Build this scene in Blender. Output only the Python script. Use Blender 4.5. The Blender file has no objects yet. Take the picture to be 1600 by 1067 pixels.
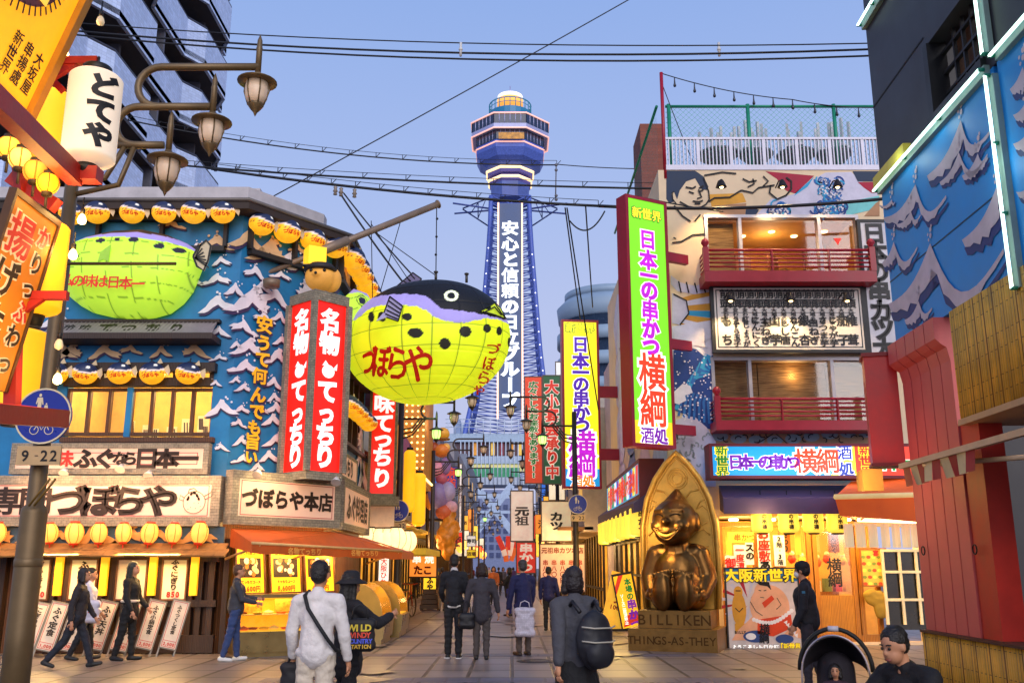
import bpy, bmesh, math, random
from mathutils import Vector, Matrix, noise
V = Vector
R = math.radians
rnd = random.Random(7)
SC = bpy.context.scene
COL = SC.collection
# ------------------------------------------------------------------ camera
F, PITCH, CAMZ = 1480.0, R(13.38), 1.5
cam = bpy.data.objects.new('camera', bpy.data.cameras.new('camera'))
COL.objects.link(cam)
cam.location = (0, 0, CAMZ)
cam.rotation_euler = (R(90) + PITCH, 0, 0)
cam.data.sensor_width = 36
cam.data.lens = F / 1600 * 36
cam.data.clip_end = 3000
cam.data.clip_start = 0.05
SC.camera = cam
# ------------------------------------------------------------------ dusk sky
wd = bpy.data.worlds.new('World'); SC.world = wd; wd.use_nodes = True
nt = wd.node_tree; nt.nodes.clear()
wo = nt.nodes.new('ShaderNodeOutputWorld'); bg = nt.nodes.new('ShaderNodeBackground')
tc = nt.nodes.new('ShaderNodeTexCoord'); sp = nt.nodes.new('ShaderNodeSeparateXYZ')
cr = nt.nodes.new('ShaderNodeValToRGB')
sky = nt.nodes.new('ShaderNodeTexSky'); sky.sky_type = 'NISHITA'; sky.sun_disc = False
sky.sun_elevation = R(1.0); sky.sun_rotation = R(166)
mx = nt.nodes.new('ShaderNodeMix'); mx.data_type = 'RGBA'; mx.blend_type = 'ADD'; mx.inputs[0].default_value = 0.015
nt.links.new(tc.outputs['Generated'], sp.inputs[0]); nt.links.new(sp.outputs['Z'], cr.inputs[0])
e = cr.color_ramp.elements
e[0].position = 0.0; e[0].color = (0.58, 0.60, 0.84, 1)
e[1].position = 1.0; e[1].color = (0.13, 0.24, 0.62, 1)
for p, c in ((0.2, (0.55, 0.61, 0.90, 1)), (0.35, (0.44, 0.56, 0.92, 1)), (0.56, (0.30, 0.46, 0.88, 1))):
    q = e.new(p); q.color = c
nt.links.new(cr.outputs[0], mx.inputs[6]); nt.links.new(sky.outputs[0], mx.inputs[7])
nt.links.new(mx.outputs[2], bg.inputs[0]); bg.inputs[1].default_value = 0.92
nt.links.new(bg.outputs[0], wo.inputs[0])
sun = bpy.data.objects.new('sun', bpy.data.lights.new('sun', 'SUN')); COL.objects.link(sun)
sun.data.energy = 2.3; sun.data.angle = R(50); sun.data.color = (1.0, 0.92, 0.86)
sun.rotation_euler = (R(64), 0, R(14))
SC.view_settings.view_transform = 'Standard'; SC.view_settings.look = 'None'
SC.view_settings.exposure = 0.0; SC.view_settings.gamma = 1.0
SC.render.engine = 'CYCLES'
SC.cycles.use_denoising = True
SC.cycles.max_bounces = 5; SC.cycles.diffuse_bounces = 3; SC.cycles.glossy_bounces = 3
SC.cycles.transparent_max_bounces = 12; SC.cycles.sample_clamp_indirect = 4.0
SC.cycles.caustics_reflective = False; SC.cycles.caustics_refractive = False

# ------------------------------------------------------------------ pixel <-> world
def ray(px, py):
    x, y = (px - 800) / F, -(py - 533.5) / F
    c, s = math.cos(PITCH), math.sin(PITCH)
    return V((x, c - y * s, s + y * c))
def W(px, py, Y):
    r = ray(px, py)
    return V((0, 0, CAMZ)) + r * (Y / r.y)
def WX(px, py, X):
    r = ray(px, py)
    return V((0, 0, CAMZ)) + r * (X / r.x)
def G(px, py):
    r = ray(px, py)
    return V((0, 0, CAMZ)) + r * (-CAMZ / r.z)
class PL:                                   # vertical plane, u runs left to right as seen
    def __init__(s, A, B):
        s.A = V((A[0], A[1], 0)); d = V((B[0] - A[0], B[1] - A[1], 0)); s.len = d.length
        s.d = d.normalized(); s.n = V((s.d.y, -s.d.x, 0)); s.rz = math.atan2(s.d.y, s.d.x)
    def hit(s, px, py):
        r = ray(px, py); C = V((0, 0, CAMZ))
        p = C + r * ((s.A - C).dot(s.n) / r.dot(s.n))
        return (p - s.A).dot(s.d), p.z
    def w(s, u, z, off=0):
        return s.A + s.d * u + s.n * off + V((0, 0, z))
    def P(s, px, py, off=0):
        u, z = s.hit(px, py); return s.w(u, z, off)
    def rect(s, x0, y0, x1, y1):
        ym, xm = (y0 + y1) / 2, (x0 + x1) / 2
        u0, u1 = s.hit(x0, ym)[0], s.hit(x1, ym)[0]; z0, z1 = s.hit(xm, y1)[1], s.hit(xm, y0)[1]
        return (u0 + u1) / 2, (z0 + z1) / 2, u1 - u0, z1 - z0
    def off(s, k):
        return PL((s.A + s.n * k)[:2], (s.A + s.n * k + s.d)[:2])
    def M(s, off=0):                        # local x=u, -y=towards viewer, z up
        return Matrix.Translation(s.A + s.n * off) @ Matrix.Rotation(s.rz, 4, 'Z')
def FY(Y): return PL((0, Y), (1, Y))

# ------------------------------------------------------------------ materials
def lin(h):
    if isinstance(h, tuple): return h
    c = [int(h[i:i + 2], 16) / 255 for i in (0, 2, 4)]
    return tuple((v / 12.92 if v <= 0.04045 else ((v + 0.055) / 1.055) ** 2.4) for v in c)
MC = {}
def mat(h, rough=.6, metal=0, var=.15, vs=3.0, bump=0.0, bs=30.0, em=0.0, emc=None, kind=None, a=1.0, b=1.0, h2=None):
    key = (h, rough, metal, var, vs, bump, bs, em, emc, kind, a, b, h2)
    if key in MC: return MC[key]
    m = bpy.data.materials.new('surface_' + str(len(MC))); m.use_nodes = True; MC[key] = m
    n = m.node_tree; p = n.nodes['Principled BSDF']; L = n.links.new
    c = lin(h); p.inputs['Roughness'].default_value = rough; p.inputs['Metallic'].default_value = metal
    t = n.nodes.new('ShaderNodeTexCoord')
    nz = n.nodes.new('ShaderNodeTexNoise'); nz.inputs['Scale'].default_value = vs; nz.inputs['Detail'].default_value = 6
    nz.inputs['Roughness'].default_value = .65
    L(t.outputs['Object'], nz.inputs['Vector'])
    mr = n.nodes.new('ShaderNodeMapRange'); mr.inputs[1].default_value = .3; mr.inputs[2].default_value = .7
    mr.inputs[3].default_value = 1 - var; mr.inputs[4].default_value = 1 + var
    L(nz.outputs['Fac'], mr.inputs[0])
    mul = n.nodes.new('ShaderNodeMix'); mul.data_type = 'RGBA'; mul.blend_type = 'MULTIPLY'; mul.inputs[0].default_value = 1
    src = None; hgt = None
    if kind in ('brick', 'slab', 'tile', 'bamboo', 'plank', 'shingle', 'ruffle'):
        br = n.nodes.new('ShaderNodeTexBrick')
        if kind == 'slab': L(t.outputs['Object'], br.inputs[0])
        else:
            sx = n.nodes.new('ShaderNodeSeparateXYZ'); cx = n.nodes.new('ShaderNodeCombineXYZ'); ad = n.nodes.new('ShaderNodeMath')
            L(t.outputs['Object'], sx.inputs[0]); L(sx.outputs[0], ad.inputs[0]); L(sx.outputs[1], ad.inputs[1])
            L(ad.outputs[0], cx.inputs[1 if kind == 'bamboo' else 0]); L(sx.outputs[2], cx.inputs[0 if kind == 'bamboo' else 1]); L(cx.outputs[0], br.inputs[0])
        br.inputs['Scale'].default_value = 1
        br.inputs['Color1'].default_value = (*c, 1); br.inputs['Color2'].default_value = (*[v * .8 for v in c], 1)
        br.inputs['Mortar'].default_value = (*(lin(h2) if h2 else [v * .3 for v in c]), 1)
        br.inputs['Brick Width'].default_value = a; br.inputs['Row Height'].default_value = b
        br.inputs['Mortar Size'].default_value = min(a, b) * (.05 if kind == 'slab' else .035); br.inputs['Mortar Smooth'].default_value = .3
        if kind in ('tile', 'plank', 'slab'): br.offset = 0
        if kind in ('bamboo',): br.offset = .37; br.inputs['Mortar Size'].default_value = min(a, b) * .09
        src = br.outputs['Color']; hgt = br.outputs['Fac']
    elif kind == 'attr':
        at = n.nodes.new('ShaderNodeVertexColor'); at.layer_name = 'Col'; src = at.outputs['Color']
    elif kind == 'wood':
        wv = n.nodes.new('ShaderNodeTexWave'); mp = n.nodes.new('ShaderNodeMapping'); mp.inputs['Scale'].default_value = (9, 9, .8)
        wv.inputs['Distortion'].default_value = 6; wv.inputs['Scale'].default_value = 1.2; wv.inputs['Detail'].default_value = 3
        L(t.outputs['Object'], mp.inputs[0]); L(mp.outputs[0], wv.inputs[0])
        rp = n.nodes.new('ShaderNodeValToRGB'); L(wv.outputs['Fac'], rp.inputs[0])
        rp.color_ramp.elements[0].color = (*[v * .55 for v in c], 1); rp.color_ramp.elements[1].color = (*c, 1)
        src = rp.outputs[0]; hgt = wv.outputs['Fac']
    elif kind == 'streak':
        mp = n.nodes.new('ShaderNodeMapping'); mp.inputs['Scale'].default_value = (a, a, b)
        n2 = n.nodes.new('ShaderNodeTexNoise'); n2.inputs['Scale'].default_value = 1; n2.inputs['Detail'].default_value = 5
        L(t.outputs['Object'], mp.inputs[0]); L(mp.outputs[0], n2.inputs['Vector'])
        rp = n.nodes.new('ShaderNodeValToRGB'); L(n2.outputs['Fac'], rp.inputs[0])
        rp.color_ramp.elements[0].position = .35; rp.color_ramp.elements[1].position = .65
        rp.color_ramp.elements[0].color = (*(lin(h2) if h2 else [v * .6 for v in c]), 1); rp.color_ramp.elements[1].color = (*c, 1)
        src = rp.outputs[0]
    if src: L(src, mul.inputs[6])
    else: mul.inputs[6].default_value = (*c, 1)
    L(mr.outputs[0], mul.inputs[7]); L(mul.outputs[2], p.inputs['Base Color'])
    if em:
        p.inputs['Emission Strength'].default_value = em
        if emc: p.inputs['Emission Color'].default_value = (*lin(emc), 1)
        else: L(mul.outputs[2], p.inputs['Emission Color'])
        if em < 3: m.cycles.emission_sampling = 'NONE' if em < .5 else 'AUTO'
    if bump:
        bp = n.nodes.new('ShaderNodeBump'); bp.inputs['Strength'].default_value = bump; bp.inputs['Distance'].default_value = .02
        if hgt and kind != 'wood':
            iv = n.nodes.new('ShaderNodeMath'); iv.operation = 'SUBTRACT'; iv.inputs[0].default_value = 1; L(hgt, iv.inputs[1]); L(iv.outputs[0], bp.inputs['Height'])
        elif hgt: L(hgt, bp.inputs['Height'])
        else:
            nb = n.nodes.new('ShaderNodeTexNoise'); nb.inputs['Scale'].default_value = bs; nb.inputs['Detail'].default_value = 5
            L(t.outputs['Object'], nb.inputs['Vector']); L(nb.outputs['Fac'], bp.inputs['Height'])
        L(bp.outputs[0], p.inputs['Normal'])
    rv = n.nodes.new('ShaderNodeMapRange'); rv.inputs[3].default_value = max(.03, rough - .12); rv.inputs[4].default_value = min(1, rough + .12)
    L(nz.outputs['Fac'], rv.inputs[0]); L(rv.outputs[0], p.inputs['Roughness'])
    return m
def glass(tint='ffffff', k=.85):
    key = ('glass', tint, k)
    if key in MC: return MC[key]
    m = bpy.data.materials.new('window_glass'); m.use_nodes = True; MC[key] = m
    n = m.node_tree; n.nodes.clear(); L = n.links.new
    o = n.nodes.new('ShaderNodeOutputMaterial'); x = n.nodes.new('ShaderNodeMixShader'); tr = n.nodes.new('ShaderNodeBsdfTransparent')
    g = n.nodes.new('ShaderNodeBsdfGlossy'); g.inputs['Roughness'].default_value = .05
    tr.inputs[0].default_value = (*lin(tint), 1); x.inputs[0].default_value = 1 - k
    L(tr.outputs[0], x.inputs[1]); L(g.outputs[0], x.inputs[2]); L(x.outputs[0], o.inputs[0])
    return m
def glow(h, s=1.0): return mat(h, .5, em=s, var=.06, vs=1.5)

# ------------------------------------------------------------------ text glyphs
GC = {}
def glyph0(ch):
    if ch in GC: return GC[ch]
    c = bpy.data.curves.new('glyph', 'FONT'); c.body = ch; c.size = 1; c.resolution_u = 3; c.align_x = 'CENTER'; c.fill_mode = 'FRONT'
    o = bpy.data.objects.new('glyph', c); COL.objects.link(o)
    dg = bpy.context.evaluated_depsgraph_get(); dg.update()
    m = o.evaluated_get(dg).to_mesh()
    vs = [(v.co.x, v.co.y) for v in m.vertices]; fs = [tuple(p.vertices) for p in m.polygons]
    o.evaluated_get(dg).to_mesh_clear(); bpy.data.objects.remove(o); bpy.data.curves.remove(c)
    cnt = {}
    for f in fs:
        for i in range(len(f)): cnt.setdefault(frozenset((f[i], f[i - 1])), []).append((f[i - 1], f[i]))
    nx = {}
    for e in cnt.values():
        if len(e) == 1: nx[e[0][0]] = e[0][1]
    loops = []
    while nx:
        k = next(iter(nx)); lp = []
        while k in nx: lp.append(k); k = nx.pop(k)
        if len(lp) > 2: loops.append([vs[i] for i in lp])
    GC[ch] = (vs, fs, loops); return GC[ch]
def glyph(ch, wt):
    """outline glyph thickened by a stroke of half-width wt along each contour"""
    k = (ch, wt)
    if k in GC: return GC[k]
    vs, fs, loops = glyph0(ch)
    if ord(ch) >= 0x4e00: wt = min(wt, .05) * (1 if len(loops) < 3 else .75 if len(loops) < 6 else .5) if wt < .07 else wt * .85
    vs = [(x, y, 0) for x, y in vs]; fs = list(fs)
    if wt > 0:
        for li, lp in enumerate(loops):
            lp = [p for i, p in enumerate(lp) if math.dist(p, lp[i - 1]) > 1e-3]; n = len(lp); b = len(vs); d = .0012 + .0005 * (li % 8)
            if n < 3: continue
            for i, p in enumerate(lp):
                a, c = lp[i - 1], lp[(i + 1) % n]
                t1 = V((p[0] - a[0], p[1] - a[1])).normalized(); t2 = V((c[0] - p[0], c[1] - p[1])).normalized(); t = t1 + t2
                if t.length < 1e-4: t = t1
                t.normalize(); kk = min(1.6, 1 / max(.3, t.dot(t1))) * wt
                vs += [(p[0] - t.y * kk, p[1] + t.x * kk, d), (p[0] + t.y * kk, p[1] - t.x * kk, d)]
            fs += [(b + 2 * i, b + 2 * i + 1, b + 2 * ((i + 1) % n) + 1, b + 2 * ((i + 1) % n)) for i in range(n)]
    GC[k] = (vs, fs); return GC[k]
def adv(ch): return 1.0 if ord(ch) > 0x2000 else (.34 if ch in ' .,:-' else .62)

# ------------------------------------------------------------------ mesh builder
class MB:
    def __init__(s): s.v = []; s.f = []; s.mi = []; s.M = Matrix(); s.k = 0; s.sm = []; s.smooth = False
    def add(s, vs, fs):
        b = len(s.v); s.v += [s.M @ V(q) for q in vs]
        for f in fs: s.f.append([i + b for i in f]); s.mi.append(s.k); s.sm.append(s.smooth)
        return s
    def box(s, c, d, rz=0, rx=0, ry=0):
        x, y, z = d[0] / 2, d[1] / 2, d[2] / 2; m = Matrix.Translation(c) @ Matrix.Rotation(rz, 4, 'Z') @ Matrix.Rotation(ry, 4, 'Y') @ Matrix.Rotation(rx, 4, 'X')
        vs = [m @ V((a * x, b * y, e * z)) for a in (-1, 1) for b in (-1, 1) for e in (-1, 1)]
        return s.add(vs, [(0, 1, 3, 2), (4, 6, 7, 5), (0, 4, 5, 1), (2, 3, 7, 6), (0, 2, 6, 4), (1, 5, 7, 3)])
    def b2(s, x0, x1, y0, y1, z0, z1):
        return s.box(((x0 + x1) / 2, (y0 + y1) / 2, (z0 + z1) / 2), (abs(x1 - x0), abs(y1 - y0), abs(z1 - z0)))
    def poly(s, pts, y=0):                   # local xz polygon, facing -y
        return s.add([(p[0], y, p[1]) for p in pts], [tuple(range(len(pts)))])
    def prism(s, pts, y0, y1):               # xz outline extruded along y
        n = len(pts); a = sum(pts[i][0] * pts[(i + 1) % n][1] - pts[(i + 1) % n][0] * pts[i][1] for i in range(n))
        if a < 0: pts = pts[::-1]
        vs = [(p[0], y0, p[1]) for p in pts] + [(p[0], y1, p[1]) for p in pts]
        return s.add(vs, [tuple(range(n)), tuple(range(2 * n - 1, n - 1, -1))] + [(i, i + n, (i + 1) % n + n, (i + 1) % n) for i in range(n)])
    def slab(s, pts, z0, z1):                # xy outline extruded along z
        n = len(pts); a = sum(pts[i][0] * pts[(i + 1) % n][1] - pts[(i + 1) % n][0] * pts[i][1] for i in range(n))
        if a < 0: pts = pts[::-1]
        vs = [(p[0], p[1], z0) for p in pts] + [(p[0], p[1], z1) for p in pts]
        return s.add(vs, [tuple(range(n - 1, -1, -1)), tuple(range(n, 2 * n))] + [(i, (i + 1) % n, (i + 1) % n + n, i + n) for i in range(n)])
    def rib(s, pts, w, y=0):                 # flat stroke in local xz
        n = len(pts); vs = []
        for i, p in enumerate(pts):
            a = pts[max(0, i - 1)]; b = pts[min(n - 1, i + 1)]; dx, dz = b[0] - a[0], b[1] - a[1]; l = math.hypot(dx, dz) or 1
            t = w / 2 * (1 if not isinstance(w, (list, tuple)) else 1)
            vs += [(p[0] - dz / l * t, y, p[1] + dx / l * t), (p[0] + dz / l * t, y, p[1] - dx / l * t)]
        return s.add(vs, [(2 * i, 2 * i + 1, 2 * i + 3, 2 * i + 2) for i in range(n - 1)])
    def disc(s, x, z, rx, rz=None, y=0, n=20, rot=0):
        rz = rx if rz is None else rz; c, sn = math.cos(rot), math.sin(rot)
        q = [(rx * math.cos(2 * math.pi * i / n), rz * math.sin(2 * math.pi * i / n)) for i in range(n)]
        return s.poly([(x + a * c - b * sn, z + a * sn + b * c) for a, b in q], y)
    def ring(s, x, z, r0, r1, y=0, n=24):
        vs = []; fs = []
        for i in range(n):
            a = 2 * math.pi * i / n; vs += [(x + r0 * math.cos(a), y, z + r0 * math.sin(a)), (x + r1 * math.cos(a), y, z + r1 * math.sin(a))]
        for i in range(n): j = (i + 1) % n; fs.append((2 * i, 2 * j, 2 * j + 1, 2 * i + 1))
        return s.add(vs, fs)
    def tube(s, pts, r, n=8, cap=True):
        pts = [V(p) for p in pts]; vs = []; fs = []; rr = r if isinstance(r, (list, tuple)) else [r] * len(pts); prev = None
        for i, p in enumerate(pts):
            t = (pts[min(i + 1, len(pts) - 1)] - pts[max(i - 1, 0)]).normalized()
            if prev is None: prev = t.orthogonal().normalized()
            u = (prev - t * prev.dot(t)).normalized(); prev = u; w = t.cross(u)
            vs += [p + (u * math.cos(2 * math.pi * k / n) + w * math.sin(2 * math.pi * k / n)) * rr[i] for k in range(n)]
        for i in range(len(pts) - 1):
            for k in range(n): fs.append((i * n + k, i * n + (k + 1) % n, (i + 1) * n + (k + 1) % n, (i + 1) * n + k))
        if cap: fs += [tuple(range(n - 1, -1, -1)), tuple(range((len(pts) - 1) * n, len(pts) * n))]
        o = s.smooth; s.smooth = True; s.add(vs, fs); s.smooth = o; return s
    def lathe(s, c, prof, n=20, sx=1, sy=1, smooth=True):   # prof: (r,z)
        vs = []; fs = []; m = len(prof)
        for r, z in prof: vs += [(c[0] + sx * r * math.cos(2 * math.pi * k / n), c[1] + sy * r * math.sin(2 * math.pi * k / n), c[2] + z) for k in range(n)]
        for i in range(m - 1):
            for k in range(n): fs.append((i * n + k, i * n + (k + 1) % n, (i + 1) * n + (k + 1) % n, (i + 1) * n + k))
        if prof[0][0] > 1e-4: fs.append(tuple(range(n - 1, -1, -1)))
        if prof[-1][0] > 1e-4: fs.append(tuple(range((m - 1) * n, m * n)))
        o = s.smooth; s.smooth = smooth; s.add(vs, fs); s.smooth = o; return s
    def ball(s, c, r, n=14):
        r = r if isinstance(r, (tuple, list)) else (r, r, r); m = max(6, n // 2)
        return s.lathe((c[0], c[1], c[2]), [(math.sin(math.pi * i / m) * 1.0 + 1e-5, -math.cos(math.pi * i / m) * r[2]) for i in range(m + 1)], n, r[0], r[1])
    def txt(s, t, x, z, size, vert=False, wt=.02, y=0, sx=1, pitch=1.0):
        if vert:
            n = len(t); pos = [(x, z + (n - 1) / 2 * size * pitch - i * size * pitch) for i in range(n)]
        else:
            tot = sum(adv(c) for c in t) * size * sx * pitch; cx = x - tot / 2; pos = []
            for c in t: pos.append((cx + adv(c) * size * sx * pitch / 2, z)); cx += adv(c) * size * sx * pitch
        for c, (px, pz) in zip(t, pos):
            if c == ' ': continue
            vs, fs = glyph(c, wt)
            o = .38 if ord(c) > 0x2000 else .36
            q = [(vx, vy - o, vd) for vx, vy, vd in vs]
            if vert and c in 'ー−～〜': q = [(b, -a, e) for a, b, e in q]
            s.add([(px + a * size * sx, y - e, pz + b * size) for a, b, e in q], fs)
        return s
    def o(s, name, mats, parent=None, w=False, base=None, shade=None):
        mats = mats if isinstance(mats, (list, tuple)) else [mats]
        vs = s.v
        if parent is not None and w:
            iv = WM[parent].inverted(); vs = [iv @ q for q in vs]
        off = V((0, 0, 0))
        if parent is None:
            xs = [q.x for q in vs]; ys = [q.y for q in vs]
            off = V(base) if base else V(((min(xs) + max(xs)) / 2, (min(ys) + max(ys)) / 2, min(q.z for q in vs)))
            vs = [q - off for q in vs]
        me = bpy.data.meshes.new(name); me.from_pydata([tuple(q) for q in vs], [], s.f)
        for q in mats: me.materials.append(q)
        me.polygons.foreach_set('material_index', s.mi)
        me.polygons.foreach_set('use_smooth', s.sm); me.update()
        ob = bpy.data.objects.new(name, me); COL.objects.link(ob); ob.location = off
        if parent is not None: ob.parent = parent; WM[ob] = WM[parent]
        else: WM[ob] = Matrix.Translation(off)
        return ob
WM = {}
def tag(o, label, cat, group=None, kind=None):
    if label: o['label'] = label
    if cat: o['category'] = cat
    if group: o['group'] = group
    if kind: o['kind'] = kind
    return o
def T(name, label, cat, loc=(0, 0, 0), rz=0, group=None):
    o = bpy.data.objects.new(name, None); COL.objects.link(o); o.location = loc; o.rotation_euler = (0, 0, rz); o.empty_display_size = .1
    WM[o] = Matrix.Translation(loc) @ Matrix.Rotation(rz, 4, 'Z'); return tag(o, label, cat, group)
def dup(root, loc, rz=None, label=None, group=None, sc=None):
    def cp(o, par):
        c = o.copy(); COL.objects.link(c)
        if par is not None: c.parent = par
        WM[c] = WM[o]
        for ch in KIDS(o): cp(ch, c)
        return c
    r = cp(root, None); r.location = loc
    if rz is not None: r.rotation_euler = (0, 0, rz)
    if sc: r.scale = (sc, sc, sc)
    if label: r['label'] = label
    if group: r['group'] = group
    return r
def KIDS(o): return [c for c in list(COL.objects) if c.parent == o]
def struct(o): o['kind'] = 'structure'; return o
def lamp(kind, loc, power, color=(1, .62, .25), size=.3, size_y=None, rot=None):
    l = bpy.data.lights.new('lamp_light', kind); l.energy = power; l.color = color
    o = bpy.data.objects.new('lamp_light', l); COL.objects.link(o); o.location = loc
    if kind == 'AREA':
        l.size = size
        if size_y: l.shape = 'RECTANGLE'; l.size_y = size_y
    elif kind in ('POINT', 'SPOT'): l.shadow_soft_size = size
    if kind == 'SPOT': l.spot_size = R(100); l.spot_blend = .6
    if rot: o.rotation_euler = rot
    return o
# sign: a framed board (or lit box) with lettering; t = list of (text,u,v,size,vertical,material,weight,outline material,squeeze,pitch) in board units
def board(name, label, cat, loc, w, h, d=.12, rz=0, frame=None, face=None, t=(), fw=.06, group=None, tilt=0, parent=None, extra=None, lay=None, pn='panel', ln='lettering'):
    if parent is None: root = T(name, label, cat, loc, rz, group)
    else:
        root = bpy.data.objects.new(name, None); COL.objects.link(root); root.parent = parent
        root.matrix_local = WM[parent].inverted() @ Matrix.Translation(loc) @ Matrix.Rotation(rz, 4, 'Z'); WM[root] = Matrix.Translation(loc) @ Matrix.Rotation(rz, 4, 'Z')
    X = tilt if isinstance(tilt, Matrix) else Matrix.Rotation(tilt, 4, 'X')
    a = MB(); a.M = X
    if frame is not None:
        a.b2(-w / 2, w / 2, -d / 2, d / 2, h / 2 - fw, h / 2).b2(-w / 2, w / 2, -d / 2, d / 2, -h / 2, -h / 2 + fw)
        a.b2(-w / 2, -w / 2 + fw, -d / 2, d / 2, -h / 2 + fw, h / 2 - fw).b2(w / 2 - fw, w / 2, -d / 2, d / 2, -h / 2 + fw, h / 2 - fw)
        a.o('frame', frame, root)
    f = fw if frame is not None else 0
    p = MB(); p.M = X; p.b2(-w / 2 + f, w / 2 - f, -d / 2 + (.015 if f else 0), d / 2 - .01, -h / 2 + f, h / 2 - f); p.o(pn, face, root)
    yy = -d / 2 + (.015 if f else 0)
    if extra: extra(root, X, yy)
    lets = {}; outs = {}
    for q in t:
        s_, u, v, size, vert, m_, wt, om, sx, pt = (list(q) + [None] * 10)[:10]
        sx = sx or 1; pt = pt or 1.0; wt = .018 if wt is None else wt
        if om is not None:
            mb = outs.setdefault(om, MB()); mb.M = X; mb.txt(s_, u, v, size, vert, wt + .05, yy - .006, sx, pt)
        mb = lets.setdefault(m_, MB()); mb.M = X; mb.txt(s_, u, v, size, vert, wt, yy - .013, sx, pt)
    for m_, mb in outs.items(): mb.o('lettering_outline', m_, root)
    for m_, mb in lets.items(): mb.o(ln, m_, root)
    return root
def onpl(pl, x0, y0, x1, y1, off=0):
    u, z, w, h = pl.rect(x0, y0, x1, y1); return pl.w(u, z, off), w, h
# ------------------------------------------------------------------ soft shapes (union of tapered capsules / ellipsoids, one continuous skin)
def soft(prims, voxel, smooth=4, wr=0.0, ws=9.0, seed=0):
    bm = bmesh.new()
    for p in prims:
        t = bmesh.new()
        if p[0] == 'c':
            _, a, b, ra, rb = p; a = V(a); b = V(b)
            bmesh.ops.create_icosphere(t, subdivisions=2, radius=ra, matrix=Matrix.Translation(a))
            bmesh.ops.create_icosphere(t, subdivisions=2, radius=rb, matrix=Matrix.Translation(b))
            r = bmesh.ops.convex_hull(t, input=t.verts[:])
            dead = [g for g in r['geom_interior'] if isinstance(g, bmesh.types.BMVert)]
            bmesh.ops.delete(t, geom=dead, context='VERTS')
        else:
            _, c, r = p[:3]; m = Matrix.Translation(c)
            if len(p) > 3: m = m @ p[3]
            bmesh.ops.create_icosphere(t, subdivisions=3, radius=1, matrix=m @ Matrix.Diagonal((*r, 1)))
        me = bpy.data.meshes.new('tmp'); t.to_mesh(me); t.free(); bm.from_mesh(me); bpy.data.meshes.remove(me)
    me = bpy.data.meshes.new('tmp'); bm.to_mesh(me); bm.free()
    o = bpy.data.objects.new('tmp', me); COL.objects.link(o)
    r = o.modifiers.new('r', 'REMESH'); r.mode = 'VOXEL'; r.voxel_size = voxel
    if smooth: k = o.modifiers.new('s', 'SMOOTH'); k.factor = .5; k.iterations = smooth
    dg = bpy.context.evaluated_depsgraph_get(); dg.update()
    em = o.evaluated_get(dg).to_mesh()
    vs = [v.co.copy() for v in em.vertices]; ns = [v.normal.copy() for v in em.vertices]; fs = [tuple(p.vertices) for p in em.polygons]
    o.evaluated_get(dg).to_mesh_clear(); bpy.data.objects.remove(o); bpy.data.meshes.remove(me)
    if wr:
        sh = V((seed * 3.7, seed * 1.3, 0))
        vs = [v + n * (wr * (noise.noise(V((v.x * ws, v.y * ws, v.z * ws * 1.6)) + sh) + .5 * noise.noise(v * ws * 2.3 + sh))) for v, n in zip(vs, ns)]
    return vs, fs
def softo(name, prims, voxel, m, parent, smooth=4, wr=0, ws=9, seed=0, extra=None, M=None):
    vs, fs = soft(prims, voxel, smooth, wr, ws, seed)
    b = MB(); b.smooth = True
    if M: b.M = M
    b.add(vs, fs)
    if extra: extra(b)
    return b.o(name, m, parent)
def catenary(a, b, sag, n=14):
    a = V(a); b = V(b); return [a.lerp(b, i / n) - V((0, 0, sag * 4 * (i / n) * (1 - i / n))) for i in range(n + 1)]
ORD = ['first', 'second', 'third', 'fourth', 'fifth', 'sixth', 'seventh', 'eighth', 'ninth', 'tenth', 'eleventh', 'twelfth', 'thirteenth', 'fourteenth', 'fifteenth', 'sixteenth']
# ================================================================== GROUND
DK = mat('2a2220', .7); WHITE = mat('d9d4cc', .6); BLACKP = mat('15130f', .55); REDP = mat('b01d12', .45)
g = MB(); g.add([(-400, -30, 0), (400, -30, 0), (400, 900, 0), (-400, 900, 0)], [(0, 1, 2, 3)])
struct(g.o('ground', mat('6d6a6c', .8, vs=.3), None, base=(0, 0, 0)))
g = MB(); g.add([(-12, 2, .004), (12, 2, .004), (12, 160, .004), (-12, 160, .004)], [(0, 1, 2, 3)])
struct(g.o('street_paving', mat('7d7372', .42, kind='slab', a=.62, b=.93, h2='2e2828', bump=.6, var=.32, vs=1.3), None, base=(0, 0, .004)))
g = MB()
for yy in (13.35, 17.1, 21.7): g.add([(-3.4, yy, .008), (3.6, yy, .008), (3.6, yy + .5, .008), (-3.4, yy + .5, .008)], [(0, 1, 2, 3)])
struct(g.o('paving_bands', mat('5b5a70', .5, kind='slab', a=.45, b=.5, h2='4a4658', bump=.3, var=.2, vs=2), None, base=(0, 13, .008)))
r_ = random.Random(3); g = MB()
for i in range(40):
    x0, y0, a0 = r_.uniform(-5, 4.6), r_.uniform(13, 34), r_.uniform(.08, .5); g.add([(x0 + a0 * (.8 + .35 * math.sin(3 * t + i)) * math.cos(t), y0 + a0 * 1.3 * (.8 + .3 * math.cos(2 * t + i)) * math.sin(t), .0125 + .0004 * i) for t in [2 * math.pi * k / 14 for k in range(14)]], [tuple(range(14))])
struct(g.o('pavement_stains', mat('756b6a', .36, var=.25, vs=4), None, base=(0, 13, .0125)))
dg_ = MB(); [dg_.b2(-2.9 + .0, -2.5, 16.0 + .06 * k, 16.03 + .06 * k, .005, .018) for k in range(10)]; dg_.b2(-2.93, -2.9, 15.97, 16.6, .005, .019); dg_.b2(-2.5, -2.47, 15.97, 16.6, .005, .019)
tag(dg_.o('drain_grate', mat('4a4642', .45, .6)), 'small square iron drain grate in the paving near the man in jeans', 'drain grate')
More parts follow.
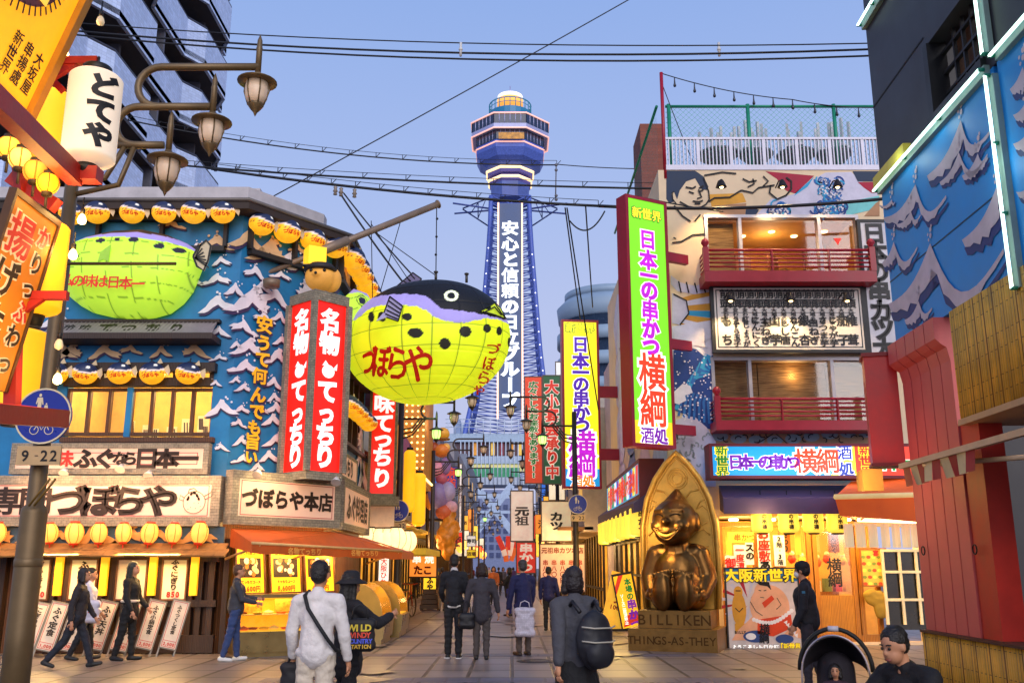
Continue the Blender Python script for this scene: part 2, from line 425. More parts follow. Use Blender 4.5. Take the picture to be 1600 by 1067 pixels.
mh = MB(); q = G(838, 1033); mh.lathe((q.x, q.y, .009), [(.0001, .004), (.3, .004), (.33, 0)], 28)
mh.lathe((q.x, q.y, .012), [(.22, 0), (.22, .006), (.25, .006), (.25, 0)], 28)
tag(mh.o('manhole_cover', mat('3b3c45', .45, .6, bump=.6, bs=60)), 'round dark iron manhole cover set in the paving', 'manhole cover')

# ================================================================== helpers for painted walls
def pq(pl, pts): return [pl.hit(*p) for p in pts]
def waves(mb, pl, items, off=.03, dk=1):    # brush-like breaking waves: k 0 white, 1 dark shade
    base = mb.M
    for i, it in enumerate(items):
        x, y, w = it[:3]; k = it[3] if len(it) > 3 else 0; fl = -1 if (i * 7 + int(x)) % 3 == 0 else 1
        u, z = pl.hit(x, y); s = pl.hit(x + w / 2, y)[0] - pl.hit(x - w / 2, y)[0]; s *= .5 * (1.22 + .3 * math.sin(i * 2.7 + x))
        h = .72 + .3 * ((i * 37) % 10) / 10
        v_ = i % 4
        if v_ == 0: up = [(-1.05, -.52), (-.7, -.2), (-.42, .12), (-.2, .45), (-.02, .74), (.16, .7), (.2, .52), (.36, .3), (.62, .06), (.85, -.1), (1.1, -.34)]; dn = [(.8, -.36), (.5, -.3), (.3, -.2), (.14, -.02), (.02, .12), (-.1, -.1), (-.2, -.26), (-.38, -.36), (-.62, -.5), (-.8, -.52)]
        elif v_ == 1: up = [(-1.2, -.6), (-.8, -.3), (-.45, .1), (-.1, .55), (.15, .8), (.42, .78), (.5, .6), (.36, .5), (.5, .25), (.7, .3), (.66, .08), (.95, .05)]; dn = [(.72, -.15), (.78, -.3), (.42, -.2), (.25, -.05), (.05, .05), (-.15, -.22), (-.4, -.42), (-.8, -.55)]
        elif v_ == 2: up = [(-.8, -.5), (-.5, -.1), (-.2, .3), (.05, .62), (.25, .66), (.3, .45), (.6, .2), (.95, .05), (1.3, -.2)]; dn = [(.95, -.22), (1.15, -.42), (.7, -.3), (.4, -.15), (.15, .05), (-.05, -.15), (-.3, -.4), (-.55, -.5)]
        else: up = [(-1.1, -.35), (-.75, -.12), (-.5, -.14), (-.25, .2), (0, .5), (.2, .52), (.22, .36), (.5, .16), (.8, .12), (1.15, -.12)]; dn = [(.85, -.12), (1.0, -.32), (.6, -.22), (.3, -.12), (.1, .0), (-.12, -.2), (-.35, -.3), (-.7, -.38), (-.95, -.45)]
        jit = lambda p, q: (u + fl * (p[0] + .05 * math.sin(i * 3 + p[0] * 9)) * s + q[0] * s, z + p[1] * s * h + q[1] * s)
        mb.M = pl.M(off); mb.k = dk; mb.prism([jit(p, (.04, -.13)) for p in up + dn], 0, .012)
        mb.M = pl.M(off + .015); mb.k = k; mb.prism([jit(p, (0, 0)) for p in up + dn], 0, .015)
        for j in range(3):
            a = (i * 2.1 + j * 1.7); mb.disc(u + fl * s * (.35 + .28 * math.sin(a)), z + s * h * (.72 + .2 * math.cos(a * 1.3)), s * .07, s * .07, 0, 8)
    mb.M = base
def wallhole(mb, u0, u1, z0, z1, holes, y0, y1):
    us = sorted({u0, u1, *[h[0] for h in holes], *[h[1] for h in holes]}); zs = sorted({z0, z1, *[h[2] for h in holes], *[h[3] for h in holes]})
    for i in range(len(us) - 1):
        for j in range(len(zs) - 1):
            cu, cz = (us[i] + us[i + 1]) / 2, (zs[j] + zs[j + 1]) / 2
            if any(h[0] < cu < h[1] and h[2] < cz < h[3] for h in holes): continue
            mb.b2(us[i], us[i + 1], y0, y1, zs[j], zs[j + 1])
def hole(pl, x0, y0, x1, y1):
    u, z, w, h = pl.rect(x0, y0, x1, y1); return (u - w / 2, u + w / 2, z - h / 2, z + h / 2)

# ================================================================== BLUE RESTAURANT ON THE LEFT
C0, C1, C2, C3 = (-11.5, 17.65), (-5.3, 17.65), (-3.8, 19.5), (-3.8, 24.2)
LF, LC, LS = PL(C0, C1), PL(C1, C2), PL(C2, C3)
BLUE = mat('1a78ac', .55, var=.22, vs=1.3); WOOD = mat('6b3f1d', .55, kind='wood', bump=.3); DWOOD = mat('3a2415', .55, kind='wood', bump=.2)
ROPE = mat('9a907c', .75, kind='brick', a=.085, b=.05, h2='0c0a08', bump=1.0, var=.3, vs=9)
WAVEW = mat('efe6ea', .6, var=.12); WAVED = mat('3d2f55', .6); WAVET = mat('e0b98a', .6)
rest = T('seafood_restaurant', 'blue restaurant with painted white waves, fish lanterns and big white signs on the corner', 'restaurant', (-6, 18, 0))
wnd = hole(LF, 103, 572, 331, 684)
ZT = 8.25
wm = MB(); wm.M = LF.M(); wallhole(wm, 0, LF.len, 3.0, ZT, [wnd], 0, .25); wm.M = Matrix()
wm.slab([C1, C2, (C2[0] - .3, C2[1] + .1), (C1[0] - .2, C1[1] + .26)], 3.0, ZT)
wm.M = LS.M(); lsw = hole(LS, 530, 590, 566, 700); wallhole(wm, 0.001, LS.len, 3.0, ZT, [lsw], 0, .25); wm.M = Matrix()
wm.b2(-11.5, -4.06, 23.9, 24.2, 3.0, ZT); wm.b2(-11.5, -4.06, 19.9, 23.9, 3.0, 3.2)
wm.o('wall', BLUE, rest, True)
gm = MB(); gm.M = LF.M(.0); gm.b2(0, LF.len, .1, .3, 0, 3.0); gm.M = Matrix(); gm.slab([C1, C2, (C2[0] - .3, C2[1] + .1), (C1[0] - .2, C1[1] + .26)], 0, 3.0)
gm.M = LS.M(); gm.b2(0.001, LS.len, 0, .25, 0, 3.0); gm.o('timber_front', WOOD, rest, True)
# posts, rails on the timber front
for x in (2, 40, 82, 104, 156, 176, 234, 248, 297, 312, 330, 352):
    gm = MB(); gm.M = LF.M(); u = LF.hit(x, 930)[0]; gm.b2(u - .05, u + .05, -.06, .1, 0, 2.0); gm.o('timber_post', DWOOD, rest, True)
for y, h in ((942, .06), (870, .08), (1005, .15)):
    gm = MB(); gm.M = LF.M(); z = LF.hit(200, y)[1]; gm.b2(3.5, LF.len, -.09, .1, z - h, z + h); gm.o('timber_rail', DWOOD, rest, True)
# lit room behind the upper window
ym = MB(); ym.M = LF.M(); u0, u1, z0, z1 = wnd
ym.b2(u0 - .3, u1 + .3, 2.6, 2.7, z0 - .3, z1 + .5); ym.b2(u0 - .35, u0 - .3, .25, 2.6, z0 - .3, z1 + .5); ym.b2(u1 + .3, u1 + .35, .25, 2.6, z0 - .3, z1 + .5)
ym.b2(u0 - .3, u1 + .3, .25, 2.6, z1 + .5, z1 + .55); ym.b2(u0 - .3, u1 + .3, .25, 2.6, z0 - .35, z0 - .3)
ym.o('dining_room', mat('eec05a', .7), rest, True)
pm = MB(); pm.M = LF.M()
for i in range(9):
    uu = u0 + .2 + i * (u1 - u0 - .3) / 9 + rnd.uniform(-.1, .1); ww = rnd.uniform(.12, .24); zz = z0 + rnd.uniform(.2, .5)
    pm.k = 0; pm.b2(uu, uu + ww, 2.57, 2.595, zz, zz + rnd.uniform(.3, .5)); pm.k = 1
    for j in range(3): pm.rib([(uu + ww * (.25 + .25 * j), zz + .3), (uu + ww * (.25 + .25 * j) + .02, zz + .06)], .03, 2.565)
pm.o('wall_papers', [mat('efe3bd', .8), mat('3a2b1c', .8)], rest, True)
pm = MB(); pm.M = LF.M(); pm.b2(u0 + 1.75, u0 + 2.4, .9, 1.25, z1 + .46, z1 + .5); pm.o('ceiling_light', glow('fff2c8', 9), rest, True)
pm = MB(); pm.M = LF.M(); pm.b2(u0 + .5, u0 + 1.0, .9, 1.2, z1 + .46, z1 + .5); pm.o('ceiling_light', glow('fff2c8', 9), rest, True)
for du in (.8, 2.1): lamp('POINT', LF.w(u0 + du, z1 - .1, -1.2), 85, (1, .74, .32), .15)
# windows: frame, sashes, panes
for x0, x1 in ((103, 201), (203, 331)):
    a = hole(LF, x0, 606, x1, 680); f = MB(); f.M = LF.M(); n = 3 if x0 < 200 else 4
    f.b2(a[0], a[1], .02, .14, a[3] - .05, a[3]); f.b2(a[0], a[1], .02, .14, a[2], a[2] + .06)
    for i in range(n + 1):
        uu = a[0] + (a[1] - a[0]) * i / n; f.b2(uu - .03, uu + .03, .03, .13, a[2] + .06, a[3] - .05)
    wf = f.o('window', WOOD, rest, True); f = MB(); f.M = LF.M(); f.b2(a[0], a[1], .075, .08, a[2] + .06, a[3] - .05); f.o('pane', glass(k=.96), wf, True)
f = MB(); f.M = LF.M(.02); u, z, w_, h_ = LF.rect(197, 606, 206, 684); f.b2(u - w_ / 2, u + w_ / 2, -.02, .05, z - h_ / 2, z + h_ / 2); f.o('window_post', BLUE, rest, True)
# transom strip with small upper lights
f = MB(); f.M = LF.M()
a = hole(LF, 103, 573, 331, 604)
f.b2(a[0] - .1, a[1] + .1, -.18, .02, a[3] - .12, a[3] + .05); f.b2(a[0], a[1], -.08, .1, a[2], a[2] + .16)
for i in range(9): uu = a[0] + (a[1] - a[0]) * i / 8; f.b2(uu - .04, uu + .04, -.02, .1, a[2] + .16, a[3] - .12)
f.o('transom', DWOOD, rest, True)
f = MB(); f.M = LF.M(); a = hole(LF, 98, 684, 336, 692); f.b2(a[0], a[1], -.14, .0, a[2], a[3]); f.o('window_sill', WOOD, rest, True)
# eaves and roof
E0, E1, E2, E3 = (-11.6, 17.25), (-5.1, 17.25), (-3.42, 19.35), (-3.42, 24.3)
r = MB(); r.slab([E0, E1, E2, E3, (-11.6, 24.3)], ZT + .0, ZT + .16); r.o('eaves', mat('33251d', .7), rest, True)
r = MB(); r.slab([(-11.5, 17.5), (-5.2, 17.5), (-4.0, 19.0), (-4.0, 19.3), (-5.9, 19.5), (-11.5, 19.6)], ZT + .165, ZT + .55); r.b2(-6.2, -5.2, 18.3, 19.1, ZT + .56, ZT + .85); r.o('roof', mat('b9b2b2', .6, var=.2, vs=2), rest, True)
r = MB(); r.tube([V((*E0, ZT + .18)), V((*E1, ZT + .18)), V((*E2, ZT + .18)), V((*E3, ZT + .18))], .045); r.o('gutter', mat('6a625c', .5, .4), rest, True)
# black lantern rack under the eaves
r = MB()
for pl, x0, x1 in ((LF, 60, 357), (LC, 364, 503), (LS, 512, 566)):
    r.M = pl.M(.16); ua, ub = pl.hit(x0, 345)[0], pl.hit(x1, 345)[0]
    if pl is LS: ua, ub = .1, 4.6
    if pl is LC: ua, ub = .12, pl.len - .1
    zt = ZT - .02; r.b2(ua, ub, 0, .15, zt - .12, zt); r.b2(ua, ub, -.02, .15, zt - .76, zt - .66)
    n = max(2, int((ub - ua) / 1.2))
    for i in range(n + 1): uu = ua + (ub - ua) * i / n; r.b2(uu - .035, uu + .035, 0, .12, zt - .66, zt - .12)
r.o('lantern_rack', mat('1f1a18', .6), rest, True)
# painted waves
wv = MB()
wl = [(297, 437, 30), (92, 545, 40, 2), (336, 478, 40), (118, 395, 30, 2), (90, 500, 40)]
wl += [(110, 552, 46, 2), (160, 552, 40, 2), (206, 547, 36, 2), (252, 552, 30, 2), (306, 550, 42, 2)]
wl += [(344, 382, 46, 2), (338, 438, 38), (346, 640, 34), (347, 700, 26), (306, 390, 34), (270, 352, 30, 2), (338, 600, 22), (80, 470, 34), (344, 410, 24), (342, 560, 26), (343, 520, 26)]
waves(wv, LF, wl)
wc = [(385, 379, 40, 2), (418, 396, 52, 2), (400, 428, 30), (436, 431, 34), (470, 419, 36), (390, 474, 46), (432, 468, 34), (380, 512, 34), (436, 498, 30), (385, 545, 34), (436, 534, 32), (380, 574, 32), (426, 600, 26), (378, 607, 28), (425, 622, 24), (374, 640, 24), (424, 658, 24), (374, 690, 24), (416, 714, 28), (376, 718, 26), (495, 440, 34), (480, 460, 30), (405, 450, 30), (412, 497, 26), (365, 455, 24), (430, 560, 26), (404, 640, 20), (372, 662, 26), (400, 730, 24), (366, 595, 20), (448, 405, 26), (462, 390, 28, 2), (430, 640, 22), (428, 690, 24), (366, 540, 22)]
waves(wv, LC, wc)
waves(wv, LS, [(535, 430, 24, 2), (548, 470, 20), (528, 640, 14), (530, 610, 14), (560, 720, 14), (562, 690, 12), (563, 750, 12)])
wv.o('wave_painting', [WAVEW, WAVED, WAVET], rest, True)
# gold lettering on the blue corner
YEL = mat('f3b51c', .5, em=.25); gl = MB(); gd = MB()
for ch, x, y, s in (('安', 409, 508, 28), ('う', 408, 537, 26), ('て', 406, 562, 26), ('何', 401, 588, 26), ('ん', 399, 617, 26), ('で', 397, 643, 26), ('も', 393, 668, 24), ('旨', 390, 690, 26), ('い', 388, 714, 22)):
    u, z = LC.hit(x, y); sz = LC.hit(x, y - s / 2)[1] - LC.hit(x, y + s / 2)[1]
    gl.M = LC.M(.09); gl.txt(ch, u, z, sz, wt=.045, sx=1.12); gd.M = LC.M(.075); gd.txt(ch, u + .03, z - .03, sz, wt=.07, sx=1.12)
gd.o('lettering_shade', WAVED, rest, True); gl.o('lettering', YEL, rest, True)
# tiled sign canopy under the wall fish
cn = MB(); cn.M = LF.M(); a = hole(LF, 92, 506, 345, 540)
cn.k = 0; cn.add([(a[0], -.1, a[3]), (a[1] - .05, -.1, a[3]), (a[1], -.55, a[2] + .12), (a[0], -.55, a[2] + .12)], [(0, 3, 2, 1)])
for i in range(40):
    uu = a[0] + (a[1] - a[0]) * i / 40; cn.add([(uu, -.1, a[3] + .02), (uu + .03, -.1, a[3] + .02), (uu + .03, -.56, a[2] + .14), (uu, -.56, a[2] + .14)], [(0, 3, 2, 1)])
cn.k = 1; cn.b2(a[0], a[1] + .02, -.6, 0, a[2], a[2] + .11); cn.b2(a[0], a[1], -.14, 0, a[3], a[3] + .06)
cn.k = 2
for ch, x, s in (('珍', 122, 13), ('味', 146, 13), ('て', 180, 21), ('つ', 213, 18), ('ち', 250, 19), ('り', 286, 18)):
    u, z = LF.hit(x, 519); sz = LF.hit(x, 519 - s / 2)[1] - LF.hit(x, 519 + s / 2)[1]; cn.M = LF.M() @ Matrix.Translation((0, -.37, 0)) @ Matrix.Translation((u, 0, z)) @ Matrix.Rotation(R(-48), 4, 'X'); cn.txt(ch, 0, 0, sz * 1.35, wt=.05)
cn.M = LF.M(); cn.o('tiled_canopy', [mat('9c8f92', .5, var=.2), DWOOD, mat('241a16', .6)], rest, True)
# --- lit fish bowl on the wall
def dome(top, bot, x0, x1, pl, bulge, paint, nx=110, nz=60):
    f = MB(); f.M = pl.M(.08); f.smooth = True; vs = []; cs = []; fs = []
    def itp(c, x):
        for (xa, ya), (xb, yb) in zip(c, c[1:]):
            if xa <= x <= xb: return ya + (yb - ya) * (x - xa) / (xb - xa)
        return c[-1][1] if x > c[-1][0] else c[0][1]
    for i in range(nx + 1):
        x = x0 + (x1 - x0) * i / nx; t_, b_ = itp(top, x), itp(bot, x)
        for j in range(nz + 1):
            y = t_ + (b_ - t_) * j / nz; s = 2 * i / nx - 1; q = 2 * j / nz - 1
            u, z = pl.hit(x, y); vs.append((u, -bulge * math.sqrt(max(0, 1 - s ** 4)) * math.sqrt(max(0, 1 - q * q)), z)); cs.append(paint(x, y))
    for i in range(nx):
        for j in range(nz): k = i * (nz + 1) + j; fs.append((k, k + 1, k + nz + 2, k + nz + 1))
    f.add(vs, fs); return f, cs
def setcol(o, cs):
    ca = o.data.color_attributes.new('Col', 'FLOAT_COLOR', 'POINT')
    ca.data.foreach_set('color', [v for c in cs for v in (*c, 1)])
LIME, PURP, NAVY = lin('b6e23a'), lin('8f84c2'), lin('1d1d2b')
def itp2(c, x):
    if x <= c[0][0]: return c[0][1]
    for (xa, ya), (xb, yb) in zip(c, c[1:]):
        if x <= xb: return ya + (yb - ya) * (x - xa) / (xb - xa)
    return c[-1][1]
def ell(x, y, cx, cy, rx, ry): return ((x - cx) / rx) ** 2 + ((y - cy) / ry) ** 2
def paintA(x, y):
    if y < itp2([(107, 392), (165, 380), (230, 377), (290, 384), (325, 400)], x): return lin('3a2a20')
    if y < itp2([(107, 398), (125, 389), (165, 386), (230, 388), (290, 396), (325, 404)], x): return PURP
    for s in ((180, 394, 8, 4.5), (205, 392, 4.5, 3.5), (230, 393, 7.5, 5), (269, 403, 8, 5), (296, 407, 9, 5)):
        if ell(x, y, *s) < 1: return NAVY
    for s in ((144, 420, 9, 8), (114, 422, 6, 8)):
        q = ell(x, y, *s)
        if q < .45: return NAVY
        if .85 < q < 1.1: return lin('4c5a1a')
    if min(abs((x - 155 + (y - 440) * .06) % 38), 38 - abs((x - 155 + (y - 440) * .06) % 38)) < .7 or min((y - 413 - (x - 110) * .03) % 21, 21 - (y - 413 - (x - 110) * .03) % 21) < .6: return lin('6f8f22')
    return LIME
topA = [(107, 398), (125, 384), (150, 374), (190, 366), (230, 364), (270, 373), (300, 386), (320, 402)]
botA = [(107, 452), (115, 468), (130, 480), (150, 491), (180, 498), (215, 502), (245, 499), (270, 492), (290, 477), (305, 458), (320, 420)]
fa = T('fish_sign', 'glowing lime green pufferfish bowl mounted on the wave wall with red words', 'fish sign', LF.P(215, 440, .1))
f, cs = dome(topA, botA, 107, 320, LF, .75, paintA)
b_ = f.o('body', mat('ffffff', .5, kind='attr', em=.75, var=.05), fa, True); setcol(b_, cs)
f = MB(); f.M = LF.M(.45); f.prism(pq(LF, [(314, 412), (322, 398), (334, 388), (341, 396), (337, 418), (330, 434), (320, 428)]), 0, .04); tl = f.o('tail_fin', mat('c9b796', .6, em=.1), fa, True)
f = MB(); f.M = LF.M(.47)
for k in range(7): f.rib(pq(LF, [(317, 415), (326 + k * 2, 394 + k * 6)]), .025)
f.rib(pq(LF, [(314, 412), (322, 398), (334, 388), (341, 396), (337, 418), (330, 434), (320, 428), (314, 412)]), .04); f.o('fin_rays', BLACKP, tl, True)
f = MB(); f.M = LF.M(.86); f.prism(pq(LF, [(182, 430), (186, 416), (201, 405), (198, 430), (190, 427)]), 0, .03); f.o('side_fin', mat('97c43a', .5, em=.4), fa, True)
f = MB(); f.M = LF.M(.99)
for i, ch in enumerate('私の味は日本一'):
    u, z = LF.hit(134 + i * 17.8, 457 + i * .9); f.M = LF.M(.86 - abs(i - 3) * .015); f.txt(ch, u, z, .26, wt=.03)
f.o('lettering', mat('d3300f', .5, em=.35), fa, True)

# --- fish lanterns
def sph_txt(mb, s, u, v, size, rx, ry, rz, wt=.03, eps=.004):
    t = MB(); t.txt(s, u, v, size, wt=wt)
    q = []
    for p in t.v:
        k = max(.02, 1 - (p.x / rx) ** 2 - (p.z / rz) ** 2); q.append((p.x, -ry * math.sqrt(k) - eps, p.z))
    mb.add(q, t.f)
def fish_lantern(name, label, group):
    root = T(name, label, 'lantern', (0, 0, 0), 0, group)
    m = MB(); m.smooth = True; rx, ry, rz = .235, .235, .215; nx, nz = 40, 26; vs = []; fs = []; cs = []
    for j in range(nz + 1):
        t = math.pi * j / nz
        for i in range(nx):
            a = 2 * math.pi * i / nx; x, y, z = math.sin(t) * math.cos(a), math.sin(t) * math.sin(a), -math.cos(t)
            vs.append((x * rx, y * ry, z * rz)); c = lin('ffb41e')
            lim = .2 + .16 * math.sin(a * 2 + 1)
            if z > lim: c = lin('1a2340')
            elif z > lim - .14: c = lin('d9c7c4')
            elif abs(z + .08) < .07 and math.sin(a * 16) > .45: c = NAVY
            if (a - 5.2) ** 2 + ((z - .5) * 1.3) ** 2 < .03: c = lin('e8e4da')
            cs.append(c)
    for j in range(nz):
        for i in range(nx): fs.append((j * nx + i, j * nx + (i + 1) % nx, (j + 1) * nx + (i + 1) % nx, (j + 1) * nx + i))
    m.add(vs, fs); b = m.o('body', mat('ffffff', .5, kind='attr', em=.75, var=.15, vs=6), root); setcol(b, cs)
    m = MB(); m.prism([(.2, .06), (.3, .14), (.33, .02), (.3, -.08)], -.012, .012); m.prism([(.08, .17), (.16, .28), (.2, .18)], -.012, .012); m.o('fins', mat('c8b08a', .6, em=.15), root)
    m = MB(); sph_txt(m, 'づぼらや', .0, -.085, .078, rx, ry, rz, .05); m.o('lettering', mat('c8240c', .6, em=.2), root)
    m = MB(); m.tube([(0, 0, .2), (0, 0, .3)], .012); m.lathe((0, 0, .2), [(.05, 0), (.05, .025), (.001, .03)], 12); m.o('hook', BLACKP, root)
    return root
FLP = fish_lantern('fish_lantern', 'x', 'x'); used = [0]
def place_fish(P, rz, label, group, sc=1):
    if used[0] == 0:
        o = FLP; o.location = P; o.rotation_euler = (.04, .03, rz); o['label'] = label; o['group'] = group; o.scale = (sc,) * 3; used[0] = 1; return o
    r = dup(FLP, P, rz, label, group, sc * rnd.uniform(.95, 1.04)); r.rotation_euler = (rnd.uniform(-.1, .1), rnd.uniform(-.12, .12), rz + rnd.uniform(-.15, .15)); return r
for i, x in enumerate((125, 164, 218, 267, 312, 357)):
    place_fish(LF.P(x, 343 + (x == 125) * 2, .38), .15, ORD[i] + ' fish lantern from the left under the straight front eave', 'fish lanterns under the front eave')
for i, (x, y) in enumerate(((409, 350), (449, 361), (489, 374), (524, 386))):
    u, z = LC.hit(x, y); P = LC.w(u, z, .42); place_fish(W(x, y, P.y), LC.rz - .2, ORD[i] + ' fish lantern from the left under the angled corner eave', 'fish lanterns under the corner eave', 1.12)
for i, (x, y) in enumerate(((552, 404), (560, 418), (567, 432), (574, 447), (581, 461))):
    P = WX(x, y, -3.48); place_fish(P, LS.rz - .35, ORD[i] + ' fish lantern from the top of the steep side row by the big fish', 'fish lanterns on the street side eave', 1.15)
for i, x in enumerate((97, 144, 197, 247, 302)):
    place_fish(LF.P(x, 588, .3), .15, ORD[i] + ' fish lantern from the left above the lit dining window', 'fish lanterns above the window', .98)
for i, (x, y) in enumerate(((545, 632), (553, 639), (561, 646), (569, 654), (576, 661))):
    place_fish(WX(x, y, -3.5), LS.rz - .35, ORD[i] + ' fish lantern from the left above the narrow side window', 'fish lanterns above the side window', .95)
# side window room and frames
a = lsw; f = MB(); f.M = LS.M(); f.b2(a[0], a[1], .1, .2, a[2], a[3]); f.o('side_window', mat('6b3512', .5, em=.25, emc='b35a10'), rest, True)
f = MB(); f.M = LS.M()
for i in range(5): uu = a[0] + (a[1] - a[0]) * i / 4; f.b2(uu - .05, uu + .05, -.03, .1, a[2], a[3])
f.b2(a[0] - .1, a[1] + .1, -.15, .1, a[2] - .08, a[2]); f.b2(a[0] - .2, a[1] + .2, -.5, .1, a[3], a[3] + .12); f.o('side_window_frame', DWOOD, rest, True)
# ---- white signs
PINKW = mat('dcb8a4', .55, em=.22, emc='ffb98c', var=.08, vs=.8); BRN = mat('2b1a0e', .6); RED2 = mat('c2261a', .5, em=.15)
def rim(w, h, col='b5393a'):
    def ex(root, X, yy):
        m = MB(); m.M = X
        for s in (1,):
            a, b, t = w / 2 - .2, h / 2 - .17, .012
            m.b2(-a, a, yy - .004, yy, b - t, b); m.b2(-a, a, yy - .004, yy, -b, -b + t); m.b2(-a, -a + t, yy - .004, yy, -b, b); m.b2(a - t, a, yy - .004, yy, -b, b)
        m.o('border_line', mat(col, .5), root)
    return ex
S1 = FY(17.3)
P, w, h = onpl(S1, 20, 693, 328, 741)
t = []
for s_, x, sz, m_ in (('味', 104, .3, RED2), ('ふ', 137, .38, BRN), ('ぐ', 167, .38, BRN), ('な', 191, .26, BRN), ('ら', 206, .26, BRN), ('日', 232, .42, BRN), ('本', 262, .42, BRN), ('一', 292, .42, BRN), ('珍', 70, .3, RED2)):
    t.append((s_, S1.hit(x, 716)[0] - P.x, 0, sz, False, m_, .05, None, 1.15))
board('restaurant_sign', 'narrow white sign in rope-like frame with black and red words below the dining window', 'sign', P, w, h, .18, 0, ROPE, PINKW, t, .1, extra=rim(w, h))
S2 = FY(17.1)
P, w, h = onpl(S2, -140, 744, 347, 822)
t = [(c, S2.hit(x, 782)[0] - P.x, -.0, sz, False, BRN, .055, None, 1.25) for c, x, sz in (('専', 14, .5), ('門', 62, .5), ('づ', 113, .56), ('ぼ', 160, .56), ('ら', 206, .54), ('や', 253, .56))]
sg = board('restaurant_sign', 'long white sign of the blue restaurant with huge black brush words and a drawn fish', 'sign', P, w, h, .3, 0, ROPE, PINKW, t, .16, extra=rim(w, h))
f = MB(); f.M = Matrix.Translation((S2.hit(308, 780)[0] - P.x, -.153, 0))
f.ring(0, -.03, .19, .2); f.rib([(.17, .08), (.27, .13), (.3, .19), (.31, .08), (.19, .02)], .012); f.rib([(-.18, .05), (-.25, .1), (-.26, .02), (-.2, 0)], .012); f.rib([(-.12, .13), (-.1, .2), (-.02, .22), (.04, .16)], .012)
for i in range(14): f.disc(-.02 + .1 * math.sin(i * 2.3), .08 + .06 * math.cos(i * 1.7), .022, n=8)
for i in range(8): f.disc(.12 * math.sin(i * 2.9), -.1 + .06 * math.cos(i * 2.2), .008, n=6)
f.o('fish_drawing', BRN, sg)
LCs = PL((-5.05, 17.05), (-3.5, 18.98))
P, w, h = onpl(LCs, 356, 741, 527, 822)
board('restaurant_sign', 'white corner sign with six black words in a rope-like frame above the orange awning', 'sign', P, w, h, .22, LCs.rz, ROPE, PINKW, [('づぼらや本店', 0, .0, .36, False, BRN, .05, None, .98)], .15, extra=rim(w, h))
LSs = PL((-3.48, 19.0), (-3.48, 22.6))
P, w, h = onpl(LSs, 529, 758, 572, 832)
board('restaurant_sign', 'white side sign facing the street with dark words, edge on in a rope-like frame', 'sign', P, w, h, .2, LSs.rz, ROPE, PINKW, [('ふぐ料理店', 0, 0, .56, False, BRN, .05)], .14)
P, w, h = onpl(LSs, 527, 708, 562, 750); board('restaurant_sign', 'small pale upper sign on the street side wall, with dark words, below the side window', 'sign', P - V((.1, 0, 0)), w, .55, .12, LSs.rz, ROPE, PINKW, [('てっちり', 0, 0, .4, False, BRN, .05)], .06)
# floodlights over the signs
for i, (x, y) in enumerate(((100, 738), (188, 732), (232, 742), (402, 740), (525, 752))):
    P = W(x, y, 16.95); o = MB(); o.M = Matrix.Translation(P) @ Matrix.Rotation(R(-40), 4, 'X'); o.lathe((0, 0, 0), [(.03, .1), (.05, .06), (.09, -.03), (.085, -.03)], 12); o.M = Matrix(); o.tube([P + V((0, 0, .08)), P + V((.02, .3, .1))], .012)
    tag(o.o('flood_lamp', mat('cfc9c2', .4, .3)), 'small grey flood lamp clipped over the white signs, ' + ORD[i] + ' from the left', 'flood lamp', 'flood lamps over the white signs')
for x in (60, 170, 290): lamp('AREA', W(x, 742, 16.4), 20, (1, .55, .26), .8, .15, (R(62), 0, 0))
lamp('AREA', W(440, 738, 17.0), 18, (1, .68, .3), .7, .15, (R(60), 0, LCs.rz))
# ---- red corner light box
RED3 = mat('e0190c', .45, em=.85, var=.06); TW = mat('fff4ee', .5, em=.95)
S = W(486, 600, 17.75); ca, sa = math.cos(R(-42)), math.sin(R(-42)); wA = .78; ctr = S + V((-ca, -sa, 0)) * wA / 2 + V((-sa, ca, 0)) * wA / 2
zb, zt_ = W(484, 748, S.y).z, W(484, 452, S.y).z; hh = zt_ - zb
rb = T('light_box', 'tall red two faced light box with white words and a fish on the restaurant corner', 'light box', (ctr.x, ctr.y, zb), R(-42))
m = MB()
m.b2(-.42, .42, -.42, .42, hh - .2, hh); m.b2(-.42, .42, -.42, .42, 0, .16)
for sx_ in (-1, 1):
    for sy_ in (-1, 1): m.b2(sx_ * .42 - .05, sx_ * .42 + .05, sy_ * .42 - .05, sy_ * .42 + .05, .16, hh - .2)
m.o('frame', ROPE, rb)
m = MB(); m.b2(-.38, .38, -.38, .38, .16, hh - .2); m.o('panel', RED3, rb)
m = MB()
def fishlogo(m, x, z, s, y):
    m.disc(x, z - .1 * s, .3 * s, .26 * s, y); m.poly([(x + .2 * s, z), (x + .42 * s, z + .26 * s), (x + .4 * s, z - .02 * s)], y); m.poly([(x - .3 * s, z + .1 * s), (x - .15 * s, z + .32 * s), (x + .02 * s, z + .14 * s)], y)
for rot in (0, 90):
    m.M = Matrix.Rotation(R(rot), 4, 'Z'); zz = hh - .2
    for ch, k in (('名', .105), ('物', .245), ('て', .53), ('っ', .66), ('ち', .785), ('り', .91)): m.txt(ch, 0, .16 + (hh - .36) * (1 - k), .46, wt=.06, y=-.392, sx=1.05 if ch != 'っ' else .9)
    fishlogo(m, 0, .16 + (hh - .36) * (1 - .4), .5, -.392)
m.o('lettering', TW, rb)
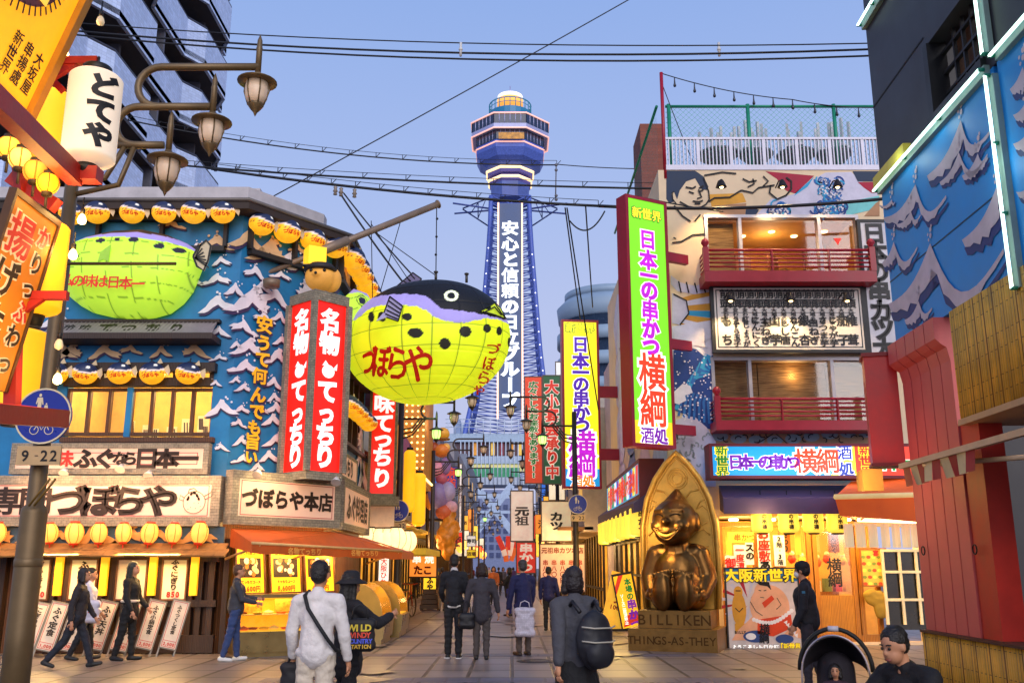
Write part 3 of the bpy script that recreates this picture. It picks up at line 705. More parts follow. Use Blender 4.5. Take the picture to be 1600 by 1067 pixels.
# lamps above the box
P = W(492, 403, 18.0); m = MB(); m.box((0, 0, 0), (.36, .36, .38), .5); m.M = Matrix(); o = T('lamp_box', 'plain yellow glowing box lamp above the puffer head', 'lamp', P); m.o('shade', glow('ffc21e', 1.0), o); m = MB(); m.b2(-.2, .2, -.2, .2, -.22, -.19); m.o('rim', BLACKP, o)
P = W(500, 434, 18.0); o = T('fish_head_lamp', 'tan pufferfish head lamp sitting on top of the red light box', 'lamp', P)
vs_, fs_ = soft([('s', (0, 0, 0), (.3, .28, .28)), ('s', (.2, .15, .0), (.2, .2, .26)), ('s', (-.02, -.26, 0), (.09, .08, .06))], .025, 3); m = MB(); m.smooth = True; m.add(vs_, fs_); m.o('head', mat('e2a043', .6, em=.3), o)
m = MB(); m.lathe((0, 0, .12), [(.3, 0), (.33, .05), (.24, .14), (.001, .19)], 20); m.o('cap', mat('231d1c', .6), o)
for sx_ in (-1, 1): m = MB(); m.ball((sx_ * .13, -.24, .08), .035); m.o('eye', BLACKP, o)
m = MB(); m.ball((-.02, -.335, 0), .03); m.o('mouth', BLACKP, o)
# second red hanging sign
P, w, h = onpl(FY(23.9), 577, 575, 621, 776)
rs = board('hanging_sign', 'tall red hanging sign with white words beyond the restaurant side wall', 'sign', P, w, h, .3, .12, ROPE, RED3, [(c, 0, h * (.5 - k), .5, False, TW, .05, None, 1.05) for c, k in (('珍', .13), ('味', .29), ('て', .44), ('っ', .56), ('ち', .7), ('り', .86))], .07)
m = MB(); m.b2(-.5, .45, -.2, .2, -h / 2 - .22, -h / 2 - .002); m.o('bracket', ROPE, rs)
# green side fish mask on street side
fb = T('fish_sign', 'partly hidden lime green fish sign on the street corner behind the large fish', 'fish sign', WX(548, 510, -3.6))
def paintB(x, y):
    if y < itp2([(520, 470), (535, 460), (552, 458), (570, 470), (576, 490)], x): return PURP
    q = ell(x, y, 551, 472, 8, 9)
    if q < .5: return NAVY
    if .85 < q < 1.15: return lin('4c5a1a')
    if min((y + x * .3) % 17, 17 - (y + x * .3) % 17) < .6: return lin('6f8f22')
    return LIME
LSf = PL((-4.1, 19.0), (-3.3, 20.6))
f, cs = dome([(526, 490), (534, 465), (548, 452), (565, 458), (578, 480), (584, 500)], [(526, 545), (540, 565), (556, 578), (570, 582), (584, 575)], 526, 584, LSf, .25, paintB, 60, 60)
b_ = f.o('body', mat('ffffff', .5, kind='attr', em=.65, var=.05), fb, True); setcol(b_, cs)
# lower paper lanterns, painted valance, shingle strip
VL = FY(17.05)
v = T('painted_valance', 'long strip painted with blue and orange waves behind the round paper lanterns', 'valance', VL.P(150, 850)); m = MB(); m.M = VL.M(); a = hole(VL, -150, 823, 350, 853); m.b2(a[0], a[1], 0, .05, a[2], a[3]); m.o('strip', mat('3c5666', .6, var=.3), v, True)
m = MB(); waves(m, VL, [(x, 838, 46, 2) for x in range(-60, 350, 52)], .01); m.o('wave_painting', [WAVEW, mat('27343f', .6), mat('d99b52', .6)], v, True)
sh = MB(); sh.M = VL.M(); z = VL.hit(150, 853)[1]; ua, ub = VL.hit(-150, 853)[0], VL.hit(358, 853)[0]; n = 30
for i in range(n):
    u_ = ua + (ub - ua) * i / n; du = (ub - ua) / n * .97
    for j in range(2): sh.box((u_ + du / 2 + (j * .08), -.15 - j * .22, z - .02 - j * .1), (du, .3, .03), 0, R(22) + .03 * math.sin(i * 5 + j))
sh.o('shingle_canopy', mat('a9743a', .7, var=.35, vs=2.5), rest, True)
def paper_lantern(r=.15, body='ffc552', cap='d3340f', em=.8, h=.19):
    root = T('paper_lantern', 'x', 'lantern', (0, 0, 0))
    n = 12; prof = []
    for i in range(n * 2 + 1):
        t_ = math.pi * (.12 + .76 * i / (2 * n)); prof.append((r * math.sin(t_) * (1.0 if i % 2 else .965), -h * math.cos(t_)))
    m = MB(); m.lathe((0, 0, 0), prof, 18); m.o('shade', mat(body, .6, em=em, var=.12, vs=5), root)
    m = MB(); m.lathe((0, 0, h * .86), [(r * .55, -.03), (r * .5, .03), (.001, .035)], 14); m.lathe((0, 0, -h * .9), [(.001, -.035), (r * .45, -.03), (r * .5, .03)], 14); m.tube([(0, 0, -h), (0, 0, -h - .13)], .012); m.o('cap', mat(cap, .6, em=.3), root)
    m = MB()
    for k in range(6): a_ = k * math.pi / 3; m.tube([(r * 1.01 * math.sin(t_) * math.cos(a_), r * 1.01 * math.sin(t_) * math.sin(a_), -h * math.cos(t_)) for t_ in [math.pi * (.14 + .72 * i / 8) for i in range(9)]], .006, 5)
    m.o('ribs', mat('d77b16', .6, em=.3), root); return root
pl0 = paper_lantern(.15)
for i, x in enumerate((6, 87, 125, 163, 201, 241, 278, 318)):
    P = VL.P(x, 833, .22); lb = ORD[i] + ' round red and white paper lantern from the left below the long white sign'
    if i == 0: pl0.location = P; tag(pl0, lb, 'lantern', 'round lanterns below the long sign')
    else: r = dup(pl0, P, i * .7, lb, 'round lanterns below the long sign', rnd.uniform(.93, 1.05)); r.rotation_euler = (rnd.uniform(-.08, .08), rnd.uniform(-.08, .08), i * .7)
for i, (xa, xb) in enumerate(((57, 146), (205, 299))):
    m = MB(); A, B = W(xa, 865, 17.2), W(xb, 865, 17.2); o = T('strip_light', ('left' if i == 0 else 'right') + ' one of two bright tube lights under the shingle canopy', 'strip light', A, 0, 'tube lights over the shopfront')
    m.tube([A, B], .028); m.o('tube', glow('ffd76e', 7), o, True); m = MB(); m.b2(A.x, B.x, A.y - .05, A.y + .05, A.z + .04, A.z + .1); m.o('housing', mat('b09a78', .5), o, True)
    lamp('AREA', (A + B) / 2 + V((0, -.05, -.05)), 55, (1, .6, .2), (B - A).length, .06, (R(-15), 0, 0))
    lamp('AREA', (A + B) / 2 + V((0, -.6, .0)), 40, (1, .6, .2), (B - A).length, .1, (R(-90), 0, 0))
# hung menu boards and vertical light bars on the timber front
MW = mat('d8c8b4', .6, em=.1, emc='ffc98a'); HF = FY(17.55)
HB = ((47, 78, 'ふぐひれざけ', '840', 'a white menu board with black brush words behind the walkers, price 840'), (108, 152, 'ふぐ刺', '', 'pale menu board half hidden behind walking people'), (181, 230, 'ふぐ鍋', '', 'dim yellowish menu board behind the walker in black'), (252, 293, 'ふぐにぎり', '850', 'white menu board with black brush words and price 850'))
for x0, x1, s_, pr, lb in HB:
    P, w, h = onpl(HF, x0, 872, x1, 938); n = len(s_)
    board('menu_board', lb, 'menu board', P, w, h, .05, 0, WOOD, MW, [(s_, 0, .09, min(.16, .56 / n), True, BRN, .05, None, 1.25)] + ([(pr, 0, -h / 2 + .11, .13, False, RED2, .05)] if pr else []), .03)
for i, x in enumerate((91, 162, 238, 303)):
    P, w, h = onpl(FY(17.5), x - 5, 870, x + 6, 930); m = MB(); m.b2(P.x - w / 2, P.x + w / 2, P.y - .04, P.y + .04, P.z - h / 2, P.z + h / 2)
    tag(m.o('light_bar', glow('ffae1c', .9)), 'upright amber light bar on the timber shopfront, ' + ORD[i] + ' from the left', 'light bar', 'amber light bars on the shopfront')
# leaning menu boards
LB = ((52, 978, 'にぎりずし', '850', 'first'), (82, 978, 'ふぐ定食', '1,000', 'second'), (115, 978, 'てっちり', '2,000', 'third'), (159, 976, 'ふぐ天丼', '1,000', 'fourth'), (196, 978, 'ふぐ鍋', '1,500', 'fifth'), (236, 975, 'ふぐ小鍋定食', '2,000', 'sixth'), (273, 975, 'ふぐつくし定食', '2,000', 'seventh'))
def MB_rect(root, X, yy, w=.3, h=.84):
    m = MB(); m.M = X; a, b, t = w / 2 - .035, h / 2 - .035, .008
    m.b2(-a, a, yy - .004, yy, b - t, b); m.b2(-a, a, yy - .004, yy, -b, -b + t); m.b2(-a, -a + t, yy - .004, yy, -b, b); m.b2(a - t, a, yy - .004, yy, -b, b); m.b2(-a, a, yy - .004, yy, -b + .1, -b + .1 + t); m.o('border_line', RED2, root)
    for sx_ in (-1, 1): m = MB(); m.M = X; m.b2(sx_ * (w / 2 - .015) - .012, sx_ * (w / 2 - .015) + .012, -.01, .02, -h / 2 - .2, -h / 2); m.o('leg', mat('8b8378', .5, .4), root)
for i, (x, y, s_, pr, lb) in enumerate(LB):
    P = W(x, y, 17.15); h, w, n = .84, .3, len(s_); XX = Matrix.Rotation(R(13), 4, 'Y') @ Matrix.Rotation(R(-8), 4, 'X')
    bd = board('leaning_menu', 'slanted white menu board with red border leaning on the shopfront, ' + lb + ' from the left', 'menu board', P, w, h, .04, R(18), mat('7c7468', .6), MW, [(s_, 0, .08, min(.14, .5 / n), True, BRN, .04, None, 1.15), (pr, 0, -h / 2 + .085, .07, False, RED2, .04)], .02, 'leaning menu boards', tilt=XX, extra=MB_rect)
# ================================================================== BIG PUFFERFISH BALLOON ON ITS POLE
from mathutils.bvhtree import BVHTree
POLE = mat('8d7763', .5, .2, var=.2); CABLE = mat('16161a', .6)
def proj(P):
    d = P - V((0, 0, CAMZ)); c, s = math.cos(PITCH), math.sin(PITCH); dep = d.y * c + d.z * s; up = -d.y * s + d.z * c
    return 800 + d.x / dep * F, 533.5 - up / dep * F
FC = W(663, 533, 20.0); FR = R(-30)
ff = T('puffer_balloon', 'huge lime and black pufferfish balloon lantern hanging over the street with red words', 'fish balloon', FC, FR)
A_, B_, C_ = 1.98, 1.42, 1.38
nx, nz = 420, 260; vs = []; fs = []
for j in range(nz + 1):
    t = math.pi * j / nz
    for i in range(nx):
        a = 2 * math.pi * i / nx; z = -math.cos(t); x, y = math.sin(t) * math.cos(a), math.sin(t) * math.sin(a)
        zz = z * (1.0 if z < 0 else .94); k = 1 - .16 * max(0, -x) ** 1.5
        # faint ribs of the stretched skin
        g_ = 1 - .006 * (abs(math.sin(a * 9)) < .12) - .006 * (abs(math.sin(t * 8)) < .12)
        sq = lambda q: math.copysign(abs(q) ** .9, q)
        vs.append((sq(x) * A_ * g_, y * B_ * k * g_, zz * C_ * k * g_))
for j in range(nz):
    for i in range(nx): fs.append((j * nx + i, j * nx + (i + 1) % nx, (j + 1) * nx + (i + 1) % nx, (j + 1) * nx + i))
YG = lin('d2e21c'); mwf = WM[ff]
vd = (FC - V((0, 0, CAMZ))).normalized()
blk = [(560, 470), (591, 463), (610, 460), (635, 459), (662, 461), (676, 470), (688, 482), (710, 484), (737, 488), (754, 491), (788, 499), (800, 502)]
pur = [(555, 500), (564, 494), (571, 486), (588, 478), (610, 476), (635, 477), (652, 479), (666, 485), (676, 493), (688, 499), (706, 503), (725, 505), (740, 501), (761, 497), (783, 500), (800, 510)]
spots = ((580, 495, 5, 8), (597, 495, 7, 8), (636, 495, 8, 6), (649, 520, 12, 8), (695, 537, 9, 9), (727, 518, 9.5, 9), (761, 513, 6, 7), (780, 517, 4.5, 7), (796, 535, 3, 8))
cs = []
for j in range(nz + 1):
    for i in range(nx):
        p = V(vs[j * nx + i]); wp = mwf @ p; d = wp - FC
        if d.dot(vd) > 0: wp = wp - vd * (2 * d.dot(vd))
        x, y = proj(wp); a = 2 * math.pi * i / nx; t = math.pi * j / nz
        c = YG
        yy = y + .6 * math.sin(x * .35) + .3 * math.sin(x * .9)
        if yy < itp2(blk, x): c = lin('08080b')
        elif yy < itp2(pur, x): c = lin('8d82bd')
        else:
            gx = (a * 9 / math.pi) % 1; gz = (t * 10 / math.pi) % 1
            if min(gx, 1 - gx) < .028 or min(gz, 1 - gz) < .022: c = lin('76861a')
        for s_ in spots:
            if ell(x, y, *s_) < 1: c = lin('1a1a10')
        q = ell(x, y, 705, 462, 11, 8.5)
        if .35 < q < 1: c = lin('dfe8c0')
        cs.append(c)
m = MB(); m.smooth = True; m.add(vs, fs); b_ = m.o('body', mat('ffffff', .6, kind='attr', em=.8, var=.16, vs=.9, bump=.08, bs=8), ff); setcol(b_, cs)
bv = BVHTree.FromPolygons([mwf @ V(q) for q in vs], fs)
def stick(mb, polys, off):                    # lay outlines given in the photo's pixels on the balloon's skin
    for vs2, fs2 in polys:
        q = []
        for x, y in vs2:
            h = bv.ray_cast(V((0, 0, CAMZ)), ray(x, y).normalized()); q.append((h[0] + h[1] * off) if h[0] else W(x, y, FC.y))
        mb.add(q, fs2)
def cutglyph(ch, wt, cx, cy, w, h, rot=0):
    vs_, fs_ = glyph(ch, 0); lo = min(y for _, y, _ in vs_); hi = max(y for _, y, _ in vs_); xl = min(x for x, _, _ in vs_); xh = max(x for x, _, _ in vs_)
    bm = bmesh.new(); bvs = [bm.verts.new((x, y, 0)) for x, y, _ in vs_]
    for f in fs_:
        try: bm.faces.new([bvs[i] for i in f])
        except ValueError: pass
    for k in range(1, 8):
        for ax in (0, 1):
            co = [0, 0, 0]; co[ax] = (xl + (xh - xl) * k / 8) if ax == 0 else (lo + (hi - lo) * k / 8); no = [0, 0, 0]; no[ax] = 1
            bmesh.ops.bisect_plane(bm, geom=bm.verts[:] + bm.edges[:] + bm.faces[:], plane_co=co, plane_no=no)
    bm.verts.index_update(); c, s = math.cos(rot), math.sin(rot); out = []
    for v in bm.verts:
        x = (v.co.x - (xl + xh) / 2) / (xh - xl) * w; y = -(v.co.y - (lo + hi) / 2) / (hi - lo) * h; out.append((cx + x * c - y * s, cy + x * s + y * c))
    r = (out, [tuple(v.index for v in f.verts) for f in bm.faces]); bm.free(); return r
m = MB()
for ch, cx, cy, w, h, r_ in (('づ', 577, 561, 19, 44, .15), ('ぼ', 597, 564, 25, 48, .1), ('ら', 622, 567, 27, 48, .1), ('や', 654, 568, 42, 54, .05)):
    for dx, dy, o_ in ((0, 0, .012), (1.3, 0, .016), (-1.3, 0, .014), (0, 1.3, .018), (0, -1.3, .02)): stick(m, [cutglyph(ch, 0, cx + dx, cy + dy, w, h, r_)], o_)
for ch, cx, cy, w, h, r_ in (('づ', 770, 543, 20, 18, .3), ('ぼ', 764, 567, 18, 21, .2), ('ら', 756, 589, 17, 19, .25), ('や', 748, 609, 17, 16, .3)):
    for dx, dy, o_ in ((0, 0, .012), (.8, 0, .015), (-.8, .3, .018)): stick(m, [cutglyph(ch, 0, cx + dx, cy + dy, w, h, r_)], o_)
m.o('lettering', mat('c4200c', .5, em=.25), ff, True)
def finpoly(m, pts, Y, th=.05): m.M = FY(Y).M(); m.prism([FY(Y).hit(*p) for p in pts], -th, th); m.M = Matrix()
def finrays(m, prs, Y, r=.014):
    for a, b in prs: m.tube([W(*a, Y), W(*b, Y)], r, 5)
m = MB(); finpoly(m, [(566, 487), (535, 486), (541, 508), (543, 527), (560, 524), (563, 505)], 20.6); t_ = m.o('tail_fin', mat('8f84c0', .5, em=.15), ff, True)
m = MB(); finrays(m, [((566, 487), (535, 486)), ((535, 486), (543, 527)), ((543, 527), (560, 524)), ((537, 495), (562, 494)), ((540, 503), (562, 503)), ((542, 511), (562, 511)), ((543, 519), (561, 519)), ((550, 487), (554, 525))], 20.55); m.o('fin_rays', BLACKP, t_, True)
m = MB(); finpoly(m, [(588, 502), (600, 488), (609, 463), (629, 478), (622, 502), (604, 496)], 18.55, .02); t_ = m.o('side_fin', mat('a79fca', .5, em=.15), ff, True)
m = MB(); finrays(m, [((609, 463), (629, 478)), ((629, 478), (622, 502)), ((609, 463), (600, 488)), ((604, 496), (622, 502)), ((608, 470), (627, 484)), ((606, 477), (625, 489)), ((604, 484), (624, 494)), ((602, 490), (623, 499))], 18.5); m.o('fin_rays', BLACKP, t_, True)
m = MB(); finpoly(m, [(618, 449), (645, 426), (659, 436), (652, 442)], 20.3); t_ = m.o('dorsal_fin', mat('6a628c', .5), ff, True)
m = MB(); finrays(m, [((618, 449), (645, 426)), ((645, 426), (659, 436))] + [((624 + k * 6, 444 - k * 5), (630 + k * 6, 446 - k * 3.4)) for k in range(4)], 20.25); m.o('fin_rays', BLACKP, t_, True)
m = MB(); stick(m, [([(750, 487), (771, 475), (780, 482), (788, 499), (770, 493)], [(0, 1, 2, 3, 4)])], .03); m.o('lip', mat('c9dc2a', .5, em=.5), ff, True)
m = MB()
for pa in ([(750, 487), (771, 475), (788, 499), (768, 492), (750, 487)], [(756, 489), (771, 481), (784, 497)]):
    q = []
    for (xa, ya), (xb, yb) in zip(pa, pa[1:]):
        for k in range(5):
            h = bv.ray_cast(V((0, 0, CAMZ)), ray(xa + (xb - xa) * k / 5, ya + (yb - ya) * k / 5).normalized())
            if h[0]: q.append(h[0] + h[1] * .035)
    if len(q) > 2: m.tube(q, .015, 5)
m.o('lip_line', BLACKP, ff, True)
for x, y in ((681, 433), (729, 436)): m = MB(); P = W(x, y, 20.0); m.tube([P + V((0, 0, -.08)), P + V((0, 0, .1))], .03, 8); m.lathe(P + V((0, 0, .1)), [(.05, 0), (.05, .03), (.001, .05)], 10); m.o('hanger', mat('55504a', .5, .5), ff, True)
# pole and its stays
po = T('boom_pole', 'long grey boom pole sticking out from the blue wall and carrying the fish balloon', 'pole', W(400, 434, 18.0))
A, B = W(384, 440, 18.0), W(685, 319, 20.0)
m = MB(); m.tube([A, A.lerp(B, .55), B], [.045, .07, .075], 12); m.tube([A.lerp(B, .33), A.lerp(B, .5)], .1, 12); m.tube([B + (A - B).normalized() * .02, B], .1, 12); m.o('shaft', POLE, po, True)
m = MB(); q = W(681, 430, 20.0); m.tube([B + (A - B) * .01, q], .012, 5)
for x, y, t_ in ((683, 342, 0), (682, 370, 0), (681, 398, 0)): m.ball(W(x, y, 20.0), .03, 8)
for a, b in (((627, 342, 19.6), (594, 456, 19.8)), ((580, 345, 19.3), (582, 470, 19.8)), ((585, 362, 19.3), (680, 430, 20)), ((580, 350, 19.4), (640, 440, 20.2))): m.tube([W(*a), W(*b)], .01, 5)
m.o('stay_wires', CABLE, po, True)
m = MB(); P = W(424, 447, 17.9); m.lathe((P.x, P.y, P.z), [(.001, -.02), (.16, -.02), (.17, .12), (.001, .14)], 16); m.M = Matrix(); m.o('pole_socket', mat('84705c', .5, .3), po, True)

# ================================================================== NEAR LEFT: RED FRAMEWORK, BANNERS, LANTERNS, LAMP POST
REDB = mat('b5250f', .45, var=.25, vs=2, bump=.1); GOLD = mat('c8871d', .45, var=.2)
def beam(mb, a, b, w, h):
    a, b = V(a), V(b); d = (b - a); l = d.length; q = d.to_track_quat('X', 'Z'); o = mb.M
    mb.M = Matrix.Translation((a + b) / 2) @ q.to_matrix().to_4x4(); mb.box((0, 0, 0), (l, w, h)); mb.M = o
fr = T('red_lantern_frame', 'red steel framework with brackets jutting out at the left edge, carrying lanterns and banners', 'frame', W(60, 330, 7.3))
m = MB()
beam(m, W(-60, 105, 5.4), W(118, 276, 7.6), .12, .16); beam(m, W(-100, 640, 5.6), W(98, 654, 7.2), .1, .13); beam(m, W(-30, 640, 7.2), W(104, 655, 7.2), .07, .13)
beam(m, W(108, 273, 7.6), W(156, 274, 7.6), .14, .12); beam(m, W(18, 278, 7.7), W(88, 322, 7.7), .1, .12)
beam(m, W(38, 320, 7.7), W(28, 240, 7.6), .09, .09); beam(m, W(80, 97, 7.6), W(153, 96, 7.6), .07, .07); beam(m, W(68, 128, 7.6), W(118, 98, 7.6), .05, .07); beam(m, W(78, 122, 7.7), W(98, 142, 7.7), .05, .06)
beam(m, W(34, 462, 7.6), W(106, 462, 7.6), .06, .07); beam(m, W(24, 494, 7.6), W(66, 465, 7.6), .05, .06); beam(m, W(30, 300, 7.7), W(18, 660, 7.7), .1, .1)
m.o('beam', REDB, fr, True)
# upper banner: wrestler picture kept generic
BR, TR = W(40, 190, 7.45), W(160, -60, 7.45); dv = V((0, -2.2, 0)); 
bn = T('picture_banner', 'glowing yellow picture banner in a wooden frame leaning out at the top left corner', 'banner', BR)
e1 = (TR - BR); n_ = e1.normalized().cross(V((0, 1, 0))).normalized(); n_ = n_ if n_.x > 0 else -n_
ML = Matrix((( -dv.normalized().x * -1, n_.x, e1.normalized().x, BR.x), (-dv.normalized().y * -1, n_.y, e1.normalized().y, BR.y), (0, n_.z, e1.normalized().z, BR.z), (0, 0, 0, 1)))
LB_ = e1.length; WBN = 2.2
# local: x = along -Y (nearer), z = up the lean, y = outwards
m = MB(); m.M = ML; m.b2(.06, WBN, -.03, .0, .06, LB_); m.o('panel', mat('ffb31a', .6, em=.8, var=.08), bn, True)
m = MB(); m.M = ML; m.b2(-.03, .06, -.08, .06, -.02, LB_); m.b2(.06, WBN, -.06, .06, -.02, .06); m.o('frame', GOLD, bn, True)
m = MB(); m.M = ML; y0 = .004; PURB = 0
c0 = WBN * .42
m.k = 0
m.poly([(c0 + .62 * math.cos(a), 1.12 + .42 * math.sin(a)) for a in [2 * math.pi * i / 30 for i in range(30)]], y0)
m.k = 1; m.disc(c0, 1.62, .5, .52, y0 + .004, 28)
m.k = 2
for i in range(11): a = i * .62; m.box((c0 - .55 + .11 * i, y0 + .008, 1.16 + .1 * math.sin(i * 1.9)), (.09, .004, .22), 0, 0, .5 * math.sin(i * 2.1))
for i in range(9): m.box((c0 - .45 + .11 * i, y0 + .012, .92 + .05 * math.sin(i)), (.1, .004, .1), 0, 0, i)
m.k = 3
for i in range(26): a = math.pi + math.pi * i / 25; m.rib([(c0 + .6 * math.cos(a), 1.12 + .4 * math.sin(a)), (c0 + .68 * math.cos(a), 1.12 + .5 * math.sin(a))], .02, y0 + .01)
m.rib([(c0 + .5 * math.cos(a), 1.62 + .52 * math.sin(a)) for a in [math.pi * (1 + i / 20) for i in range(21)]], .014, y0 + .008); m.rib([(c0 - .2, 1.7), (c0 - .1, 1.62), (c0 + .1, 1.63)], .014, y0 + .008)
m.o('painting', [mat('6b3a44', .6, em=.15), mat('ffbe3c', .6, em=.7), mat('ffd24c', .6, em=.7), mat('3a2018', .6)], bn, True)
m = MB(); MR = ML @ Matrix.Translation((0, y0 + .004, 0)) @ Matrix.Rotation(R(180), 4, 'Z')
m.M = MR
for i, s_ in enumerate(('大坂屋', '串揚處', '新世界')): m.txt(s_, -.2 - i * .17, .36, .13, True, .03)
m.o('lettering', mat('3a2018', .6), bn, True)
# lower diamond banner
o1, o2, o3, o4 = (20, 294), (92, 350), (8, 560), (-60, 480)
bn = T('word_banner', 'orange banner with red and brown words hanging slanted at the left edge', 'banner', W(20, 420, 7.2))
pA, pB, pC = W(20, 296, 7.0), W(90, 350, 7.7), W(-4, 548, 7.5)
ex = (pB - pA); ez = (pA - W(-70, 494, 6.8)); ezn = ez.normalized(); exn = ex.normalized(); ezn = (ezn - exn * ezn.dot(exn)).normalized(); ny = ezn.cross(exn); 
Mb = Matrix(((exn.x, ny.x, ezn.x, pA.x), (exn.y, ny.y, ezn.y, pA.y), (exn.z, ny.z, ezn.z, pA.z), (0, 0, 0, 1))); wB = ex.length
m = MB(); m.M = Mb; m.b2(.03, wB - .03, -.02, .02, -1.5, -.03); m.o('panel', mat('d07a14', .6, em=.35, var=.1), bn, True)
m = MB(); m.M = Mb; m.b2(0, wB, -.035, .035, -.03, .02); m.b2(0, .03, -.035, .035, -1.5, -.03); m.b2(wB - .03, wB, -.035, .035, -1.5, -.03); m.o('frame', mat('5d3a12', .5), bn, True)
for nm, col, off, wt in (('lettering_outline', mat('f6d9a8', .6, em=.4), -.024, .075), ('lettering', None, -.034, .03)):
    m = MB(); m.M = Mb; mB = MB(); mB.M = Mb; sgn = 1
    for ch, x, z, s_, k in (('揚', .33, -.3, .36, 0), ('げ', .3, -.66, .32, 1), ('た', .3, -.98, .32, 1), ('か', .78, -.2, .2, 0), ('り', .78, -.43, .2, 1), ('っ', .78, -.64, .2, 1), ('ふ', .78, -.85, .2, 0), ('わ', .78, -1.06, .2, 1), ('っ', .78, -1.28, .2, 1)):
        (m if (k == 0 or col) else mB).txt(ch, x * wB / 1.02, z, s_, wt=wt, y=off)
    m.o(nm, col or mat('d8301a', .5, em=.2), bn, True)
    if not col: mB.o('lettering', mat('3b2a12', .6), bn, True)
# big cylindrical paper lanterns
def drum_lantern(name, label, P, r, h, col, em, word=None, face=0, group=None):
    o = T(name, label, 'lantern', P, 0, group); n = 34; prof = []
    for i in range(n * 2 + 1):
        t_ = i / (2 * n); k = 1 - .62 * max(0, (abs(t_ - .5) - .42) / .08) ** 2.2; prof.append((r * k * (1 if i % 2 else .985), -h / 2 + h * t_))
    m = MB(); m.lathe((0, 0, 0), prof, 36); m.o('shade', mat(col, .65, em=em, var=.1, vs=1.2), o)
    m = MB(); m.lathe((0, 0, h / 2), [(r * .55, -.03), (r * .55, .05), (r * .5, .06), (.001, .06)], 24); m.lathe((0, 0, -h / 2), [(.001, -.09), (r * .3, -.09), (r * .42, .02)], 24); m.tube([(0, 0, h / 2 + .05), (0, 0, h / 2 + .16)], .012); m.o('cap', BLACKP, o)
    if word:
        t = MB(); n_ = len(word); s_ = h * .78 / n_; t.txt(word, 0, 0, s_, True, .06, sx=1.15)
        q = [(r * 1.012 * math.sin(p.x / r + face), -r * 1.012 * math.cos(p.x / r + face) + p.y * 0, p.z) for p in t.v]
        m = MB(); m.add(q, t.f); m.o('lettering', mat('171310', .6), o)
    return o
def midP(x0, y0, x1, y1, Y):
    P = W((x0 + x1) / 2, (y0 + y1) / 2, Y); return P, (W(x1, (y0 + y1) / 2, Y) - W(x0, (y0 + y1) / 2, Y)).length, W((x0 + x1) / 2, y0, Y).z - W((x0 + x1) / 2, y1, Y).z
P, w, h = midP(104, 114, 184, 258, 7.6); drum_lantern('drum_lantern', 'big white drum lantern with black brush words at the end of the red beam', P, w / 2, h, 'f2dcc0', .5, 'どてや', .75)
P, w, h = midP(50, 142, 104, 246, 8.1); drum_lantern('drum_lantern', 'yellow drum lantern hanging behind the white one', P, w / 2, h, 'ffb81e', .85)
P, w, h = midP(28, 345, 100, 492, 7.9); drum_lantern('drum_lantern', 'yellow drum lantern half hidden by the orange banner and the post', P, w / 2, h, 'ffb414', .9)
P, w, h = midP(-20, 514, 73, 652, 9.9); drum_lantern('drum_lantern', 'largest yellow drum lantern at the left edge just above the blue round sign', P, w / 2, h, 'ffb414', .9)
for i, (x, y, r_, c) in enumerate(((14, 231, 18, 'ffd040'), (32, 248, 18, 'ffd860'), (55, 268, 18, 'ff9a2c'), (75, 287, 17, 'ffc81e'))):
    P = W(x, y, 7.4); o = paper_lantern(r_ / 185, c, '3a2a14', 1.25, r_ / 190); o.location = P; tag(o, ['leftmost small yellow', 'second small pale yellow', 'third and orange', 'rightmost small yellow'][i] + ' globe lantern below the red beam', 'lantern', 'small globe lanterns on the red frame')
P = W(4, 222, 7.2)
# bare bulbs
for i, (x, y, on) in enumerate(((157, 33, 0), (112, 47, 1), (101, 83, 1), (128, 343, 1), (114, 398, 1), (90, 592, 1), (92, 538, 0))):
    P = W(x, y, 7.8); o = T('light_bulb', ('bright' if on else 'unlit') + ' bare bulb ' + ('beside the picture banner frame', 'high beside the picture banner frame', 'just below another bulb near the red bracket', 'just left of the eave fish lanterns', 'beside the lamp post at the lime fish', 'above the blue round sign', 'hanging on the lamp post above the round sign')[i], 'bulb', P)
    m = MB(); m.lathe((0, 0, 0), [(.001, -.05), (.03, -.035), (.037, -.01), (.028, .025), (.016, .045)], 14); m.o('bulb', glow('ffd27a', 14) if on else mat('e8d0a0', .2, em=.3), o)
    m = MB(); m.lathe((0, 0, .045), [(.02, 0), (.02, .05), (.008, .06), (.006, .16)], 10); m.o('socket', BLACKP, o)
    if on: lamp('POINT', P + V((0, -.06, 0)), 5, (1, .6, .2), .04)
for i, (x, y, Y, pw) in enumerate(((60, 300, 7.2, 10), (60, 480, 7.0, 14), (40, 640, 7.0, 10), (30, 210, 7.0, 10))): lamp('POINT', W(x, y, Y), pw, (1, .6, .18), .2)
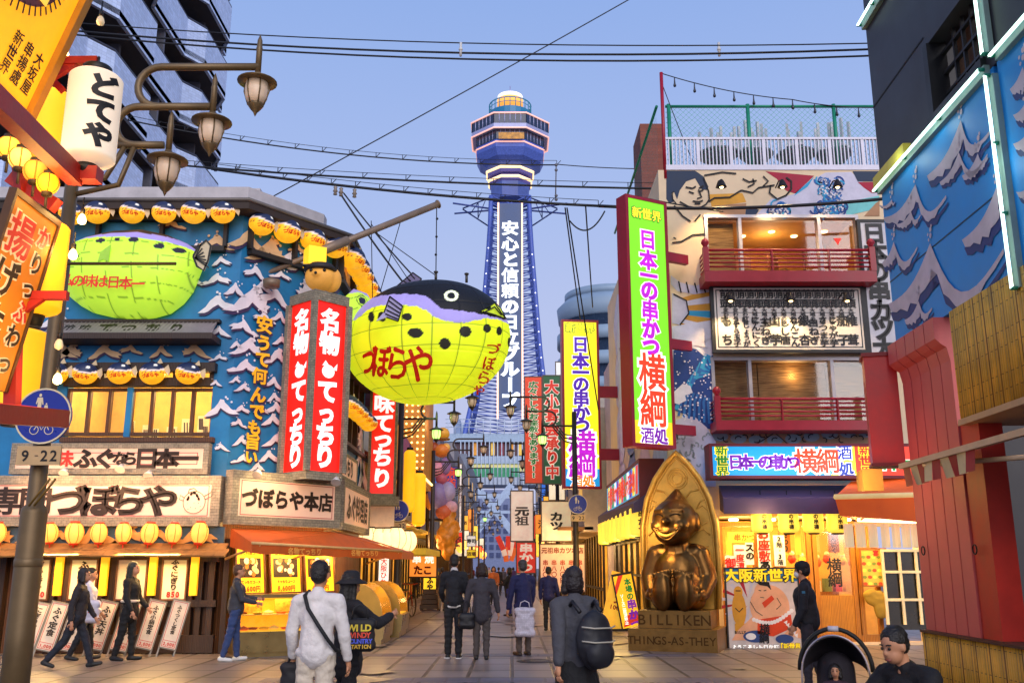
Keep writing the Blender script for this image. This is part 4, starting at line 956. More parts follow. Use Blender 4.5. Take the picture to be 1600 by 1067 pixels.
# lamp post
PST = mat('6e5a3c', .45, .35, var=.25, vs=2)
def street_lantern(mb_arm, o, P, s=1.0, lit=False, shade=None):
    m = MB(); m.M = Matrix.Translation(P) @ Matrix.Scale(s, 4)
    m.lathe((0, 0, 0), [(.001, .12), (.035, .11), (.05, .07), (.12, .05), (.215, .0), (.215, -.012), (.1, -.02)], 20)
    m.lathe((0, 0, 0), [(.001, .58), (.028, .5), (.032, .42), (.038, .4), (.034, .38), (.034, .1)], 10)
    m.lathe((0, 0, 0), [(.001, -.42), (.015, -.39), (.022, -.37), (.05, -.34), (.085, -.29), (.09, -.27)], 14)
    for k in range(6):
        a_ = k * math.pi / 3; m.tube([(.13 * math.cos(a_), .13 * math.sin(a_), -.015), (.138 * math.cos(a_), .138 * math.sin(a_), -.12), (.088 * math.cos(a_), .088 * math.sin(a_), -.28)], .008, 5)
    lm = m.o('lantern', shade or PST, o, True)
    m = MB(); m.M = Matrix.Translation(P) @ Matrix.Scale(s, 4); m.lathe((0, 0, 0), [(.08, -.275), (.118, -.2), (.128, -.12), (.12, -.015)], 18)
    m.o('lamp_glass', glow('b8ff7a', 2.2) if lit else mat('cdb49a', .35, em=.12), lm, True)
    return lm
lp = T('lamp_post', 'tall brown lamp post with three unlit hooked lanterns at the front left', 'lamp post', (W(42, 900, 9.5).x, 9.5, 0))
bx = W(42, 900, 9.5).x; ztop = W(110, 275, 9.5).z
m = MB(); m.lathe((bx, 9.5, 0), [(.135, 0), (.13, .9), (.125, 2.02), (.12, 2.06), (.085, 2.1), (.082, 3.2), (.068, ztop)], 20); m.lathe((bx, 9.5, 1.5), [(.128, 0), (.134, .01), (.134, .07), (.128, .08)], 20); m.o('post', PST, lp, True)
zz = [W(250, y, 9.5).z for y in (227, 167, 105)]
tips = [(262, 250, 227), (331, 190, 167), (402, 128, 105)]
m = MB()
px0 = [W(x, 220, 9.5).x for x in (175, 190, 228)]
m.tube([V((bx, 9.5, zz[0] - .45)), V((bx + .35, 9.5, zz[0] - .38)), V((W(195, 227, 9.5).x, 9.5, zz[0] - .02)), ], .03, 8); m.tube([V((bx, 9.5, zz[0] - .3)), V((bx + .3, 9.5, zz[0] - .22)), V((W(180, 227, 9.5).x, 9.5, zz[0]))], .03, 8); m.tube([V((bx, 9.5, zz[0] - .58)), V((bx + .5, 9.5, zz[0] - .46)), V((W(210, 227, 9.5).x, 9.5, zz[0] - .03))], .03, 8)
m.tube([V((W(172, 230, 9.5).x, 9.5, zz[0])), V((W(256, 230, 9.5).x, 9.5, zz[0]))], .04, 10)
for k in (0, 1):
    xl = W((214, 244)[k], 200, 9.5).x; rr = (zz[k + 1] - zz[k]) / 2; xr = W((326, 400)[k], 180, 9.5).x
    arc = [V((xl - rr * math.sin(math.pi * i / 12), 9.5, zz[k] + rr - rr * math.cos(math.pi * i / 12))) for i in range(13)]
    m.tube([V((W(256 if k == 0 else 326, 200, 9.5).x, 9.5, zz[k]))] + arc + [V((xr, 9.5, zz[k + 1]))], .042, 10)
m.o('arm', PST, lp, True)
for x, y, _ in tips: street_lantern(None, lp, W(x, y, 9.5), 1.0)
def round_sign(root, P, r, rz=0, plate='9   22', ped=True):
    m = MB(); m.M = Matrix.Translation(P) @ Matrix.Rotation(rz, 4, 'Z'); m.k = 0
    m.lathe((0, 0, 0), [(.001, 0)], 3) if 0 else None
    n = 40; m.prism([(r * math.cos(2 * math.pi * i / n), r * math.sin(2 * math.pi * i / n)) for i in range(n)], -.01, .02)
    sg_ = m.o('round_sign', mat('1a2f9a', .3, var=.1), root, True)
    m = MB(); m.M = Matrix.Translation(P) @ Matrix.Rotation(rz, 4, 'Z'); m.ring(0, 0, r * .94, r * 1.0, -.013, n)
    s = r
    def man(x, z, k):
        m.disc(x, z + .36 * k, .055 * k, .065 * k, -.014, 12); m.prism([(x - .1 * k, z + .27 * k), (x + .1 * k, z + .27 * k), (x + .15 * k, z - .02 * k), (x + .11 * k, z - .02 * k), (x + .07 * k, z + .12 * k), (x + .07 * k, z - .38 * k), (x + .02 * k, z - .38 * k), (x, z - .08 * k), (x - .03 * k, z - .38 * k), (x - .09 * k, z - .38 * k), (x - .07 * k, z + .12 * k), (x - .12 * k, z + .0 * k), (x - .15 * k, z + .02 * k)], -.016, -.012)
    man(-.16 * s, .42 * s, .9 * s); man(.08 * s, .25 * s, .5 * s)
    for dx in (-.2, .2): m.ring(dx * s * 1.3, -.5 * s, .14 * s, .165 * s, -.014)
    m.rib([(-.26 * s, -.5 * s), (-.12 * s, -.26 * s), (.14 * s, -.26 * s), (.26 * s, -.5 * s)], .03 * s, -.015); m.rib([(-.12 * s, -.26 * s), (0, -.5 * s), (.14 * s, -.26 * s)], .03 * s, -.0165); m.rib([(.14 * s, -.26 * s), (.12 * s, -.17 * s), (.22 * s, -.17 * s)], .03 * s, -.018)
    m.o('symbols', mat('e8d8b0', .5), sg_, True)
    m = MB(); m.M = Matrix.Translation(P + V((0, 0, -r * 1.0 - .12 * r / .3))) @ Matrix.Rotation(rz, 4, 'Z'); k = r / .3; m.b2(-.23 * k, .23 * k, -.01, .015, -.1 * k, .1 * k); pt = m.o('time_plate', mat('c9a877', .4), root, True)
    m = MB(); m.M = Matrix.Translation(P + V((0, 0, -r * 1.0 - .12 * r / .3))) @ Matrix.Rotation(rz, 4, 'Z'); m.txt('9', -.14 * k, 0, .16 * k, wt=.02, y=-.013); m.txt('22', .11 * k, 0, .16 * k, wt=.02, y=-.013); m.txt('−', -.02 * k, 0, .07 * k, wt=.02, y=-.013); m.o('lettering', BLACKP, pt, True)
P = W(68, 650, 9.33); round_sign(lp, P, .28)
m = MB(); q = W(50, 800, 9.36); 
for k in (0, 1): m.tube([W(45 + k * 8, 790, 9.34), W(78 + k * 9, 748, 9.3)], .012, 5)
m.o('strap', mat('7a5c1c', .6), lp, True)
m = MB(); a, b = W(88, 412, 9.4), W(275, 412, 9.4); m.tube([a, b], .018, 8); m.o('side_rod', mat('6d5524', .5, .4), lp, True)
# ================================================================== MURAL RESTAURANT ON THE RIGHT
YF = 19.6; XC = W(1041, 600, YF).x; XE = 8.5
RF = PL((0, YF), (1, YF)); RS = PL((XC, 31), (XC, YF))
CRM = mat('efd3aa', .7, var=.1, vs=1.5); CRIM = mat('a3142a', .4, var=.12); DRED = mat('6d1220', .5, var=.15); ALU = mat('a7a2a8', .4, .4)
mr_ = T('mural_restaurant', 'tall restaurant painted with a huge wrestler mural and blue waves, on the right', 'restaurant', (XC + 2, YF, 0))
w1 = hole(RF, 1104, 340, 1341, 436); w2 = hole(RF, 1115, 562, 1372, 668); sh_ = hole(RF, 1128, 806, 1440, 998)
sh_ = (sh_[0], sh_[1], .06, sh_[3]); ztop = RF.hit(1200, 266)[1]
m = MB(); m.M = RF.M(); wallhole(m, XC, XE, 0, ztop, [w1, w2, sh_], 0, .3); m.M = Matrix()
m.b2(XC, XC + .3, YF + .3, 31, 3.3, ztop); m.b2(XC + .3, XE, YF + .3, 26, ztop - .2, ztop - .05); m.b2(XC + .3, XE, YF + 3.2, YF + 3.3, .0, ztop - .2)
m.b2(XC + .3, XE, YF + .3, YF + 3.2, w1[2] - .4, w1[2] - .3); m.b2(XC + .3, XE, YF + .3, YF + 3.2, w2[2] - .4, w2[2] - .3); m.b2(XC + .3, XE, YF + .3, YF + 3.2, sh_[3] + .05, sh_[3] + .15)
m.o('wall', CRM, mr_, True)
m = MB(); m.b2(XC, XC + .25, YF + .3, 31, 0, 3.3); m.o('side_shopfront', DWOOD, mr_, True)
for nm, hh_, c in (('upper_room', w1, 'c98f3f'), ('lower_room', w2, '8a5c28')):
    m = MB(); m.M = RF.M(); m.b2(hh_[0], hh_[1], 2.2, 2.3, hh_[2] - .2, hh_[3] + .1); m.b2(hh_[0] - .1, hh_[0], .31, 2.3, hh_[2] - .2, hh_[3] + .1); m.b2(hh_[1], hh_[1] + .1, .31, 2.3, hh_[2] - .2, hh_[3] + .1); m.b2(hh_[0], hh_[1], .31, 2.2, hh_[3] + .01, hh_[3] + .1); m.o(nm, mat(c, .7), mr_, True)
for i in range(4):
    uu = w1[0] + .45 + i * .75; o = T('chair', ORD[i] + ' wooden chair from the left standing behind the upper lit window', 'chair', RF.w(uu, w1[2] - .3, -1.2), .4 * i, 'chairs behind the upper window'); CW = mat('8a5624', .6, kind='wood')
    m = MB(); m.b2(-.22, .22, -.22, .22, .78, .83); m.o('seat', CW, o); m = MB(); m.b2(-.22, .22, .18, .22, .85, 1.28); m.o('backrest', CW, o)
    for dx in (-.19, .19):
        for dy in (-.19, .19): m = MB(); m.b2(dx - .02, dx + .02, dy - .02, dy + .02, 0, .78); m.o('leg', CW, o)
for i in range(5): m = MB(); m.M = RF.M(); uu = w1[0] + .5 + i * .6; m.lathe((uu, .9 + .3 * (i % 2), w1[3] - .02), [(.001, 0), (.07, 0), (.08, .02)], 12); m.o('downlight', glow('ffe2a0', 5), mr_, True)
lamp('POINT', RF.w((w1[0] + w1[1]) / 2, w1[3] - .35, -1.1), 26, (1, .72, .4), .2); lamp('POINT', RF.w((w2[0] + w2[1]) / 2, w2[3] - .3, -.2), 22, (1, .62, .25), .2)
m = MB(); m.M = RF.M(); BL = mat('a07c4c', .8, kind='streak', a=3, b=60, h2='5f421f')
m.b2(w1[0] + .02, w1[0] + .66, .25, .28, w1[2], w1[3] - .05); m.b2(w2[0] + .03, w2[0] + 1.0, .25, .28, w2[2], w2[3] - .02); m.b2(w2[0] + 1.02, w2[1] - 1.0, .25, .28, w2[2], w2[3] - .02); m.b2(w2[1] - .98, w2[1] - .05, .25, .28, w2[2], w2[3] - .1)
m.o('blind', BL, mr_, True)
for hh_, muls in ((w1, (1104, 1157, 1281, 1341)), (w2, (1115, 1173, 1302, 1372))):
    m = MB(); m.M = RF.M(); m.b2(hh_[0] - .04, hh_[1] + .04, -.05, .12, hh_[3] - .02, hh_[3] + .05)
    for x in muls: uu = RF.hit(x, 380 if hh_ is w1 else 610)[0]; m.b2(uu - .035, uu + .035, -.045, .12, hh_[2], hh_[3] - .02)
    wf = m.o('window', ALU, mr_, True); m = MB(); m.M = RF.M(); m.b2(hh_[0], hh_[1], .05, .055, hh_[2], hh_[3]); m.o('pane', glass(k=.94), wf, True)
m = MB(); m.M = RF.M(); uu, z = RF.hit(1310, 376); m.poly([(uu - .09, z + .07), (uu + .09, z + .07), (uu, z - .09)], .045); m.o('warning_mark', mat('e0240f', .5, em=.4), mr_, True)
# ---- mural: flat paint on the wall, layer by layer
PM = [mat('2b3a52', .7), mat('b01f3c', .7), mat('d5d0de', .7), mat('2a6fb6', .7, var=.3, vs=6), mat('1b3f86', .7), mat('7fd0cc', .7), mat('1a1612', .7), mat('e6a437', .7), mat('b88760', .7), mat('efe9ee', .7), mat('36a6cf', .7), mat('9aa0a2', .7)]
mu = MB()
def mp(k, pts, ly): mu.M = RF.M(.004 * ly); mu.k = k; mu.poly([RF.hit(*p) for p in pts], 0)
def ml(pts, w=.03, ly=6, k=6): mu.M = RF.M(.004 * ly + .001); mu.k = k; mu.rib([RF.hit(*p) for p in pts], w, 0)
def md(x, y, r, k, ly): mu.M = RF.M(.004 * ly); mu.k = k; u, z = RF.hit(x, y); mu.disc(u, z, r, r, 0, 9)
mp(0, [(1041, 267), (1086, 267), (1099, 276), (1107, 292), (1105, 297), (1097, 297), (1086, 279), (1072, 284), (1062, 298), (1058, 312), (1053, 300), (1049, 303), (1053, 315), (1046, 318), (1041, 311)], 1)
ml([(1099, 278), (1107, 300), (1108, 312), (1103, 320), (1092, 326)]); ml([(1053, 300), (1050, 302), (1051, 312), (1057, 320)], .025)
for pts in ([(1071, 293), (1082, 295), (1087, 292)], [(1092, 295), (1099, 291)], [(1076, 300), (1084, 303)], [(1093, 300), (1099, 297)], [(1091, 297), (1096, 309), (1089, 311)], [(1082, 315), (1092, 316), (1098, 314)], [(1085, 319), (1094, 319)], [(1062, 316), (1080, 326), (1098, 324)], [(1053, 322), (1066, 338), (1079, 347)], [(1107, 316), (1116, 310), (1140, 309), (1158, 298)], [(1158, 298), (1176, 302), (1185, 294), (1210, 290)], [(1050, 380), (1065, 378), (1082, 368), (1104, 366)], [(1085, 347), (1094, 336)], [(1100, 275), (1128, 270), (1150, 272)], [(1160, 280), (1170, 285), (1182, 283)], [(1168, 293), (1178, 288), (1176, 280)], [(1192, 276), (1200, 284), (1192, 292)], [(1052, 372), (1056, 374)]): ml(pts, .035)
mp(1, [(1196, 268), (1272, 275), (1243, 303), (1228, 298), (1214, 280)], 1); mp(10, [(1243, 303), (1272, 276), (1262, 292), (1240, 307)], 2)
mp(2, [(1180, 338), (1205, 311), (1240, 304), (1262, 285), (1290, 270), (1330, 269), (1344, 282), (1372, 300), (1372, 312), (1322, 316), (1322, 338)], 1)
ml([(1204, 290), (1202, 302), (1214, 312), (1228, 306), (1236, 296), (1236, 284), (1228, 278)], .04)
mp(0, [(1332, 268), (1374, 268), (1374, 284), (1340, 284)], 2); mp(1, [(1340, 285), (1374, 285), (1374, 301), (1362, 302), (1350, 294)], 2)
mp(5, [(1322, 316), (1374, 306), (1374, 325), (1322, 338)], 2); mp(8, [(1350, 338), (1368, 318), (1374, 314), (1374, 338)], 3)
mp(7, [(1108, 304), (1160, 302), (1166, 316), (1112, 324)], 1); mp(8, [(1116, 322), (1166, 318), (1164, 338), (1128, 338)], 2); mp(0, [(1166, 322), (1186, 328), (1180, 338), (1164, 338)], 2)
def curls(cx, cy, n, sp, seed, ly=3):
    r_ = random.Random(seed)
    for i in range(n):
        x, y = cx + r_.uniform(-1, 1) * sp[0], cy + r_.uniform(-1, 1) * sp[1]; k = r_.choice((3, 3, 4, 10)); a0 = r_.uniform(0, 6.3); L_ = r_.uniform(.08, .17)
        u, z = RF.hit(x, y); mu.M = RF.M(.004 * (ly + (i % 14) * .22) + .0005); mu.k = k; mu.rib([(u + L_ * math.cos(a0 + t * .5) * (1 - t * .11), z + L_ * math.sin(a0 + t * .5) * (1 - t * .11)) for t in range(6)], .034, 0)
    for i in range(n): md(cx + r_.uniform(-1, 1) * sp[0], cy + r_.uniform(-1, 1) * sp[1], r_.uniform(.012, .028), 9, ly + 4)
curls(1296, 292, 46, (16, 12), 1); curls(1304, 318, 42, (15, 14), 2); curls(1216, 330, 30, (15, 7), 3); curls(1285, 329, 22, (12, 7), 4)
# left strip: rope, sun rays, generic rolling wave, pale hill
mp(2, [(1048, 430), (1062, 441), (1085, 447), (1112, 440), (1112, 456), (1085, 460), (1058, 455), (1048, 444)], 2)
for x in (1060, 1072, 1085, 1098): ml([(x, 440 + (x - 1060) * .1), (x + 4, 458)], .03)
for i in range(7): 
    a = (1050, 474); y0_ = 446 + i * 12; mp(7 if i % 2 == 0 else (10 if i == 3 else 9), [(1052, 470 + i * 5), (1114, y0_ + 4), (1114, y0_ + 15), (1052, 475 + i * 5)], 1)
mp(2, [(1050, 458), (1072, 470), (1076, 490), (1062, 508), (1050, 505)], 2); ml([(1052, 460), (1072, 470), (1076, 490), (1062, 508)], .03)
mp(9, [(1050, 510), (1114, 500), (1114, 560), (1050, 560)], 2)
mp(4, [(1052, 548), (1066, 540), (1088, 546), (1104, 560), (1114, 555), (1114, 672), (1100, 668), (1076, 650), (1052, 640)], 3)
for i in range(9): 
    q = [(1056 + i * 5, 640 - i * 8), (1068 + i * 4.5, 610 - i * 7), (1084 + i * 3, 590 - i * 4), (1106 + i * .8, 584 - i * 1.5)]; ml(q, .085, 4 + .22 * i, 3 if i % 2 else 10)
for i in range(7): ml([(1060 + i * 8, 650 + i * 2), (1064 + i * 7, 628), (1072 + i * 6, 610 + i * 2)], .05, 6.1 + .12 * i, 3)
r_ = random.Random(5)
for i in range(110): md(1054 + r_.random() * 58, 548 + r_.random() * 110, r_.uniform(.01, .024), 9, 7)
mp(9, [(1053, 612), (1066, 600), (1078, 603), (1082, 614), (1070, 618), (1072, 626), (1060, 632), (1053, 630)], 8); mp(9, [(1052, 520), (1070, 512), (1100, 516), (1112, 528), (1098, 534), (1108, 544), (1086, 540), (1072, 548), (1054, 546)], 8)
mp(2, [(1052, 660), (1070, 650), (1086, 652), (1104, 668), (1118, 690), (1118, 760), (1052, 760)], 6)
mp(8, [(1112, 672), (1380, 672), (1380, 697), (1112, 697)], 1)
for i in range(26): 
    x = 1125 + i * 9.5; y = 682 + 6 * math.sin(i * 2.3); u, z = RF.hit(x, y); mu.M = RF.M(.012); mu.k = 11
    if i % 3 == 0: mu.disc(u, z, .17, .1, 0, 12)
    ml([(x + 5 * math.cos(t * .7 + i), y + 4 * math.sin(t * .7 + i)) for t in range(5)], .022)
ml([(1180, 695), (1210, 676), (1232, 695)], .02); r_ = random.Random(8)
for i in range(34): x, y = 1056 + r_.random() * 50, 668 + r_.random() * 60; ml([(x + 3 * math.cos(t * .8 + i), y + 4 * math.sin(t * .8 + i)) for t in range(5)], .03, 8, 11)
mu.o('mural', PM, mr_, True)
mu = MB(); M2 = [mat('b9c2dc', .7, var=.2), mat('e6c3cf', .7), mat('6f88b4', .7), mat('e8e3ee', .7)]
for i in range(16):
    mu.k = i % 4; mu.M = RS.M(.006 + .003 * (i % 4)); u_ = RS.len - .3 - (i % 4) * 2.4; z_ = 3.6 + (i // 4) * 1.7
    mu.poly([(u_ + 1.3 * math.cos(t * .6 + i) * (1 if t % 2 else .75) - .9, z_ + .95 * math.sin(t * .6 + i)) for t in range(10)], 0)
mu.o('side_mural', M2, mr_, True)
# ---- balconies
for i, (x0, x1, yt, yb, ye) in enumerate(((1100, 1368, 391, 424, 441), (1118, 1380, 623, 657, 672))):
    BP = FY(YF - .55); ua, ub = BP.hit(x0, yb)[0], BP.hit(x1, yb)[0]; zt, zb, ze = (BP.hit(1230, y)[1] for y in (yt, yb, ye))
    o = T('balcony', ('upper' if i == 0 else 'lower') + ' crimson railing balcony with ball finials under a lit window of the mural restaurant', 'balcony', V(((ua + ub) / 2, YF - .3, ze)))
    m = MB(); m.b2(ua, ub, YF - .6, YF - .002, ze, zb); m.o('platform', CRIM, o, True)
    for k in range(5):
        zz_ = zb + .1 + (zt - zb - .1) * k / 4; m = MB(); m.tube([V((ua + .05, YF - .55, zz_)), V((ub - .05, YF - .55, zz_))], .03 if k == 4 else .02, 8); m.tube([V((ua + .05, YF - .55, zz_)), V((ua + .05, YF, zz_))], .02, 6); m.o('rail', CRIM, o, True)
    for uu in (ua + .05, (ua * 1.8 + ub * 1.2) / 3, (ua * .8 + ub * 2.2) / 3, ub - .05):
        end = uu in (ua + .05, ub - .05); m = MB(); m.b2(uu - (.06 if end else .012), uu + (.06 if end else .012), YF - .61, YF - .5, zb, zt + (.06 if end else 0))
        if end: m.lathe((uu, YF - .55, zt + .06), [(.05, 0), (.05, .03), (.085, .09), (.085, .12), (.05, .18), (.001, .2)], 14)
        m.o('post', CRIM, o, True)
# ---- big menu board
P, w, h = onpl(FY(YF - .2), 1111, 446, 1352, 552); MBK = mat('15151a', .5)
cols = ['もち', 'うずら玉子', '紅しょうが', 'にんにく', '玉ねぎ', '山芋', 'しし唐', 'れんこん', '銀杏', '白ねぎ', 'さつま芋', 'じゃが芋', '茄子', '椎茸']
t = []
for i, c in enumerate(cols):
    u = -w / 2 + .31 + i * (w - .62) / 13; n = len(c)
    t += [('前頭', u, h / 2 - .31, .21, True, MBK, .06, None, 1.15), ('変わり種' if i < 3 else '大地の幸', u, h / 2 - .7, .09, True, MBK, .035, None, 1.3)]
    if n == 2: t += [(c[0], u, -.0 - .05, .25, False, MBK, .04), (c[1], u, -h / 2 + .28, .25, False, MBK, .04)]
    else: t.append((c, u, -h / 2 + .46, .66 / n if n > 3 else .19, True, MBK, .035, None, 1.2))
def rim2(root, X, yy):
    m = MB(); a, b, t_ = w / 2 - .11, h / 2 - .11, .022; m.b2(-a, a, yy - .004, yy, b - t_, b); m.b2(-a, a, yy - .004, yy, -b, -b + t_); m.b2(-a, -a + t_, yy - .004, yy, -b, b); m.b2(a - t_, a, yy - .004, yy, -b, b); m.b2(-a + .1, a - .1, yy - .004, yy, b - .51, b - .5); m.o('border_line', MBK, root)
board('menu_board', 'large white board with fourteen columns of black words between the two balconies', 'menu board', P, w, h, .12, 0, MBK, mat('e9dfd2', .6, var=.06), t, .07, extra=rim2)
def spot(P, lb, grp, dirv=(0, .3, -1), pw=16, on=True):
    o = T('gooseneck_lamp', lb, 'lamp', P, 0, grp); m = MB(); m.tube([(0, .5, .05), (0, .25, .1), (0, 0, .02)], .016, 6); m.lathe((0, 0, -.12), [(.11, -.02), (.1, .0), (.06, .1), (.03, .15)], 14); m.o('shade', mat('241c18', .5, .3), o); m = MB(); m.ball((0, 0, -.12), .05, 10); m.o('bulb', glow('ffd890', 9 if on else 1), o)
    if pw: lamp('SPOT', P + V((0, -.05, -.2)), pw, (1, .68, .3), .05, rot=(R(28), 0, 0))
for i, x in enumerate((1141, 1235, 1323)): spot(W(x, 460, YF - .75), ORD[i] + ' gooseneck lamp from the left over the large white menu board', 'lamps over the menu board', pw=75 if i < 2 else 30)
for i, x in enumerate((1127, 1222, 1308)): spot(W(x, 283, YF - .75), ORD[i] + ' gooseneck lamp from the left at the top of the mural', 'lamps over the mural', pw=(110, 110, 30)[i])
P, w, h = onpl(FY(YF - .15), 1347, 344, 1398, 562)
board('vertical_sign', 'white vertical sign with big black words beside the menu board at the building edge', 'sign', P, w, h, .1, 0, MBK, mat('d9d6da', .6), [(c, 0, h * (.5 - k), .5, False, MBK, .06, None, 1.0) for c, k in (('日', .1), ('本', .24), ('の', .38), ('串', .52), ('カ', .66), ('ツ', .79), ('大', .92))], .07)
# ---- lit shop sign
LB_, LY_, LR_ = mat('1898dc', .4, em=.75, var=.05), mat('ffe32a', .4, em=.85), mat('f0381c', .4, em=.8); TWH = mat('fff8f0', .4, em=.95)
P, w, h = onpl(FY(YF - .6), 1105, 695, 1462, 749)
def shopface(root, X, yy):
    m = MB(); m.k = 0; u1 = lambda x: FY(YF - .6).hit(x, 722)[0] - P.x
    m.poly([(u1(1290), -h / 2 + .05), (u1(1330), -h / 2 + .05), (u1(1330), h / 2 - .05), (u1(1318), h / 2 - .05)], yy - .002); m.k = 1; m.poly([(u1(1330), -h / 2 + .05), (w / 2 - .05, -h / 2 + .05), (w / 2 - .05, h / 2 - .05), (u1(1330), h / 2 - .05)], yy - .002); m.o('colour_field', [LY_, LR_], root)
u1 = lambda x: FY(YF - .6).hit(x, 722)[0] - P.x
VIO, ORG, BLU, GRN = mat('7a1fae', .4, em=.55), mat('f2421a', .4, em=.75), mat('1f3fa8', .4, em=.5), mat('12a64a', .4, em=.6)
t = [('新世界', u1(1124), 0, .21, True, mat('1a8a36', .4, em=.4), .05, LY_, 1.2)]
t += [(c, u1(x), -.02, .31, False, VIO, .05, TWH, 1.0) for c, x in zip('日本一の串かつ', (1145, 1161, 1176, 1191, 1207, 1220, 1233))]
t += [('横', u1(1253), 0, .5, False, ORG, .055, TWH, .95), ('綱', u1(1287), 0, .5, False, ORG, .055, TWH, .95), ('酒', u1(1314), .17, .3, False, BLU, .05, TWH), ('処', u1(1315), -.17, .3, False, BLU, .05, TWH)]
t += [('新世界', u1(1346), 0, .21, True, mat('c8361a', .4, em=.4), .05, LY_, 1.2)] + [(c, u1(x), -.02, .34, False, GRN, .055, TWH) for c, x in zip('日本一の', (1366, 1388, 1408, 1428))]
board('shop_sign', 'long glowing blue and red shop sign with colourful words above the purple awning', 'sign', P, w, h, .5, 0, DRED, LB_, t, .06, extra=shopface)
lamp('AREA', P + V((-.4, -1.0, -.1)), 12, (.8, .85, 1), 2.5, .4, (R(90), 0, 0))
# ---- purple awnings
PUR = mat('4b3a5e', .65, var=.15)
m = MB(); A0, A1 = W(1123, 758, YF - .05), W(1450, 758, YF - .05); B0, B1 = W(1130, 778, YF - 1.0), W(1445, 778, YF - 1.0); D0, D1 = B0 - V((0, 0, .3)), B1 - V((0, 0, .3)); E0_ = A0 - V((0, 0, .5))
m.add([A0, A1, B1, B0, D0, D1, E0_], [(0, 3, 2, 1), (3, 4, 5, 2), (0, 6, 4, 3)])
aw = m.o('awning', PUR); tag(aw, 'purple fabric awning over the wide shop front beneath the long glowing sign', 'awning'); so = aw.modifiers.new('thick', 'SOLIDIFY'); so.thickness = .02
RSa = PL((XC - .05, 28.5), (XC - .05, 20.2))
q0, q1 = V((XC - .05, 20.1, W(1035, 752, 20.1).z)), V((XC - .05, 28.5, W(1035, 752, 20.1).z + .15))
m = MB(); f0, f1 = q0 + V((-.65, 0, -.45)), q1 + V((-.65, 0, -.45)); m.add([q0, q1, f1, f0, f0 - V((0, 0, .2)), f1 - V((0, 0, .2)), q0 - V((0, 0, .5))], [(0, 1, 2, 3), (3, 2, 5, 4), (0, 3, 4, 6)])
aw = m.o('awning', PUR); tag(aw, 'purple side awning running along the street beside the bronze statue', 'awning'); so = aw.modifiers.new('thick', 'SOLIDIFY'); so.thickness = .02
# side light box along the street
SB = PL((XC - .55, 27.2), (XC - .55, 20.35)); z1_, z0_ = SB.hit(1010, 712)[1], SB.hit(1010, 765)[1]
bl = T('side_sign', 'long colourful glowing sign in a dark red box running along the side street', 'sign', V((XC - .3, 23.5, z0_)))
m = MB(); m.b2(XC - .55, XC, 20.3, 27.25, z1_, z1_ + .08); m.b2(XC - .55, XC, 20.3, 27.25, z0_ - .08, z0_); m.b2(XC - .55, XC, 20.2, 20.32, z0_ - .08, z1_ + .08); m.b2(XC - .5, XC, 20.32, 27.25, z0_, z1_); m.o('frame', DRED, bl, True)
m = MB(); m.b2(XC - .54, XC - .51, 20.33, 27.22, z0_ + .01, z1_ - .01); m.o('panel', mat('2fa8dc', .4, em=.7), bl, True)
m = MB(); m.M = SB.M(.004)
for i in range(12): m.k = i % 5; u_ = .3 + i * .55; m.poly([(u_, z0_ + .03), (u_ + .35, z0_ + .03), (u_ + .5, z1_ - .03), (u_ + .15, z1_ - .03)], 0)
m.o('colour_field', [LY_, LR_, GRN, TWH, VIO], bl, True)
m = MB(); m.M = SB.M(.012); m.txt('新世界串かつ横綱酒処大阪名物', SB.len / 2, (z0_ + z1_) / 2, (z1_ - z0_) * .7, wt=.06, pitch=.9); m.o('lettering', mat('e0381c', .4, em=.6), bl, True)
# ---- vertical light boxes
def vbox(name, label, x0, x1, y0, y1, Y, rz, d, face, items, wr=None):
    P = W((x0 + x1) / 2, (y0 + y1) / 2, Y); w = (W(x1, y0, Y).x - W(x0, y0, Y).x) / math.cos(rz); h = W(x0, y0, Y).z - W(x0, y1, Y).z
    return board(name, label, 'light box', P, wr or w, h, d, rz, DRED if d < .3 else CRIM, face, items(w, h), .07), w, h
LG = mat('7ddc1e', .4, em=.85, var=.04); MAG = mat('c31fd0', .4, em=.75)
it = lambda w, h: [('新世界', 0, h * .43, .25, False, LY_, .05, mat('1a8a36', .4, em=.4))] + [(c, .0, h * (.5 - k), .44, False, MAG, .06, TWH) for c, k in (('日', .175), ('本', .26), ('一', .325), ('の', .385), ('串', .465), ('か', .54), ('つ', .61))] + [('横', 0, h * (.5 - .71), .78, False, ORG, .06, TWH, .85), ('綱', 0, h * (.5 - .85), .78, False, ORG, .06, TWH, .85), ('酒処', 0, h * (.5 - .955), .33, False, VIO, .05, TWH)]
r1, w, h = vbox('light_box_sign', 'tall lime green glowing sign with magenta and orange words in a crimson box', 974, 1043, 308, 694, YF - .9, R(28), .34, LG, it)
for z_ in (.28, -.08, -.42): m = MB(); m.b2(w / 2, w / 2 + .6, -.06, .06, h * z_ - .1, h * z_ + .1); m.o('bracket', CRIM, r1)
m = MB(); m.b2(-w / 2 + .07, w / 2 - .07, -.156, -.152, -h / 2 + .07, -h / 2 + .07 + h * .085); m.o('colour_field', mat('ffd21e', .4, em=.8), r1)
LYW = mat('ffee1a', .4, em=.85, var=.04)
it = lambda w, h: [('新世界', 0, h * .45, .3, False, LYW, .05, mat('1a8a36', .4, em=.4))] + [(c, .0, h * (.5 - k), .52, False, mat('5a2ab8', .4, em=.55), .05, TWH) for c, k in (('日', .15), ('本', .25), ('一', .32), ('の', .39), ('串', .475), ('か', .56), ('つ', .635))] + [('横', 0, h * (.5 - .745), .85, False, MAG, .06, TWH, 1), ('綱', 0, h * (.5 - .86), .85, False, MAG, .06, TWH, 1), ('酒処', .0, h * (.5 - .955), .36, False, mat('ff8a1c', .4, em=.7), .05, TWH)]
